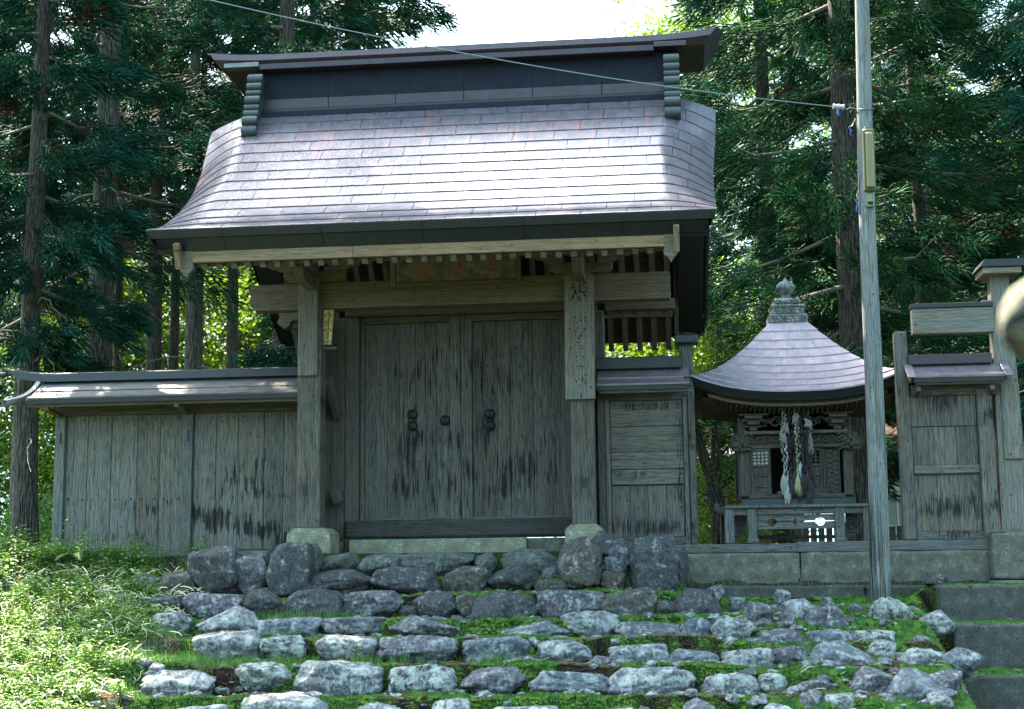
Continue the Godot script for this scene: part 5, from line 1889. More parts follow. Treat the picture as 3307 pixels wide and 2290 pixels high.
func forest() -> void:
	for s in 4:
		sprays.append(make_spray(100 + s))
	for s in 3:
		leafballs.append(make_leafball(200 + s, 16, 0.42, 0.13))
	# left of the gate
	cedar("cedar", "thick straight cedar with a pale trunk, rising behind the left third of the plank fence", -6.36, -5.0, 0.235, 21.0, 4.6, 2.2, 34, 0.85, M.bark_pale, 16, 11.5)
	cedar("cedar", "dark cedar with a split pale scar on its trunk, just behind the fence's left end", -6.62, -3.3, 0.165, 17.0, 2.7, 1.75, 62, 0.75, null, 12)
	cedar("cedar", "pale yellow-green lit bare trunk low at the far left edge", -10.75, -12.0, 0.16, 18.0, 6.8, 2.0, 24, 0.9, M.bark_pale, 5)
	cedar("cedar", "thin dark cedar just right of the thick pale trunk", -9.55, -14.0, 0.125, 18.0, 7.6, 1.8, 22, 0.9)
	cedar("cedar", "broad brownish cedar trunk in the gap left of the gate, leftmost of the middle group", -7.28, -10.0, 0.185, 16.0, 7.0, 2.0, 24, 0.9)
	cedar("cedar", "slim grey cedar trunk between two stouter ones left of the gate", -8.3, -14.0, 0.14, 17.0, 7.8, 1.7, 22, 0.9)
	cedar("cedar", "mottled cedar trunk under the left eave, with a sunlit pale stretch above", -6.2, -9.0, 0.17, 16.5, 7.4, 1.8, 22, 0.95, M.bark_pale)
	cedar("cedar", "straight grey cedar trunk between the eave end and the crossbeam of the gate", -6.4, -12.0, 0.155, 17.0, 7.6, 1.9, 22, 0.95, M.bark_pale)
	cedar("cedar", "dark cedar close behind the gate's left side, its crown above the roof", -3.6, -5.6, 0.19, 20.0, 6.0, 2.2, 46, 0.85)
	cedar("young_cedar", "young dark cedar with drooping boughs beside the left gate post", -3.05, -4.4, 0.08, 5.2, 0.9, 1.05, 20, 0.8, null, 0)
	cedar("cedar", "cedar whose crown rises above the left end of the gate ridge", -3.7, -10.5, 0.2, 22.0, 6.0, 2.6, 46, 0.95)
	for c in [[-10.4, -9.2, "dark cedar filling the far left edge, behind the scarred one"], [-12.9, -12.6, "dark cedar at the far left edge, further back than its neighbours"], [-15.0, -19.0, "first of the deep dark cedars at the far left"], [-12.2, -17.5, "second deep cedar from the left, behind the thin one"], [-9.2, -18.5, "deep cedar between the thick pale trunk and the brownish one"], [-6.0, -17.0, "deep cedar behind the mottled trunk, its crown over the left roof corner"], [-4.6, -15.0, "deep cedar whose crown shows over the left ridge end"]]:
		cedar("cedar", c[2], c[0], c[1], 0.16, 16.5 if c[1] > -14.0 else 21.0, 5.2 if c[1] > -14.0 else 8.2, 2.5, 46, 0.9, null, 3)
	# right of the gate
	cedar("cedar", "big rough-barked cedar behind the shrine and the pole", 5.06, -5.0, 0.24, 21.0, 1.9, 2.6, 58, 0.95)
	cedar("cedar", "dense cedar between the gate roof and the pole, with low drooping boughs", 4.1, -7.6, 0.17, 19.0, 1.6, 2.2, 58, 1.0)
	cedar("cedar", "cedar with pale green lit boughs right of the pole", 8.3, -6.2, 0.2, 20.0, 1.8, 2.5, 54, 1.15)
	cedar("cedar", "cedar seen between pole and signboard, further back", 7.0, -10.5, 0.18, 20.0, 2.4, 2.3, 48, 1.15)
	cedar("cedar", "cedar at the right edge, boughs hanging behind the signpost", 9.2, -2.6, 0.2, 18.0, 2.2, 2.5, 50, 0.9)
	cedar("cedar", "far cedar deep behind the right-hand screen", 10.4, -13.0, 0.2, 20.0, 3.0, 2.7, 46, 1.1)
	cedar("cedar", "far cedar whose crown closes the gap right of the sky opening", 6.4, -14.5, 0.2, 21.0, 4.0, 2.5, 46, 1.1)
	for c in [[7.7, -18.5, "deep cedar right of the sky opening, behind the pole"], [11.6, -17.0, "deep cedar behind the signboard, furthest of that side"], [15.0, -20.0, "deep cedar at the far right, beyond the hall"], [12.6, -7.6, "dark cedar outside the right edge, boughs reaching in at the top"]]:
		cedar("cedar", c[2], c[0], c[1], 0.18, 20.0, 3.0, 2.8, 58, 1.0, null, 3)
	# the wood goes on round the clearing behind the viewer; it keeps the low sky off the gate front
	for q in 12:
		var an := -0.5 + q * 0.37
		var wr := 17.0 + 5.0 * (q % 3)
		var back := cedar("cedar", "cedar of the wood behind the viewer", 1.0 + cos(an) * wr, 15.0 + sin(an) * wr * 0.85, 0.22, 19.0, 1.5, 3.4, 34, 0.9, null, 0)
		back.set_meta("group", "cedars of the wood behind the viewer")
	# sunlit broadleaf belt further back
	var g := "sunlit broadleaf trees beyond the cedar trunks"
	var lab := ["far left bright tree behind the pale bare trunk", "bright yellow-green tree behind the thick cedar trunk", "bright tree filling the gap right of the thick cedar trunk", "bright tree behind the middle group of trunks", "bright tree under the left eave of the gate", "bright tree glimpsed behind the left gate post", "pale tall tree whose top shows above the ridge in the sky gap", "second pale treetop in the sky gap, nearer the right cedars", "bright tree behind the shrine's left side", "bright yellow tree showing right of the pole", "bright tree behind the signboard", "bright tree beyond the right edge cedars"]
	var spots := [[-20.5, -27.0, 10.0], [-17.0, -30.0, 11.0], [-14.2, -26.0, 10.0], [-11.5, -29.0, 11.0], [-8.8, -26.5, 10.0], [-5.5, -30.0, 10.0], [3.2, -34.0, 19.5], [6.4, -33.0, 20.5], [2.6, -21.0, 7.0], [9.5, -24.0, 12.5], [12.5, -27.0, 12.0], [16.0, -25.0, 11.0]]
	for q in spots.size():
		var s: Array = spots[q]
		broadleaf("broadleaf_tree", lab[q], s[0], s[1], s[2], 2.9 if q < 6 else 3.3, 0.2 if s[2] < 14 else 5.0, 3000 if q < 6 else 2400, Color(0.13, 0.215, 0.045), 1.15, g)
	# forked tree beside the shrine, low shrubs
	var f := thing("forked_tree", "slender dark forked tree with bright small leaves between the narrow wall and the shrine", "tree", Vector3(2.98, -0.2, -4.2))
	var k := MB.new()
	k.tube(PackedVector3Array([Vector3(3.05, -0.3, -4.2), Vector3(3.02, 0.3, -4.2), Vector3(2.93, 0.75, -4.2), Vector3(2.80, 1.2, -4.15), Vector3(2.66, 1.7, -4.1), Vector3(2.6, 2.4, -4.0)]), PackedFloat32Array([0.15, 0.12, 0.11, 0.075, 0.06, 0.04]), 10, false)
	obj("trunk", k, M.bark, f)
	k = MB.new()
	k.tube(PackedVector3Array([Vector3(2.95, 0.7, -4.2), Vector3(3.0, 1.0, -4.22), Vector3(2.98, 1.4, -4.25), Vector3(3.06, 2.0, -4.3), Vector3(3.1, 3.0, -4.4)]), PackedFloat32Array([0.09, 0.085, 0.075, 0.06, 0.03]), 10, false)
	obj("limb", k, M.bark, f)
	var where: Array[Transform3D] = []
	var tint := PackedColorArray()
	for q in 420:
		var c := Vector3(rr(-0.45, 0.75), rr(0.15, 3.2), rr(-0.9, 0.2))
		where.append(turned(Vector3(rr(-1, 1), rr(-0.5, 0.3), rr(-1, 1)), rr(0, 6), rr(0.35, 0.6), c))
		var gg := rr(0.7, 1.3)
		tint.append(Color(0.12 * gg, 0.205 * gg, 0.045 * gg))
	many("foliage", leafballs[0], M.leaf, where, tint, f)
	for s in [[-7.3, -1.3, 0.75, 0.8, "leafy bush at the far left end of the fence, lowest and nearest"], [-8.6, -2.6, 0.9, 0.9, "leafy bush at the left edge behind the first bush"], [-10.5, -7.0, 1.2, 1.3, "bush between the far left trunks"], [-8.0, -7.5, 1.3, 1.2, "bush behind the fence's left half"], [-4.9, -8.5, 1.4, 1.2, "bush behind the fence beside the gate"], [3.0, -6.8, 0.8, 0.6, "low bush behind the shrine's left corner"]]:
		var bu := thing("bush", s[4], "bush", Vector3(s[0], -0.25, s[1]))
		var wh: Array[Transform3D] = []
		var ti := PackedColorArray()
		var st := MB.new()
		for q in 9:
			var a := q * 0.7
			st.tube(PackedVector3Array([Vector3(s[0], -0.3, s[1]), Vector3(s[0] + cos(a) * s[3] * 0.4, -0.25 + s[2] * 0.6, s[1] + sin(a) * s[3] * 0.4), Vector3(s[0] + cos(a) * s[3] * 0.8, -0.25 + s[2], s[1] + sin(a) * s[3] * 0.8)]), PackedFloat32Array([0.012, 0.009, 0.004]), 4, false)
		obj("stems", st, M.twig, bu)
		for q in int(260 * s[3]):
			var d: Vector3 = Vector3(rng.randfn(0, 0.45), 0, rng.randfn(0, 0.45)) * float(s[3])
			d.y = s[2] * rr(0.05, 1.0) * exp(-d.length_squared() / (s[3] * s[3] * 1.6))
			wh.append(turned(Vector3(rr(-1, 1), rr(-0.3, 0.5), rr(-1, 1)), rr(0, 6), rr(0.4, 0.7), d))
			var gg := rr(0.7, 1.3)
			ti.append(Color(0.10 * gg, 0.195 * gg, 0.045 * gg))
		many("foliage", leafballs[1], M.herb, wh, ti, bu)

var near_at := Vector3(2.860, -0.158, 14.428)
var stone_list := [
	["big rounded dark boulder standing before the fence, left of the left gate post", "d", "r", -2.54, -0.41, 0.95, 0.60, 0.57, 0.46],
	["lichen-blotched angular boulder wedged between the two big ones left of the gate", "m", "a", -2.16, -0.44, 0.98, 0.39, 0.45, 0.36],
	["tall upright dark boulder right in front of the left gate post stone", "d", "t", -1.72, -0.40, 1.00, 0.48, 0.60, 0.48],
	["narrow grey-green stone tucked behind the tall boulder at the left post", "g", "t", -1.53, -0.29, 0.75, 0.16, 0.38, 0.30],
	["small dark angular stone on the ground left of the big round boulder", "d", "a", -2.96, -0.53, 0.95, 0.35, 0.27, 0.26],
	["mossy stone among the weeds, leftmost of the upper stones", "g", "a", -3.35, -0.54, 0.85, 0.27, 0.26, 0.21],
	["small grey-green stone peeping between the tops of the left boulders", "g", "r", -2.12, -0.29, 0.70, 0.18, 0.22, 0.18],
	["upright dark boulder in front of the right gate post stone", "d", "t", 1.39, -0.37, 0.98, 0.44, 0.54, 0.43],
	["tallest squared dark boulder, right of the heap beside the right post", "d", "t", 2.15, -0.40, 0.98, 0.46, 0.66, 0.50],
	["broad wedge-shaped slab lying on top of the heap right of the right post", "d", "w", 1.70, -0.17, 0.62, 0.52, 0.29, 0.39],
	["thin flat stone halfway down the heap between the two right boulders", "m", "f", 1.81, -0.30, 0.75, 0.25, 0.24, 0.19],
	["angular grey stone under the flat one in the right-hand heap", "m", "a", 1.69, -0.39, 0.80, 0.20, 0.22, 0.18],
	["small angular stone at the heart of the right-hand heap", "m", "a", 1.79, -0.42, 0.88, 0.17, 0.16, 0.13],
	["dark angular stone at the foot of the right-hand heap", "d", "a", 1.74, -0.57, 0.95, 0.26, 0.26, 0.21],
	["thin slab leaning against the tuff wall's left end", "d", "w", 2.44, -0.43, 0.60, 0.15, 0.51, 0.41],
	["mossy grey-green rounded boulder, leftmost in the first row right under the door sill", "g", "r", -1.27, -0.35, 0.60, 0.41, 0.27, 0.40],
	["mossy grey-green rounded boulder, second from left in the first row right under the door sill", "g", "r", -0.80, -0.36, 0.60, 0.50, 0.27, 0.40],
	["mossy grey-green rounded boulder, third from left in the first row right under the door sill", "g", "r", -0.19, -0.36, 0.58, 0.80, 0.28, 0.40],
	["mossy grey-green rounded boulder, fourth from left in the first row right under the door sill", "g", "r", 0.33, -0.37, 0.60, 0.25, 0.29, 0.40],
	["mossy grey-green rounded boulder, fifth from left in the first row right under the door sill", "g", "r", 0.81, -0.35, 0.58, 0.66, 0.31, 0.40],
	["dark grey long flat stone, leftmost in the second row under the sill", "d", "f", -1.23, -0.54, 0.88, 0.75, 0.28, 0.50],
	["dark grey long flat stone, second from left in the second row under the sill", "d", "f", -0.45, -0.54, 0.90, 0.73, 0.31, 0.50],
	["dark grey long flat stone, third from left in the second row under the sill", "d", "f", 0.18, -0.54, 0.90, 0.46, 0.33, 0.35],
	["dark grey wedge-shaped stone, fourth from left in the second row under the sill", "d", "w", 0.71, -0.50, 0.92, 0.57, 0.34, 0.43],
	["grey lichen-specked rounded boulder, fifth from left in the second row under the sill", "m", "r", 1.07, -0.50, 0.75, 0.18, 0.20, 0.16],
	["dark grey angular stone, sixth from left in the second row under the sill", "d", "a", 1.10, -0.62, 1.05, 0.34, 0.21, 0.26],
	["grey lichen-specked angular stone, leftmost in the row just under the upright boulders", "m", "a", -3.44, -0.74, 1.30, 0.31, 0.22, 0.23],
	["dark grey rounded boulder, second from left in the row just under the upright boulders", "d", "r", -3.03, -0.78, 1.30, 0.55, 0.28, 0.41],
	["grey lichen-specked long flat stone, third from left in the row just under the upright boulders", "m", "f", -2.44, -0.80, 1.30, 0.61, 0.35, 0.46],
	["dark grey wedge-shaped stone, fourth from left in the row just under the upright boulders", "d", "w", -1.93, -0.74, 1.28, 0.44, 0.32, 0.33],
	["dark grey long flat stone, fifth from left in the row just under the upright boulders", "d", "f", -1.38, -0.79, 1.30, 0.65, 0.37, 0.49],
	["grey lichen-specked angular stone, sixth from left in the row just under the upright boulders", "m", "a", -0.75, -0.78, 1.30, 0.59, 0.35, 0.44],
	["dark grey angular stone, seventh from left in the row just under the upright boulders", "d", "a", -0.38, -0.86, 1.30, 0.20, 0.17, 0.15],
	["dark grey angular stone, eighth from left in the row just under the upright boulders", "d", "a", -0.10, -0.80, 1.30, 0.46, 0.33, 0.35],
	["dark grey angular stone, ninth from left in the row just under the upright boulders", "d", "a", 0.21, -0.79, 1.25, 0.21, 0.24, 0.20],
	["dark grey long flat stone, tenth from left in the row just under the upright boulders", "d", "f", 0.63, -0.83, 1.32, 0.66, 0.35, 0.49],
	["grey lichen-specked long flat stone, eleventh from left in the row just under the upright boulders", "m", "f", 1.29, -0.81, 1.30, 0.65, 0.35, 0.49],
	["dark grey rounded boulder, twelfth from left in the row just under the upright boulders", "d", "r", 1.90, -0.81, 1.30, 0.62, 0.36, 0.47],
	["dark grey angular stone, thirteenth from left in the row just under the upright boulders", "d", "a", 2.29, -0.84, 1.25, 0.20, 0.20, 0.16],
	["dark grey rounded boulder, fourteenth from left in the row just under the upright boulders", "d", "r", 2.58, -0.84, 1.30, 0.47, 0.42, 0.35],
	["grey lichen-specked angular stone, fifteenth from left in the row just under the upright boulders", "m", "a", 2.79, -0.71, 1.00, 0.19, 0.22, 0.18],
	["lichen-pale long flat stone, leftmost in the middle terrace row", "p", "f", -3.14, -0.96, 1.90, 0.31, 0.22, 0.23],
	["lichen-pale rounded boulder, second from left in the middle terrace row", "p", "r", -2.75, -0.95, 1.90, 0.44, 0.29, 0.33],
	["lichen-pale wedge-shaped stone, third from left in the middle terrace row", "p", "w", -2.12, -0.93, 1.90, 0.65, 0.34, 0.49],
	["grey lichen-specked long flat stone, fourth from left in the middle terrace row", "m", "f", -1.49, -1.01, 1.90, 0.68, 0.28, 0.50],
	["grey lichen-specked rounded boulder, fifth from left in the middle terrace row", "m", "r", -0.83, -1.00, 1.90, 0.62, 0.27, 0.46],
	["grey lichen-specked wedge-shaped stone, sixth from left in the middle terrace row", "m", "w", -0.12, -0.99, 1.90, 0.77, 0.25, 0.50],
	["grey lichen-specked wedge-shaped stone, seventh from left in the middle terrace row", "m", "w", 0.99, -1.04, 1.90, 0.68, 0.23, 0.50],
	["lichen-pale rounded boulder, eighth from left in the middle terrace row", "p", "r", 1.55, -0.98, 1.85, 0.58, 0.28, 0.44],
	["grey lichen-specked rounded boulder, ninth from left in the middle terrace row", "m", "r", 2.10, -1.09, 1.95, 0.61, 0.29, 0.46],
	["grey lichen-specked rounded boulder, tenth from left in the middle terrace row", "m", "r", 2.57, -1.06, 1.90, 0.34, 0.30, 0.26],
	["lichen-pale angular stone, eleventh from left in the middle terrace row", "p", "a", 2.93, -1.05, 1.95, 0.41, 0.27, 0.31],
	["grey lichen-specked angular stone, twelfth from left in the middle terrace row", "m", "a", 3.20, -0.90, 1.60, 0.28, 0.27, 0.21],
	["lichen-pale angular stone, fourteenth from left in the middle terrace row", "p", "a", 3.61, -0.87, 1.50, 0.33, 0.27, 0.24],
	["grey lichen-specked long flat stone, fifteenth from left in the middle terrace row", "m", "f", 3.86, -0.96, 1.70, 0.42, 0.30, 0.32],
	["grey lichen-specked angular stone, thirteenth from left in the middle terrace row", "m", "a", 3.45, -0.98, 1.75, 0.17, 0.20, 0.16],
	["black-and-white mottled rounded boulder, sixteenth from left in the middle terrace row", "t", "r", 4.47, -0.94, 1.60, 0.42, 0.40, 0.32],
	["lichen-pale wedge-shaped stone, seventeenth from left in the middle terrace row", "p", "w", 4.88, -0.99, 1.60, 0.39, 0.26, 0.29],
	["lichen-pale rounded boulder, leftmost in the row below the middle one", "p", "r", -1.93, -1.16, 2.50, 0.65, 0.33, 0.49],
	["black-and-white mottled angular stone, second from left in the row below the middle one", "t", "a", -1.38, -1.15, 2.50, 0.44, 0.25, 0.33],
	["lichen-pale rounded boulder, third from left in the row below the middle one", "p", "r", -0.76, -1.18, 2.50, 0.56, 0.29, 0.42],
	["grey lichen-specked long flat stone, fourth from left in the row below the middle one", "m", "f", -0.10, -1.18, 2.50, 0.74, 0.28, 0.50],
	["grey lichen-specked rounded boulder, fifth from left in the row below the middle one", "m", "r", 0.66, -1.22, 2.50, 0.67, 0.33, 0.50],
	["lichen-pale angular stone, sixth from left in the row below the middle one", "p", "a", 1.31, -1.21, 2.50, 0.58, 0.27, 0.44],
	["lichen-pale long flat stone, eighth from left in the row below the middle one", "p", "f", 2.04, -1.27, 2.55, 0.55, 0.29, 0.41],
	["grey lichen-specked rounded boulder, ninth from left in the row below the middle one", "m", "r", 2.51, -1.30, 2.60, 0.50, 0.26, 0.37],
	["lichen-pale wedge-shaped stone, tenth from left in the row below the middle one", "p", "w", 2.85, -1.20, 2.30, 0.39, 0.20, 0.29],
	["grey lichen-specked rounded boulder, twelfth from left in the row below the middle one", "m", "r", 3.39, -1.15, 2.15, 0.48, 0.26, 0.36],
	["grey lichen-specked rounded boulder, fourteenth from left in the row below the middle one", "m", "r", 3.82, -1.18, 2.20, 0.39, 0.30, 0.30],
	["lichen-pale long flat stone, eleventh from left in the row below the middle one", "p", "f", 3.02, -1.33, 2.70, 0.45, 0.32, 0.34],
	["grey lichen-specked angular stone, thirteenth from left in the row below the middle one", "m", "a", 3.41, -1.28, 2.60, 0.31, 0.25, 0.23],
	["grey lichen-specked wedge-shaped stone, fifteenth from left in the row below the middle one", "m", "w", 3.86, -1.29, 2.70, 0.64, 0.35, 0.48],
	["black-and-white mottled angular stone, seventeenth from left in the row below the middle one", "t", "a", 4.25, -1.24, 2.50, 0.26, 0.25, 0.20],
	["lichen-pale rounded boulder, eighteenth from left in the row below the middle one", "p", "r", 4.61, -1.32, 2.70, 0.45, 0.31, 0.34],
	["grey lichen-specked rounded boulder, nineteenth from left in the row below the middle one", "m", "r", 4.92, -1.31, 2.70, 0.36, 0.27, 0.27],
	["black-and-white mottled long flat stone, sixteenth from left in the row below the middle one", "t", "f", 4.21, -1.14, 2.20, 0.40, 0.22, 0.30],
	["grey lichen-specked angular stone, seventh from left in the row below the middle one", "m", "a", 1.69, -1.31, 2.75, 0.23, 0.17, 0.17],
	["lichen-pale long flat stone, second from left in the last uncropped row", "p", "f", -2.17, -1.45, 3.20, 0.64, 0.28, 0.48],
	["lichen-pale rounded boulder, leftmost in the last uncropped row", "p", "r", -2.40, -1.33, 3.10, 0.15, 0.17, 0.14],
	["black-and-white mottled angular stone, third from left in the last uncropped row", "t", "a", -1.38, -1.39, 3.20, 0.48, 0.26, 0.36],
	["lichen-pale long flat stone, fourth from left in the last uncropped row", "p", "f", -0.68, -1.43, 3.20, 0.79, 0.38, 0.50],
	["black-and-white mottled long flat stone, fifth from left in the last uncropped row", "t", "f", 0.10, -1.45, 3.20, 0.61, 0.35, 0.45],
	["grey lichen-specked rounded boulder, sixth from left in the last uncropped row", "m", "r", 0.74, -1.43, 3.20, 0.56, 0.28, 0.42],
	["grey lichen-specked long flat stone, seventh from left in the last uncropped row", "m", "f", 1.41, -1.47, 3.20, 0.68, 0.25, 0.50],
	["lichen-pale long flat stone, eighth from left in the last uncropped row", "p", "f", 2.15, -1.45, 3.20, 0.76, 0.30, 0.50],
	["lichen-pale long flat stone, ninth from left in the last uncropped row", "p", "f", 2.83, -1.50, 3.25, 0.49, 0.29, 0.37],
	["black-and-white mottled angular stone, tenth from left in the last uncropped row", "t", "a", 3.20, -1.47, 3.20, 0.26, 0.21, 0.20],
	["grey lichen-specked angular stone, eleventh from left in the last uncropped row", "m", "a", 3.55, -1.50, 3.35, 0.28, 0.20, 0.21],
	["grey lichen-specked wedge-shaped stone, twelfth from left in the last uncropped row", "m", "w", 4.09, -1.46, 3.30, 0.46, 0.31, 0.35],
	["grey lichen-specked wedge-shaped stone, thirteenth from left in the last uncropped row", "m", "w", 4.44, -1.52, 3.50, 0.54, 0.40, 0.41],
	["grey lichen-specked angular stone, fifteenth from left in the last uncropped row", "m", "a", 4.63, -1.50, 3.35, 0.34, 0.34, 0.27],
	["lichen-pale angular stone, fourteenth from left in the last uncropped row", "p", "a", 4.54, -1.58, 3.75, 0.22, 0.22, 0.18],
	["lichen-pale rounded boulder, second from left in the cropped bottom row", "p", "r", -0.98, -1.64, 3.95, 0.69, 0.33, 0.50],
	["lichen-pale rounded boulder, third from left in the cropped bottom row", "p", "r", -0.14, -1.68, 3.95, 0.39, 0.26, 0.29],
	["lichen-pale angular stone, fourth from left in the cropped bottom row", "p", "a", 0.47, -1.65, 3.95, 0.31, 0.26, 0.23],
	["lichen-pale long flat stone, fifth from left in the cropped bottom row", "p", "f", 1.09, -1.71, 3.95, 0.55, 0.27, 0.42],
	["lichen-pale rounded boulder, sixth from left in the cropped bottom row", "p", "r", 1.91, -1.70, 3.95, 0.23, 0.23, 0.19],
	["grey lichen-specked rounded boulder, seventh from left in the cropped bottom row", "m", "r", 2.54, -1.66, 3.95, 0.27, 0.28, 0.22],
	["lichen-pale rounded boulder, eighth from left in the cropped bottom row", "p", "r", 3.21, -1.68, 3.95, 0.26, 0.25, 0.20],
	["lichen-pale long flat stone, tenth from left in the cropped bottom row", "p", "f", 3.72, -1.58, 3.75, 0.23, 0.18, 0.17],
	["grey lichen-specked long flat stone, ninth from left in the cropped bottom row", "m", "f", 3.49, -1.58, 3.75, 0.19, 0.19, 0.15],
	["lichen-pale long flat stone, leftmost in the cropped bottom row", "p", "f", -1.71, -1.69, 3.95, 0.49, 0.26, 0.37],
	["dark wedge-shaped stone lying on the kerb below the board screen", "d", "w", 5.20, -0.59, 0.40, 0.35, 0.20, 0.26],
	["pale pointed stone on the moss just below the tuff wall", "p", "a", 3.48, -0.74, 0.90, 0.16, 0.18, 0.14],
	["small flat pale stone on the moss left below the tuff wall", "p", "f", 3.01, -0.81, 1.05, 0.15, 0.18, 0.14],
	["tiny grey stone half sunk in moss left of the pole", "m", "f", 3.92, -0.82, 1.10, 0.12, 0.17, 0.14],
	["small grey cobble on the moss under the foot of the pole", "m", "r", 4.18, -0.88, 1.25, 0.14, 0.16, 0.13],
]

# ---------------------------------------------------------------- pole, lamp, wire, boards

func pole_and_wire() -> void:
	var p := thing("utility_pole", "tall leaning grey wooden pole in front of the shrine", "pole", Vector3(4.5, -0.76, 0.6))
	var k := MB.new()
	k.wall = Rect2(4.3, -0.8, 0.5, 7.4)
	var pts := PackedVector3Array()
	var rad := PackedFloat32Array()
	for q in 16:
		var t := q / 15.0
		pts.append(Vector3(lerpf(4.507, 4.63, t) + 0.010 * sin(t * 9.0), lerpf(-0.85, 7.0, t), 0.6 + 0.012 * sin(t * 6.0)))
		rad.append(lerpf(0.107, 0.073, t))
	k.tube(pts, rad, 20, true)
	obj("shaft", k, M.pole, p)
	for y in [3.44, 4.52]:
		k = MB.new()
		var ring := PackedVector3Array()
		for q in 17:
			var a := TAU * q / 16.0
			var x := lerpf(4.507, 4.63, (y + 0.85) / 7.85)
			ring.append(Vector3(x + cos(a) * 0.093, y + 0.008 * sin(a * 3.0), 0.6 + sin(a) * 0.093))
		k.tube(ring, PackedFloat32Array([0.006, 0.006, 0.006, 0.006, 0.006, 0.006, 0.006, 0.006, 0.006, 0.006, 0.006, 0.006, 0.006, 0.006, 0.006, 0.006, 0.006]), 6, false)
		obj("wire_binding", k, M.zinc, p)
	# a thin conduit up the left side
	k = MB.new()
	k.tube(PackedVector3Array([Vector3(4.475, 3.35, 0.635), Vector3(4.49, 3.9, 0.64), Vector3(4.50, 4.3, 0.64), Vector3(4.475, 4.42, 0.65), Vector3(4.44, 4.34, 0.66), Vector3(4.40, 4.33, 0.66)]), PackedFloat32Array([0.009, 0.009, 0.009, 0.007, 0.006, 0.004]), 6)
	obj("cable", k, M.zinc, p)
	for b in [[4.40, 4.33, 0.08], [4.43, 3.52, 0.13]]:
		k = MB.new()
		k.tube(PackedVector3Array([Vector3(b[0], b[1], 0.66), Vector3(b[0] + 0.03, b[1] - 0.05, 0.66), Vector3(b[0] + 0.01, b[1] - b[2], 0.66), Vector3(b[0] + 0.05, b[1] - b[2] - 0.03, 0.65)]), PackedFloat32Array([0.006, 0.007, 0.006, 0.003]), 5)
		obj("loose_wire", k, M.blue_tape, p)
	# lamp
	var l := thing("strip_lamp", "unlit olive-yellow fluorescent strip lamp strapped to the wooden pole", "lamp", Vector3(4.59, 3.6, 0.72))
	var sl := Basis.from_euler(Vector3(0, 0, -0.016))
	var xo := 4.592
	k = MB.new()
	k.cbox(Vector3(xo, 3.925, 0.73), Vector3(0.125, 0.70, 0.06), 0.016, sl)
	obj("housing", k, M.lamp_case, l)
	k = MB.new()
	k.cbox(Vector3(xo + 0.004, 3.915, 0.768), Vector3(0.085, 0.62, 0.05), 0.018, sl)
	obj("cover", k, M.lamp_cover, l)
	for d in [-0.053, 0.053]:
		k = MB.new()
		k.cbox(Vector3(xo + d, 3.925, 0.764), Vector3(0.012, 0.67, 0.016), 0.004, sl)
		obj("rim", k, M.lamp_case, l)
	k = MB.new()
	k.tube(PackedVector3Array([Vector3(xo - 0.03, 4.27, 0.73), Vector3(xo - 0.028, 4.30, 0.73), Vector3(xo + 0.028, 4.30, 0.73), Vector3(xo + 0.03, 4.27, 0.73)]), PackedFloat32Array([0.006, 0.006, 0.006, 0.006]), 6)
	obj("hanger", k, M.lamp_case, l)
	k = MB.new()
	k.cbox(Vector3(xo - 0.005, 3.525, 0.705), Vector3(0.075, 0.11, 0.012), 0.003)
	k.cbox(Vector3(xo - 0.04, 3.49, 0.70), Vector3(0.01, 0.16, 0.05), 0.003)
	k.cbox(Vector3(xo + 0.03, 3.49, 0.70), Vector3(0.01, 0.16, 0.05), 0.003)
	k.cbox(Vector3(xo - 0.005, 3.42, 0.70), Vector3(0.08, 0.012, 0.05), 0.003)
	obj("bracket", k, M.lamp_bracket, l)
	# wire to the left, over the gate roof
	var w := thing("overhead_wire", "single overhead wire crossing the gate roof from the pole to the upper left", "wire", Vector3(4.4, 4.5, 0.65))
	k = MB.new()
	var a := Vector3(4.26, 4.56, 0.68)
	var e := Vector3(-4.6, 5.42, 4.9)
	pts = PackedVector3Array()
	rad = PackedFloat32Array()
	for q in 40:
		var t := q / 39.0
		pts.append(a.lerp(e, t) + Vector3(0, -0.52 * 4.0 * t * (1.0 - t) * 0.45, 0))
		rad.append(0.0058)
	k.tube(pts, rad, 6)
	obj("strand", k, M.wire, w)
	k = MB.new()
	k.tube(PackedVector3Array([Vector3(4.50, 4.53, 0.64), Vector3(4.44, 4.55, 0.65), Vector3(4.39, 4.53, 0.66), Vector3(4.35, 4.555, 0.67), Vector3(4.26, 4.56, 0.68)]), PackedFloat32Array([0.008, 0.008, 0.008, 0.009, 0.009]), 6)
	obj("pigtail", k, M.zinc, w)
	k = MB.new()
	for q in 5:
		k.tube(PackedVector3Array([Vector3(4.24 + q * 0.025, 4.565 - q * 0.003, 0.68), Vector3(4.262 + q * 0.025, 4.563 - q * 0.003, 0.68)]), PackedFloat32Array([0.030 - 0.006 * (q % 2), 0.030 - 0.006 * (q % 2)]), 10)
	obj("insulator", k, M.porcelain, w)
	k = MB.new()
	k.tube(PackedVector3Array([Vector3(4.29, 4.53, 0.69), Vector3(4.285, 4.49, 0.69), Vector3(4.30, 4.45, 0.69)]), PackedFloat32Array([0.012, 0.02, 0.004]), 6)
	obj("tape", k, M.blue_tape, w)

func print_mat(im: Image) -> StandardMaterial3D:
	var m := StandardMaterial3D.new()
	m.albedo_texture = ImageTexture.create_from_image(im)
	m.roughness = 0.8
	m.metallic_specular = 0.3
	return m

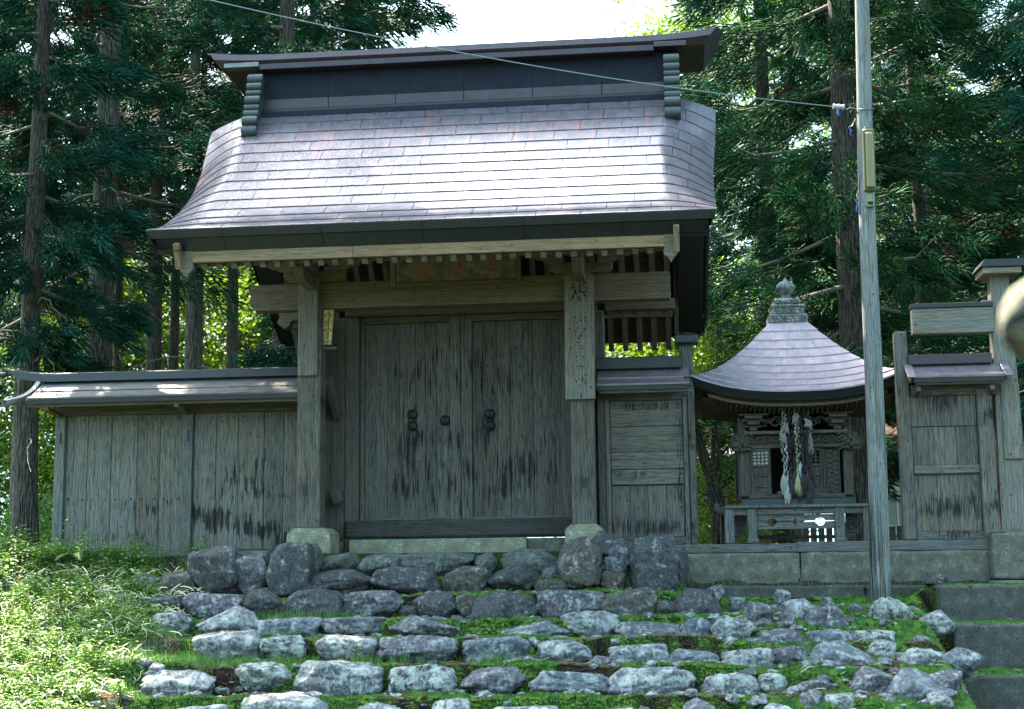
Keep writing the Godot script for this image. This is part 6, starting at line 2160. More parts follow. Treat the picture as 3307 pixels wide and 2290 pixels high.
func face_quad(x0: float, x1: float, y0: float, y1: float, z: float, tilt := 0.0) -> MB:
	# the written face of a board; tilt leans its top forward
	var k := MB.new()
	var n := Vector3(0, -sin(tilt), cos(tilt))
	var top := Vector3(0, 0, (y1 - y0) * tan(tilt))
	k.quad(Vector3(x0, y0, z), Vector3(x1, y0, z), Vector3(x1, y1, z) + top, Vector3(x0, y1, z) + top, n, Vector2(0, 1), Vector2(1, 1), Vector2(1, 0), Vector2(0, 0))
	return k

func boards() -> void:
	# name board over the doors: three worn red characters
	var nb := thing("name_board", "dark framed name board with three faded red characters over the doors", "sign", Vector3(0.0, 2.85, 0.2))
	var im := board_image(384, 80, Color(0.37, 0.34, 0.31), 611, true)
	var red := Color(0.52, 0.34, 0.27, 0.8)
	write(im, "gate", 52, 6, 50, 58, 2.6, red)
	write(im, "night", 168, 6, 56, 60, 2.6, red)
	write(im, "rite", 282, 8, 54, 56, 2.6, red)
	var b := Basis.from_euler(Vector3(0.10, 0, 0))
	wood_at("panel", Vector3(-0.02, 3.0, 0.19), Vector3(1.40, 0.31, 0.03), M.beam, nb, 0.004, b)
	obj("written_face", face_quad(-0.70, 0.66, 2.865, 3.135, 0.1945, 0.10), print_mat(im), nb)
	for x in [-0.745, 0.705]:
		wood_at("frame_side", Vector3(x, 3.0, 0.195), Vector3(0.06, 0.37, 0.06), M.beam, nb, 0.006, b)
	wood_at("frame_bottom", Vector3(-0.02, 2.83, 0.178), Vector3(1.385, 0.05, 0.06), M.beam, nb, 0.006, b)
	wood_at("frame_top", Vector3(-0.02, 3.165, 0.212), Vector3(1.385, 0.05, 0.06), M.beam, nb, 0.006, b)
	for x in [-0.50, 0.46]:
		var k := MB.new()
		k.tube(PackedVector3Array([Vector3(x, 2.80, 0.205), Vector3(x, 2.74, 0.21), Vector3(x + 0.025, 2.735, 0.23)]), PackedFloat32Array([0.006, 0.006, 0.005]), 6)
		obj("hook", k, M.iron, nb)
	# prayer board on the left post
	var pb := thing("prayer_board", "pale narrow board with three columns of black handwriting beside the left post", "sign", Vector3(-1.5, 2.2, 0.0))
	im = board_image(80, 380, Color(0.80, 0.71, 0.50), 631)
	var ink := Color(0.10, 0.09, 0.08, 0.92)
	var mid := ["dedicate", "turn", "great", "wisdom", "load", "law", "hall", "hill", "zen", "always", "sun", "rite", "shine", "dragon", "rice", "grow", "treasure", "night", "gate", "turn", "wisdom", "great"]
	for q in mid.size():
		var big := 1.25 if mid[q] == "great" or q == 0 else 1.0
		write(im, mid[q], 40 - 8.5 * big, 6 + q * 16.2, 17 * big, 14.5 * big, 0.9, ink)
	write(im, "hall", 30, 358, 22, 20, 1.1, ink)
	var right := ["buddha", "sun", "grow", "shine", "rice", "load", "treasure"]
	var left := ["law", "rite", "always", "turn", "treasure", "dragon", "zen"]
	var ys := [26, 64, 100, 136, 186, 230, 280]
	for q in 7:
		write(im, right[q], 58, ys[q], 15, 17, 0.9, ink)
		write(im, left[q], 8, ys[q], 15, 17, 0.9, ink)
	write(im, "hill", 60, 352, 15, 18, 1.0, ink)
	write(im, "hall", 5, 352, 16, 20, 1.0, ink)
	var k2 := MB.new()
	k2.prism(PackedVector2Array([Vector2(-1.598, 2.185), Vector2(-1.51, 2.185), Vector2(-1.44, 2.90), Vector2(-1.45, 2.915), Vector2(-1.588, 2.915), Vector2(-1.598, 2.905)]), -0.02, 0.0)
	k2 = MB.new()
	k2.prism(PackedVector2Array([Vector2(-1.606, 2.19), Vector2(-1.505, 2.19), Vector2(-1.455, 2.90), Vector2(-1.598, 2.91)]), -0.025, 0.008)
	obj("board", k2, M.pale_board, pb)
	var q4 := MB.new()
	q4.quad(Vector3(-1.604, 2.193, 0.011), Vector3(-1.508, 2.193, 0.011), Vector3(-1.458, 2.898, 0.011), Vector3(-1.596, 2.908, 0.011), Vector3(0, 0, 1), Vector2(0, 1), Vector2(1, 1), Vector2(1, 0), Vector2(0, 0))
	obj("written_face", q4, print_mat(im), pb)
	span("rest", -1.62, -1.44, 2.13, 2.165, -0.06, 0.02, M.bracket, pb)
	# the big worn board on the right post
	var rb := thing("post_board", "broad weathered board with faded black brush writing nailed to the right gate post", "sign", Vector3(1.385, 1.46, 0.17))
	var k3 := MB.new()
	k3.prism(PackedVector2Array([Vector2(1.215, 1.462), Vector2(1.548, 1.462), Vector2(1.560, 2.875), Vector2(1.40, 2.955), Vector2(1.222, 2.885)]), 0.145, 0.198, Transform3D(), false, Vector2(0.4, 0.3))
	obj("board", k3, M.board, rb)
	var ink2 := Color(0.09, 0.085, 0.08, 0.85)
	# brush strokes left standing where the rest has worn off
	var im2 := Image.create(128, 512, false, Image.FORMAT_RGBA8)
	im2.fill(Color(0.09, 0.085, 0.08, 0.0))
	var wear := nz(128, 512, 0.05, 641, 3)
	var tmp := Image.create(128, 512, false, Image.FORMAT_RGB8)
	var cw := ["zen", "hill", "gate", "treasure", "law", "hall"]
	var cy := [24, 150, 215, 275, 335, 410]
	for q in 6:
		write(tmp, cw[q], 40 if q else 30, cy[q], 50 if q else 66, 46 if q else 80, 2.4 if q else 3.6, Color(1, 1, 1, 1.0))
	for y in 512:
		for x in 128:
			var keep := clampf((wear[y * 128 + x] - (95 if y < 120 else 128)) * 0.03, 0.0, 1.0)
			im2.set_pixel(x, y, Color(0.09, 0.085, 0.08, tmp.get_pixel(x, y).r * keep * 0.9))
	var wm := wood(lin(0.33, 0.295, 0.255), M.t_clean, ImageTexture.create_from_image(im2))
	var q5 := MB.new()
	q5.wall = Rect2(1.22, 1.47, 0.335, 1.40)
	q5.quad(Vector3(1.218, 1.466, 0.2005), Vector3(1.545, 1.466, 0.2005), Vector3(1.556, 2.872, 0.2005), Vector3(1.225, 2.872, 0.2005), Vector3(0, 0, 1), Vector2(1.218, 1.466), Vector2(1.545, 1.466), Vector2(1.556, 2.872), Vector2(1.225, 2.872))
	obj("written_face", q5, wm, rb)
	for n in [[1.40, 2.84], [1.392, 1.50]]:
		span("nail", n[0] - 0.008, n[0] + 0.008, n[1] - 0.03, n[1] + 0.03, 0.19, 0.206, M.iron, rb, 0.002)

# ---------------------------------------------------------------- stones

var ico_v := PackedVector3Array()
var ico_f := PackedInt32Array()

func make_ico(level: int) -> void:
	var g := (1.0 + sqrt(5.0)) / 2.0
	for p in [[-1, g, 0], [1, g, 0], [-1, -g, 0], [1, -g, 0], [0, -1, g], [0, 1, g], [0, -1, -g], [0, 1, -g], [g, 0, -1], [g, 0, 1], [-g, 0, -1], [-g, 0, 1]]:
		ico_v.append(Vector3(p[0], p[1], p[2]).normalized())
	ico_f = PackedInt32Array([0, 11, 5, 0, 5, 1, 0, 1, 7, 0, 7, 10, 0, 10, 11, 1, 5, 9, 5, 11, 4, 11, 10, 2, 10, 7, 6, 7, 1, 8, 3, 9, 4, 3, 4, 2, 3, 2, 6, 3, 6, 8, 3, 8, 9, 4, 9, 5, 2, 4, 11, 6, 2, 10, 8, 6, 7, 9, 8, 1])
	for l in level:
		var mid := {}
		var nf := PackedInt32Array()
		for t in range(0, ico_f.size(), 3):
			var m: Array[int] = []
			for e in 3:
				var a := ico_f[t + e]
				var b := ico_f[t + (e + 1) % 3]
				var key := mini(a, b) * 100000 + maxi(a, b)
				if not mid.has(key):
					mid[key] = ico_v.size()
					ico_v.append((ico_v[a] + ico_v[b]).normalized())
				m.append(mid[key])
			nf.append_array(PackedInt32Array([ico_f[t], m[0], m[2], ico_f[t + 1], m[1], m[0], ico_f[t + 2], m[2], m[1], m[0], m[1], m[2]]))
		ico_f = nf

func rock(s: int, shape: String, w: float, h: float, d: float) -> ArrayMesh:
	# a stone: many random cut planes, softly joined, then roughened
	var r := RandomNumberGenerator.new()
	r.seed = s * 7919 + 13
	var dirs := PackedVector3Array()
	var dist := PackedFloat32Array()
	var n := {"r": 18, "f": 16, "a": 11, "t": 14, "w": 12}[shape] as int
	var power := {"r": 15.0, "f": 20.0, "a": 34.0, "t": 18.0, "w": 28.0}[shape] as float
	for q in n:
		var v := Vector3(r.randfn(0, 1), r.randfn(0, 1), r.randfn(0, 1)).normalized()
		dirs.append(v)
		dist.append(r.randf_range(0.62, 1.0))
	if shape in ["r", "a"]:
		dirs.append(Vector3(r.randf_range(-0.25, 0.25), 1, r.randf_range(0.0, 0.35)).normalized())
		dist.append(r.randf_range(0.55, 0.72))
	if shape in ["f", "t"]:
		for v in [Vector3(0, 1, 0), Vector3(0, -1, 0), Vector3(1, 0, 0), Vector3(-1, 0, 0), Vector3(0, 0.1, 1)]:
			dirs.append((v + Vector3(r.randf_range(-0.15, 0.15), r.randf_range(-0.12, 0.12), 0)).normalized())
			dist.append(0.74)
	if shape == "w":
		var sg := 1.0 if r.randf() < 0.5 else -1.0
		dirs.append(Vector3(0.55 * sg, 0.8, 0.2).normalized())
		dist.append(0.5)
		dirs.append(Vector3(-0.8 * sg, 0.5, 0.2).normalized())
		dist.append(0.66)
	var f := FastNoiseLite.new()
	f.seed = s
	f.frequency = 1.6
	f.fractal_octaves = 4
	var vs := PackedVector3Array()
	var lo := Vector3.ONE * 99.0
	var hi := Vector3.ONE * -99.0
	for p in ico_v:
		var sum := 0.55
		for q in dirs.size():
			var c := p.dot(dirs[q])
			if c > 0.12:
				sum += pow(c / dist[q], power)
		var rad := pow(sum, -1.0 / power) * (1.0 + 0.13 * f.get_noise_3d(p.x + s, p.y, p.z) + 0.045 * f.get_noise_3d(p.x * 6, p.y * 6, p.z * 6 + s))
		var v := p * rad
		vs.append(v)
		lo = lo.min(v)
		hi = hi.max(v)
	var sc := Vector3(w, h, d) / (hi - lo)
	var ns := PackedVector3Array()
	ns.resize(vs.size())
	for q in vs.size():
		vs[q] = (vs[q] - (lo + hi) * 0.5) * sc
	for t in range(0, ico_f.size(), 3):
		var a := ico_f[t]
		var b := ico_f[t + 1]
		var c := ico_f[t + 2]
		var nn := (vs[b] - vs[a]).cross(vs[c] - vs[a])
		ns[a] += nn; ns[b] += nn; ns[c] += nn
	for q in ns.size():
		ns[q] = ns[q].normalized()
		if ns[q].dot(vs[q]) < 0.0 and false:
			ns[q] = -ns[q]
	# windings of the icosahedron run counter-clockwise seen from outside; turn them
	var idx := ico_f.duplicate()
	for t in range(0, idx.size(), 3):
		var sw := idx[t + 1]
		idx[t + 1] = idx[t + 2]
		idx[t + 2] = sw
	var ar := []
	ar.resize(Mesh.ARRAY_MAX)
	ar[Mesh.ARRAY_VERTEX] = vs
	ar[Mesh.ARRAY_NORMAL] = ns
	ar[Mesh.ARRAY_INDEX] = idx
	var am := ArrayMesh.new()
	am.add_surface_from_arrays(Mesh.PRIMITIVE_TRIANGLES, ar)
	return am

func stones() -> void:
	make_ico(4)
	var mats := {"d": M.stone_dark, "m": M.stone_mid, "p": M.stone_pale, "t": M.stone_mottled, "g": M.stone_green}
	var k := 0
	for s in stone_list:
		var o := MeshInstance3D.new()
		o.name = numbered("boulder" if s[2] in ["r", "t"] else "stone")
		o.mesh = rock(k + 3, s[2], s[6] * 1.10, s[7] * 1.05, s[8] * 1.1)
		o.material_override = mats[s[1]]
		if s[1] == "d" and k % 3 == 1:
			o.material_override = M.stone_brown
		if s[1] == "m" and k % 3 == 2:
			o.material_override = M.stone_blue
		o.position = Vector3(s[3], s[4], s[5] - s[8] * 0.25)
		o.rotation = Vector3(rr(-0.12, 0.12), rr(-0.2, 0.2), rr(-0.05, 0.05))
		add_child(o)
		tag(o, s[0], "stone", "stones of the terraces below the gate")
		k += 1

func steps() -> void:
	for s in [[-0.63, 0.80, 5.08, "topmost cut stone step at the right edge, mossy along its lower half"], [-1.00, 1.50, 5.07, "middle cut stone step at the right edge"], [-1.44, 2.30, 4.97, "lowest cut stone step at the right edge, cropped by the frame"]]:
		var k := MB.new()
		var rn := FastNoiseLite.new()
		rn.seed = 78
		rn.frequency = 2.4
		rn.fractal_octaves = 4
		k.rough(Vector3(s[2] + 0.75, s[0] - 0.25, s[1] - 0.35), Vector3(1.5, 0.5, 0.70), rn, 0.018, 0.022, 0.035)
		tag(obj("stone_step", k, M.tuff_dark), s[3], "step", "cut stone steps at the right edge")

func near_stone() -> void:
	# a lichened tree stands just outside the right edge, very near; only a stub of a bough enters the view
	var t := thing("near_tree", "out-of-focus mossy grey bough stub poking in at the right edge, very near the viewer", "tree", Vector3(near_at.x + 0.42, -2.1, near_at.z + 0.05))
	var k := MB.new()
	var y := near_at.y + 2.1
	k.tube(PackedVector3Array([Vector3(0.02, -0.1, 0), Vector3(0, 1.0, 0), Vector3(0.03, 2.2, 0), Vector3(0.1, 4.0, 0.05)]), PackedFloat32Array([0.2, 0.16, 0.15, 0.13]), 16, true)
	local_obj("trunk", k, M.bark, t)
	k = MB.new()
	var o := -0.42
	k.tube(PackedVector3Array([Vector3(-0.08, y + 0.05, -0.02), Vector3(o + 0.13, y + 0.012, -0.04), Vector3(o + 0.06, y + 0.006, -0.05), Vector3(o + 0.03, y + 0.0, -0.05), Vector3(o + 0.012, y - 0.004, -0.05), Vector3(o + 0.002, y - 0.006, -0.05)]), PackedFloat32Array([0.085, 0.075, 0.068, 0.055, 0.034, 0.008]), 18, true)
	local_obj("bough_stub", k, M.bark_pale, t)

# ---------------------------------------------------------------- moss, herbs, grass, litter

func tuft_mesh(n: int, h: float, spread: float, w: float, s: int) -> ArrayMesh:
	var r := RandomNumberGenerator.new()
	r.seed = s
	var b := MB.new()
	for q in n:
		var a := q * 2.4
		var o := Vector3(cos(a), 0, sin(a)) * spread * sqrt(float(q) / n)
		var le := h * r.randf_range(0.6, 1.15)
		var out := Vector3(cos(a), 0, sin(a)) * le * r.randf_range(0.1, 0.5)
		var sd := Vector3(-sin(a + 0.5), 0, cos(a + 0.5)) * w
		var g := r.randf_range(0.8, 1.2)
		b.col = Color(g, g, g)
		var m := o + out * 0.35 + Vector3(0, le * 0.55, 0)
		var e := o + out + Vector3(0, le, 0)
		var nn := (Vector3(cos(a), 0, sin(a)) + Vector3.UP * 0.8).normalized()
		b.tri(o - sd, o + sd, m + sd * 0.7, nn)
		b.tri(o - sd, m + sd * 0.7, m - sd * 0.7, nn)
		b.tri(m - sd * 0.7, m + sd * 0.7, e, nn)
	return b.mesh()

func herb_mesh(s: int, h: float, leaf: float, n: int) -> ArrayMesh:
	var r := RandomNumberGenerator.new()
	r.seed = s
	var b := MB.new()
	b.col = Color(0.8, 0.9, 0.7)
	b.tube(PackedVector3Array([Vector3.ZERO, Vector3(0.01, h * 0.5, 0.0), Vector3(0.0, h, 0.01)]), PackedFloat32Array([0.003, 0.0025, 0.0015]), 3, false)
	for q in n:
		var a := q * 2.4
		var y := h * (0.25 + 0.75 * (q + 0.5) / n)
		var d := (Vector3(cos(a), r.randf_range(-0.12, 0.22), sin(a))).normalized()
		var nn := (Vector3.UP - d * d.y).normalized()
		var sd := d.cross(nn).normalized()
		var le := leaf * r.randf_range(0.7, 1.25)
		var c := Vector3(0, y, 0) + d * 0.012
		var g := r.randf_range(0.8, 1.25)
		b.col = Color(g, g, g * 0.9)
		var m := c + d * le * 0.5 - nn * le * 0.04
		var e := c + d * le - nn * le * 0.18
		for sg in [-1.0, 1.0]:
			var w: Vector3 = m + sd * sg * le * 0.34 + nn * le * 0.10
			b.tri(c, w, m, (nn - sd * sg * 0.35).normalized())
			b.tri(m, w, e, (nn - sd * sg * 0.35).normalized())
	return b.mesh()

func frond(b: MB, at: Vector3, dir: Vector3, le: float) -> void:
	var n := 15
	var sd := dir.cross(Vector3.UP).normalized()
	var pts := PackedVector3Array()
	var rad := PackedFloat32Array()
	for q in n + 1:
		var t := float(q) / n
		pts.append(at + dir * le * t + Vector3(0, le * (0.75 * t - 0.85 * t * t), 0))
		rad.append(lerpf(0.005, 0.001, t))
	b.tube(pts, rad, 4, false)
	for q in range(1, n):
		var t := float(q) / n
		var w := le * 0.24 * sin(PI * pow(t, 0.7)) + 0.01
		var f := (pts[q + 1] - pts[q]).normalized()
		var nn := sd.cross(f).normalized()
		if nn.y < 0:
			nn = -nn
		for sg in [-1.0, 1.0]:
			var e: Vector3 = pts[q] + sd * sg * w + f * w * 0.35 - nn * w * 0.15
			b.tri(pts[q] - f * le * 0.02, pts[q] + f * le * 0.024, e, (nn + sd * sg * 0.2).normalized())

func growth() -> void:
	var f := FastNoiseLite.new()
	f.seed = 9
	f.frequency = 1.1
	f.fractal_octaves = 4
	# moss cushions over the terraces
	var where: Array[Transform3D] = []
	var tint := PackedColorArray()
	for q in 170000:
		var x := rr(-3.6, 6.4)
		var z := rr(0.75, 5.0) if x < 2.3 else rr(0.3, 5.0)
		var a := f.get_noise_2d(x, z)
		var g := f.get_noise_2d(x * 5.0 + 30.0, z * 5.0)
		if a + g * 0.3 < -0.22 + rr(-0.08, 0.08):
			continue
		var s := rr(0.7, 1.4)
		where.append(Transform3D(Basis(Vector3.UP, rr(0, TAU)).scaled(Vector3(s, s * rr(0.8, 1.3), s)), Vector3(x, ground_y(x, z) - 0.004, z)))
		var t := rr(0.65, 1.35) * (1.0 + g * 0.8)
		tint.append(Color(lerpf(0.055, 0.12, clampf(g + 0.5, 0, 1)) * t, 0.185 * t, 0.030 * t))
	tag(many("moss", tuft_mesh(9, 0.019, 0.022, 0.0038, 5), M.moss, where, tint), "bright green moss cushions between the terrace stones", "moss", "", "stuff")
	# red-brown needle litter
	where = []
	tint = PackedColorArray()
	for q in 40000:
		var x := rr(-3.4, 6.0)
		var z := rr(0.7, 5.0)
		var a := f.get_noise_2d(x, z) + f.get_noise_2d(x * 5.0 + 30.0, z * 5.0) * 0.3
		if a > -0.12:
			continue
		where.append(Transform3D(Basis.from_euler(Vector3(rr(-0.3, 0.3), rr(0, TAU), rr(-0.3, 0.3))).scaled(Vector3.ONE * rr(0.6, 1.5)), Vector3(x, ground_y(x, z) + 0.004, z)))
		var t := rr(0.5, 1.4)
		tint.append(Color(0.14 * t, 0.062 * t, 0.04 * t))
	var st := MB.new()
	st.tube(PackedVector3Array([Vector3(-0.03, 0, 0), Vector3(-0.01, 0.006, 0.004), Vector3(0.012, 0.005, -0.002), Vector3(0.03, 0.0, 0.006)]), PackedFloat32Array([0.0015, 0.0025, 0.0025, 0.001]), 3, false)
	tag(many("needle_litter", st.mesh(), M.cloth, where, tint), "red-brown fallen cedar needles between the stones", "litter", "", "stuff")
	# pale dry twigs
	where = []
	tint = PackedColorArray()
	for q in 260:
		var x := rr(-3.2, 6.0)
		var z := rr(0.9, 4.8)
		where.append(Transform3D(Basis.from_euler(Vector3(rr(-0.3, 0.3), rr(0, TAU), rr(-0.3, 0.3))).scaled(Vector3.ONE * rr(1.0, 2.8)), Vector3(x, ground_y(x, z) + 0.02, z)))
		var t := rr(0.6, 1.3)
		tint.append(Color(0.26 * t, 0.21 * t, 0.16 * t))
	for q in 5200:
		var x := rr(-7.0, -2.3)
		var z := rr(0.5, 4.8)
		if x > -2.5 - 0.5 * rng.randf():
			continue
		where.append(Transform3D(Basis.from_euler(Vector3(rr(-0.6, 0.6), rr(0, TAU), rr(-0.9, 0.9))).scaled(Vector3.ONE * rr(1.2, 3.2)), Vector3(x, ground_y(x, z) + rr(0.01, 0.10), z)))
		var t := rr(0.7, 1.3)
		tint.append(Color(0.52 * t, 0.47 * t, 0.31 * t))  # real straw, but kept this pale to stand in for glare on the bank
	tag(many("dry_twigs", st.mesh(), M.cloth, where, tint), "pale dry twigs and straw over moss and left bank, there paler to imitate sun glare", "twigs", "", "stuff")
	# rubble wedged between the larger stones
	var rub: Array[Transform3D] = []
	for q in 620:
		var x := rr(-3.0, 4.9)
		var z := rr(0.8, 4.6)
		if x < 1.6 and rng.randf() < 0.5:
			z = [0.9, 1.32, 1.95, 2.55, 3.25, 3.95][q % 6] + rr(-0.12, 0.05)
		rub.append(Transform3D(Basis.from_euler(Vector3(rr(-0.5, 0.5), rr(0, TAU), rr(-0.5, 0.5))).scaled(Vector3(1, 0.75, 1) * rr(0.35, 1.15)), Vector3(x, ground_y(x, z) + 0.004, z)))
	var white := PackedColorArray()
	white.resize(rub.size())
	white.fill(Color.WHITE)
	tag(many("rubble", rock(977, "a", 0.15, 0.12, 0.13), M.stone_mid, rub.slice(0, 310), white.slice(0, 310)), "small angular rubble wedged between the terrace stones", "rubble", "", "stuff")
	tag(many("rubble", rock(978, "w", 0.17, 0.10, 0.13), M.stone_pale, rub.slice(310), white.slice(310)), "small pale rubble wedged between the terrace stones", "rubble", "", "stuff")
	# moss on the cut steps
	where = []
	tint = PackedColorArray()
	for q in 9000:
		var k := q % 3
		var sx: float = [5.08, 5.07, 4.97][k]
		var zf: float = [0.8, 1.5, 2.3][k]
		var yt: float = [-0.63, -1.0, -1.44][k]
		var x := sx + rr(0.03, 1.3)
		var z := zf - rr(0.02, 0.5)
		if f.get_noise_2d(x * 2.0 + 11.0, z * 2.0) + 0.5 * (zf - z) < 0.16:
			continue
		where.append(Transform3D(Basis(Vector3.UP, rr(0, TAU)).scaled(Vector3.ONE * rr(0.5, 1.2)), Vector3(x, yt - 0.002, z)))
		var t := rr(0.7, 1.3)
		tint.append(Color(0.08 * t, 0.185 * t, 0.03 * t))
	tag(many("step_moss", tuft_mesh(9, 0.019, 0.022, 0.0038, 5), M.moss, where, tint), "moss along the backs of the cut stone steps", "moss", "", "stuff")
	where = []
	tint = PackedColorArray()
	# pebbles
	where = []
	tint = PackedColorArray()
	for q in 420:
		var x := rr(-3.2, 6.0)
		var z := rr(0.5, 4.8)
		where.append(Transform3D(Basis.from_euler(Vector3(rr(-0.4, 0.4), rr(0, TAU), rr(-0.4, 0.4))).scaled(Vector3(1, 0.7, 1) * rr(0.4, 1.6)), Vector3(x, ground_y(x, z) + 0.004, z)))
		tint.append(Color.WHITE)
	var small := MB.new()
	small.lathe(PackedVector2Array([Vector2(0.0, -0.015), Vector2(0.018, -0.011), Vector2(0.026, 0.0), Vector2(0.021, 0.011), Vector2(0.0, 0.017)]), Vector3.ZERO, 7)
	tag(many("pebbles", small.mesh(), M.stone_pale, where, tint), "small pale pebbles on the soil", "pebbles", "", "stuff")
	# herbs on the sunlit left bank
	var herbs: Array[ArrayMesh] = [herb_mesh(1, 0.13, 0.034, 9), herb_mesh(2, 0.09, 0.026, 10), herb_mesh(3, 0.22, 0.042, 11)]
	var hw: Array = [[], [], []]
	var ht: Array = [[], [], []]
	for q in 21000:
		var x := rr(-7.2, -1.7)
		var z := rr(-0.25, 4.9)
		var edge := lerpf(-3.35, -2.5, clampf(z / 4.0, 0, 1)) + 0.35 * f.get_noise_2d(z * 1.5, 7.0)
		if z < 0.7:
			edge = lerpf(-3.9, -3.0, clampf(z, 0, 0.7) / 0.7) + (0.9 if z > 0.1 and rng.randf() < 0.12 else 0.0)
		if x > edge + rr(-0.25, 0.15) or (z < 0.3 and x > -4.5 and rng.randf() < 0.8):
			continue
		if f.get_noise_2d(x * 2.2 + 90.0, z * 2.2) < -0.16 and z > 0.5:
			continue
		var k := 2 if rng.randf() < 0.10 and z < 3.2 else (q % 2)
		var s := rr(0.5, 1.5)
		(hw[k] as Array).append(Transform3D(Basis.from_euler(Vector3(rr(-0.25, 0.25), rr(0, TAU), rr(-0.25, 0.25))).scaled(Vector3.ONE * s), Vector3(x, ground_y(x, z) - 0.01, z)))
		var t := rr(0.7, 1.35)
		var yl := rr(0.0, 1.0)
		(ht[k] as Array).append(Color(lerpf(0.09, 0.16, yl) * t, lerpf(0.20, 0.23, yl) * t, 0.05 * t))
	var names := ["ground_herbs", "clover_herbs", "tall_herbs"]
	var labs := ["low leafy herbs covering the sunlit left bank", "small-leaved herbs matted over the sunlit left bank", "taller broad-leaved weeds on the left bank"]
	for k in 3:
		var wh: Array[Transform3D] = []
		wh.assign(hw[k])
		tag(many(names[k], herbs[k], M.herb, wh, PackedColorArray(ht[k])), labs[k], "herbs", "", "stuff")
	# thin weeds at the stones
	where = []
	tint = PackedColorArray()
	for c in [[-1.5, 0.45, 0.25, 26], [-1.45, 0.75, 0.12, 22], [-1.0, 0.72, 0.3, 14], [0.3, 0.75, 0.6, 26], [0.8, 0.72, 0.12, 22], [-2.1, 0.55, 0.25, 26], [-2.9, 0.5, 0.3, 40], [-1.9, 2.2, 0.4, 40], [-1.3, 2.2, 0.3, 30], [-2.6, 3.0, 0.4, 60], [-1.9, 3.0, 0.5, 60]]:
		for q in c[3]:
			var x: float = c[0] + rng.randfn(0, 1) * c[2] * 0.6
			var z: float = c[1] + rng.randfn(0, 1) * 0.06
			where.append(Transform3D(Basis.from_euler(Vector3(rr(-0.2, 0.2), rr(0, TAU), rr(-0.2, 0.2))).scaled(Vector3.ONE * rr(0.5, 1.0)), Vector3(x, ground_y(x, z), z)))
			var t := rr(0.7, 1.3)
			tint.append(Color(0.09 * t, 0.20 * t, 0.05 * t))
	tag(many("small_weeds", herbs[1], M.herb, where, tint), "thin little weeds rooted between the terrace stones", "weeds", "", "stuff")
	# grass
	where = []
	tint = PackedColorArray()
	for c in [[-1.72, 1.62, 0.30, 110], [-1.35, 1.66, 0.25, 60], [-1.05, 1.7, 0.2, 30], [-2.5, 2.75, 0.45, 150], [-1.9, 2.8, 0.5, 150], [-1.3, 2.85, 0.4, 90], [-0.6, 2.8, 0.2, 30], [-0.2, 2.8, 0.35, 60], [0.75, 2.8, 0.3, 25], [-2.9, 1.1, 0.3, 40], [-2.7, 2.1, 0.3, 60], [-3.0, 3.4, 0.4, 120], [-0.9, 1.75, 0.1, 16], [-4.2, 2.2, 1.0, 1000], [-3.6, 3.4, 0.9, 1300], [-3.3, 2.6, 0.6, 300], [-4.0, 1.4, 0.8, 300]]:
		for q in c[3]:
			var x: float = c[0] + rng.randfn(0, 1) * c[2] * 0.6
			var z: float = c[1] + rng.randfn(0, 1) * (0.10 if c[3] < 200 else 0.7)
			var s := rr(0.6, 1.3)
			where.append(Transform3D(Basis(Vector3.UP, rr(0, TAU)).scaled(Vector3.ONE * s), Vector3(x, ground_y(x, z) - 0.005, z)))
			var t := rr(0.7, 1.3)
			tint.append(Color(0.09 * t, 0.20 * t, 0.05 * t))
	tag(many("grass", tuft_mesh(7, 0.11, 0.02, 0.0022, 15), M.herb, where, tint), "thin bright grass tufts growing at the left terraces", "grass", "", "stuff")
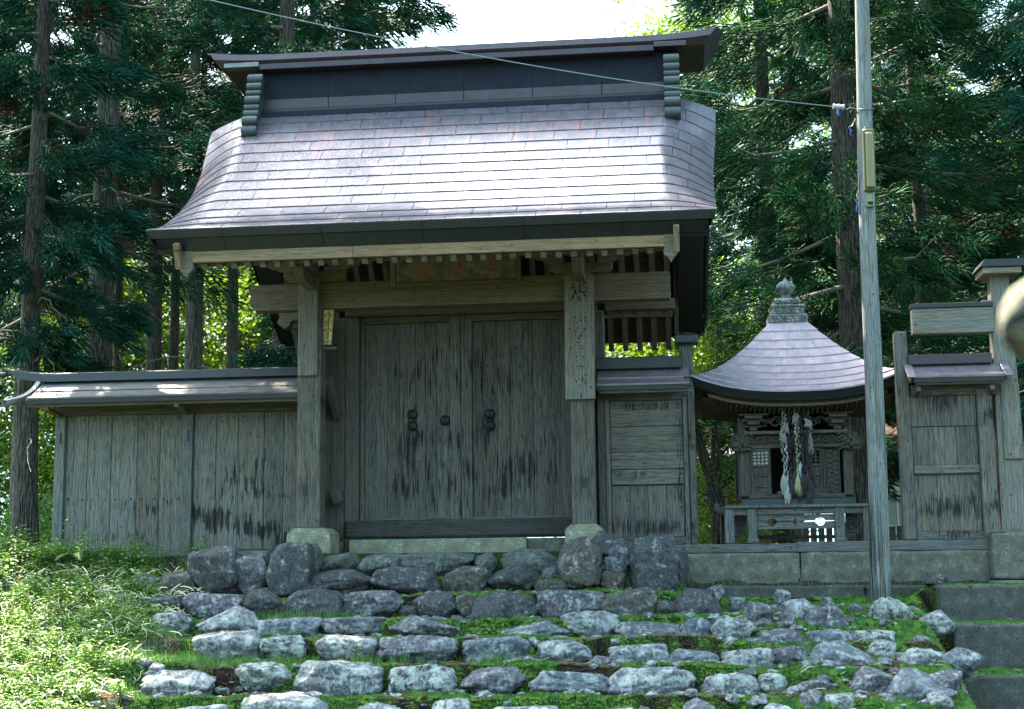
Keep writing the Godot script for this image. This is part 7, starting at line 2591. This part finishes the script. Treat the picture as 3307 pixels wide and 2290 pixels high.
	# ferns and young shoots that can be told apart
	for s in [[-5.25, 0.75, 0.55, "fern with arching fronds at the left edge, highest on the bank"], [-4.85, 1.5, 0.5, "bright fern in the sun at the left edge, below the highest one"], [-4.35, 0.35, 0.42, "fern close under the fence's left post"], [-4.6, 4.2, 0.4, "dark fern in the bottom left corner"]]:
		var o := thing("fern", s[3], "fern", Vector3(s[0], ground_y(s[0], s[1]), s[1]), "ferns on the left bank")
		for q in 7:
			var a := q * 0.9 + rr(-0.2, 0.2)
			var b := MB.new()
			var t := rr(0.85, 1.2)
			b.col = Color(0.09 * t, 0.19 * t, 0.045 * t)
			frond(b, Vector3.ZERO, Vector3(cos(a), 0, sin(a)), s[2] * rr(0.8, 1.15))
			local_obj("frond", b, M.herb, o)
	var shoots := [[-4.55, 0.25, 0.42, "upright leafy shoot before the fence's left post"], [-4.25, 0.3, 0.30, "short leafy shoot right of the fence's left post"], [-3.75, 0.28, 0.26, "pointed leafy sprig before the fence's first bay"], [-2.95, 0.15, 0.22, "single heart-leaved shoot at the fence's middle"], [-0.55, 3.05, 0.2, "broad dandelion-like rosette beside the mottled flat stone"]]
	for s in shoots:
		var o := thing("leafy_shoot", s[3], "plant", Vector3(s[0], ground_y(s[0], s[1]), s[1]), "young shoots on the bank")
		var b := MB.new()
		b.col = Color(0.07, 0.13, 0.04)
		b.tube(PackedVector3Array([Vector3.ZERO, Vector3(0.02, s[2] * 0.5, 0), Vector3(0.03, s[2], 0.01)]), PackedFloat32Array([0.005, 0.004, 0.002]), 5, false)
		local_obj("stem", b, M.herb, o)
		for q in 8:
			var a := q * 2.4
			var c := Vector3(0.025, s[2] * (0.3 + 0.7 * q / 7.0), 0.005)
			var d := Vector3(cos(a), 0.25, sin(a)).normalized()
			var sd := d.cross(Vector3.UP).normalized()
			var le := 0.10 * rr(0.8, 1.2)
			var lf := MB.new()
			var t := rr(0.85, 1.2)
			lf.col = Color(0.08 * t, 0.19 * t, 0.045 * t)
			for sg in [-1.0, 1.0]:
				var w: Vector3 = c + d * le * 0.45 + sd * sg * le * 0.28 + Vector3(0, 0.012, 0)
				lf.tri(c, w, c + d * le * 0.55, Vector3(0, 1, 0) - sd * sg * 0.3)
				lf.tri(c + d * le * 0.55, w, c + d * le - Vector3(0, le * 0.15, 0), Vector3(0, 1, 0) - sd * sg * 0.3)
			local_obj("leaf", lf, M.herb, o)
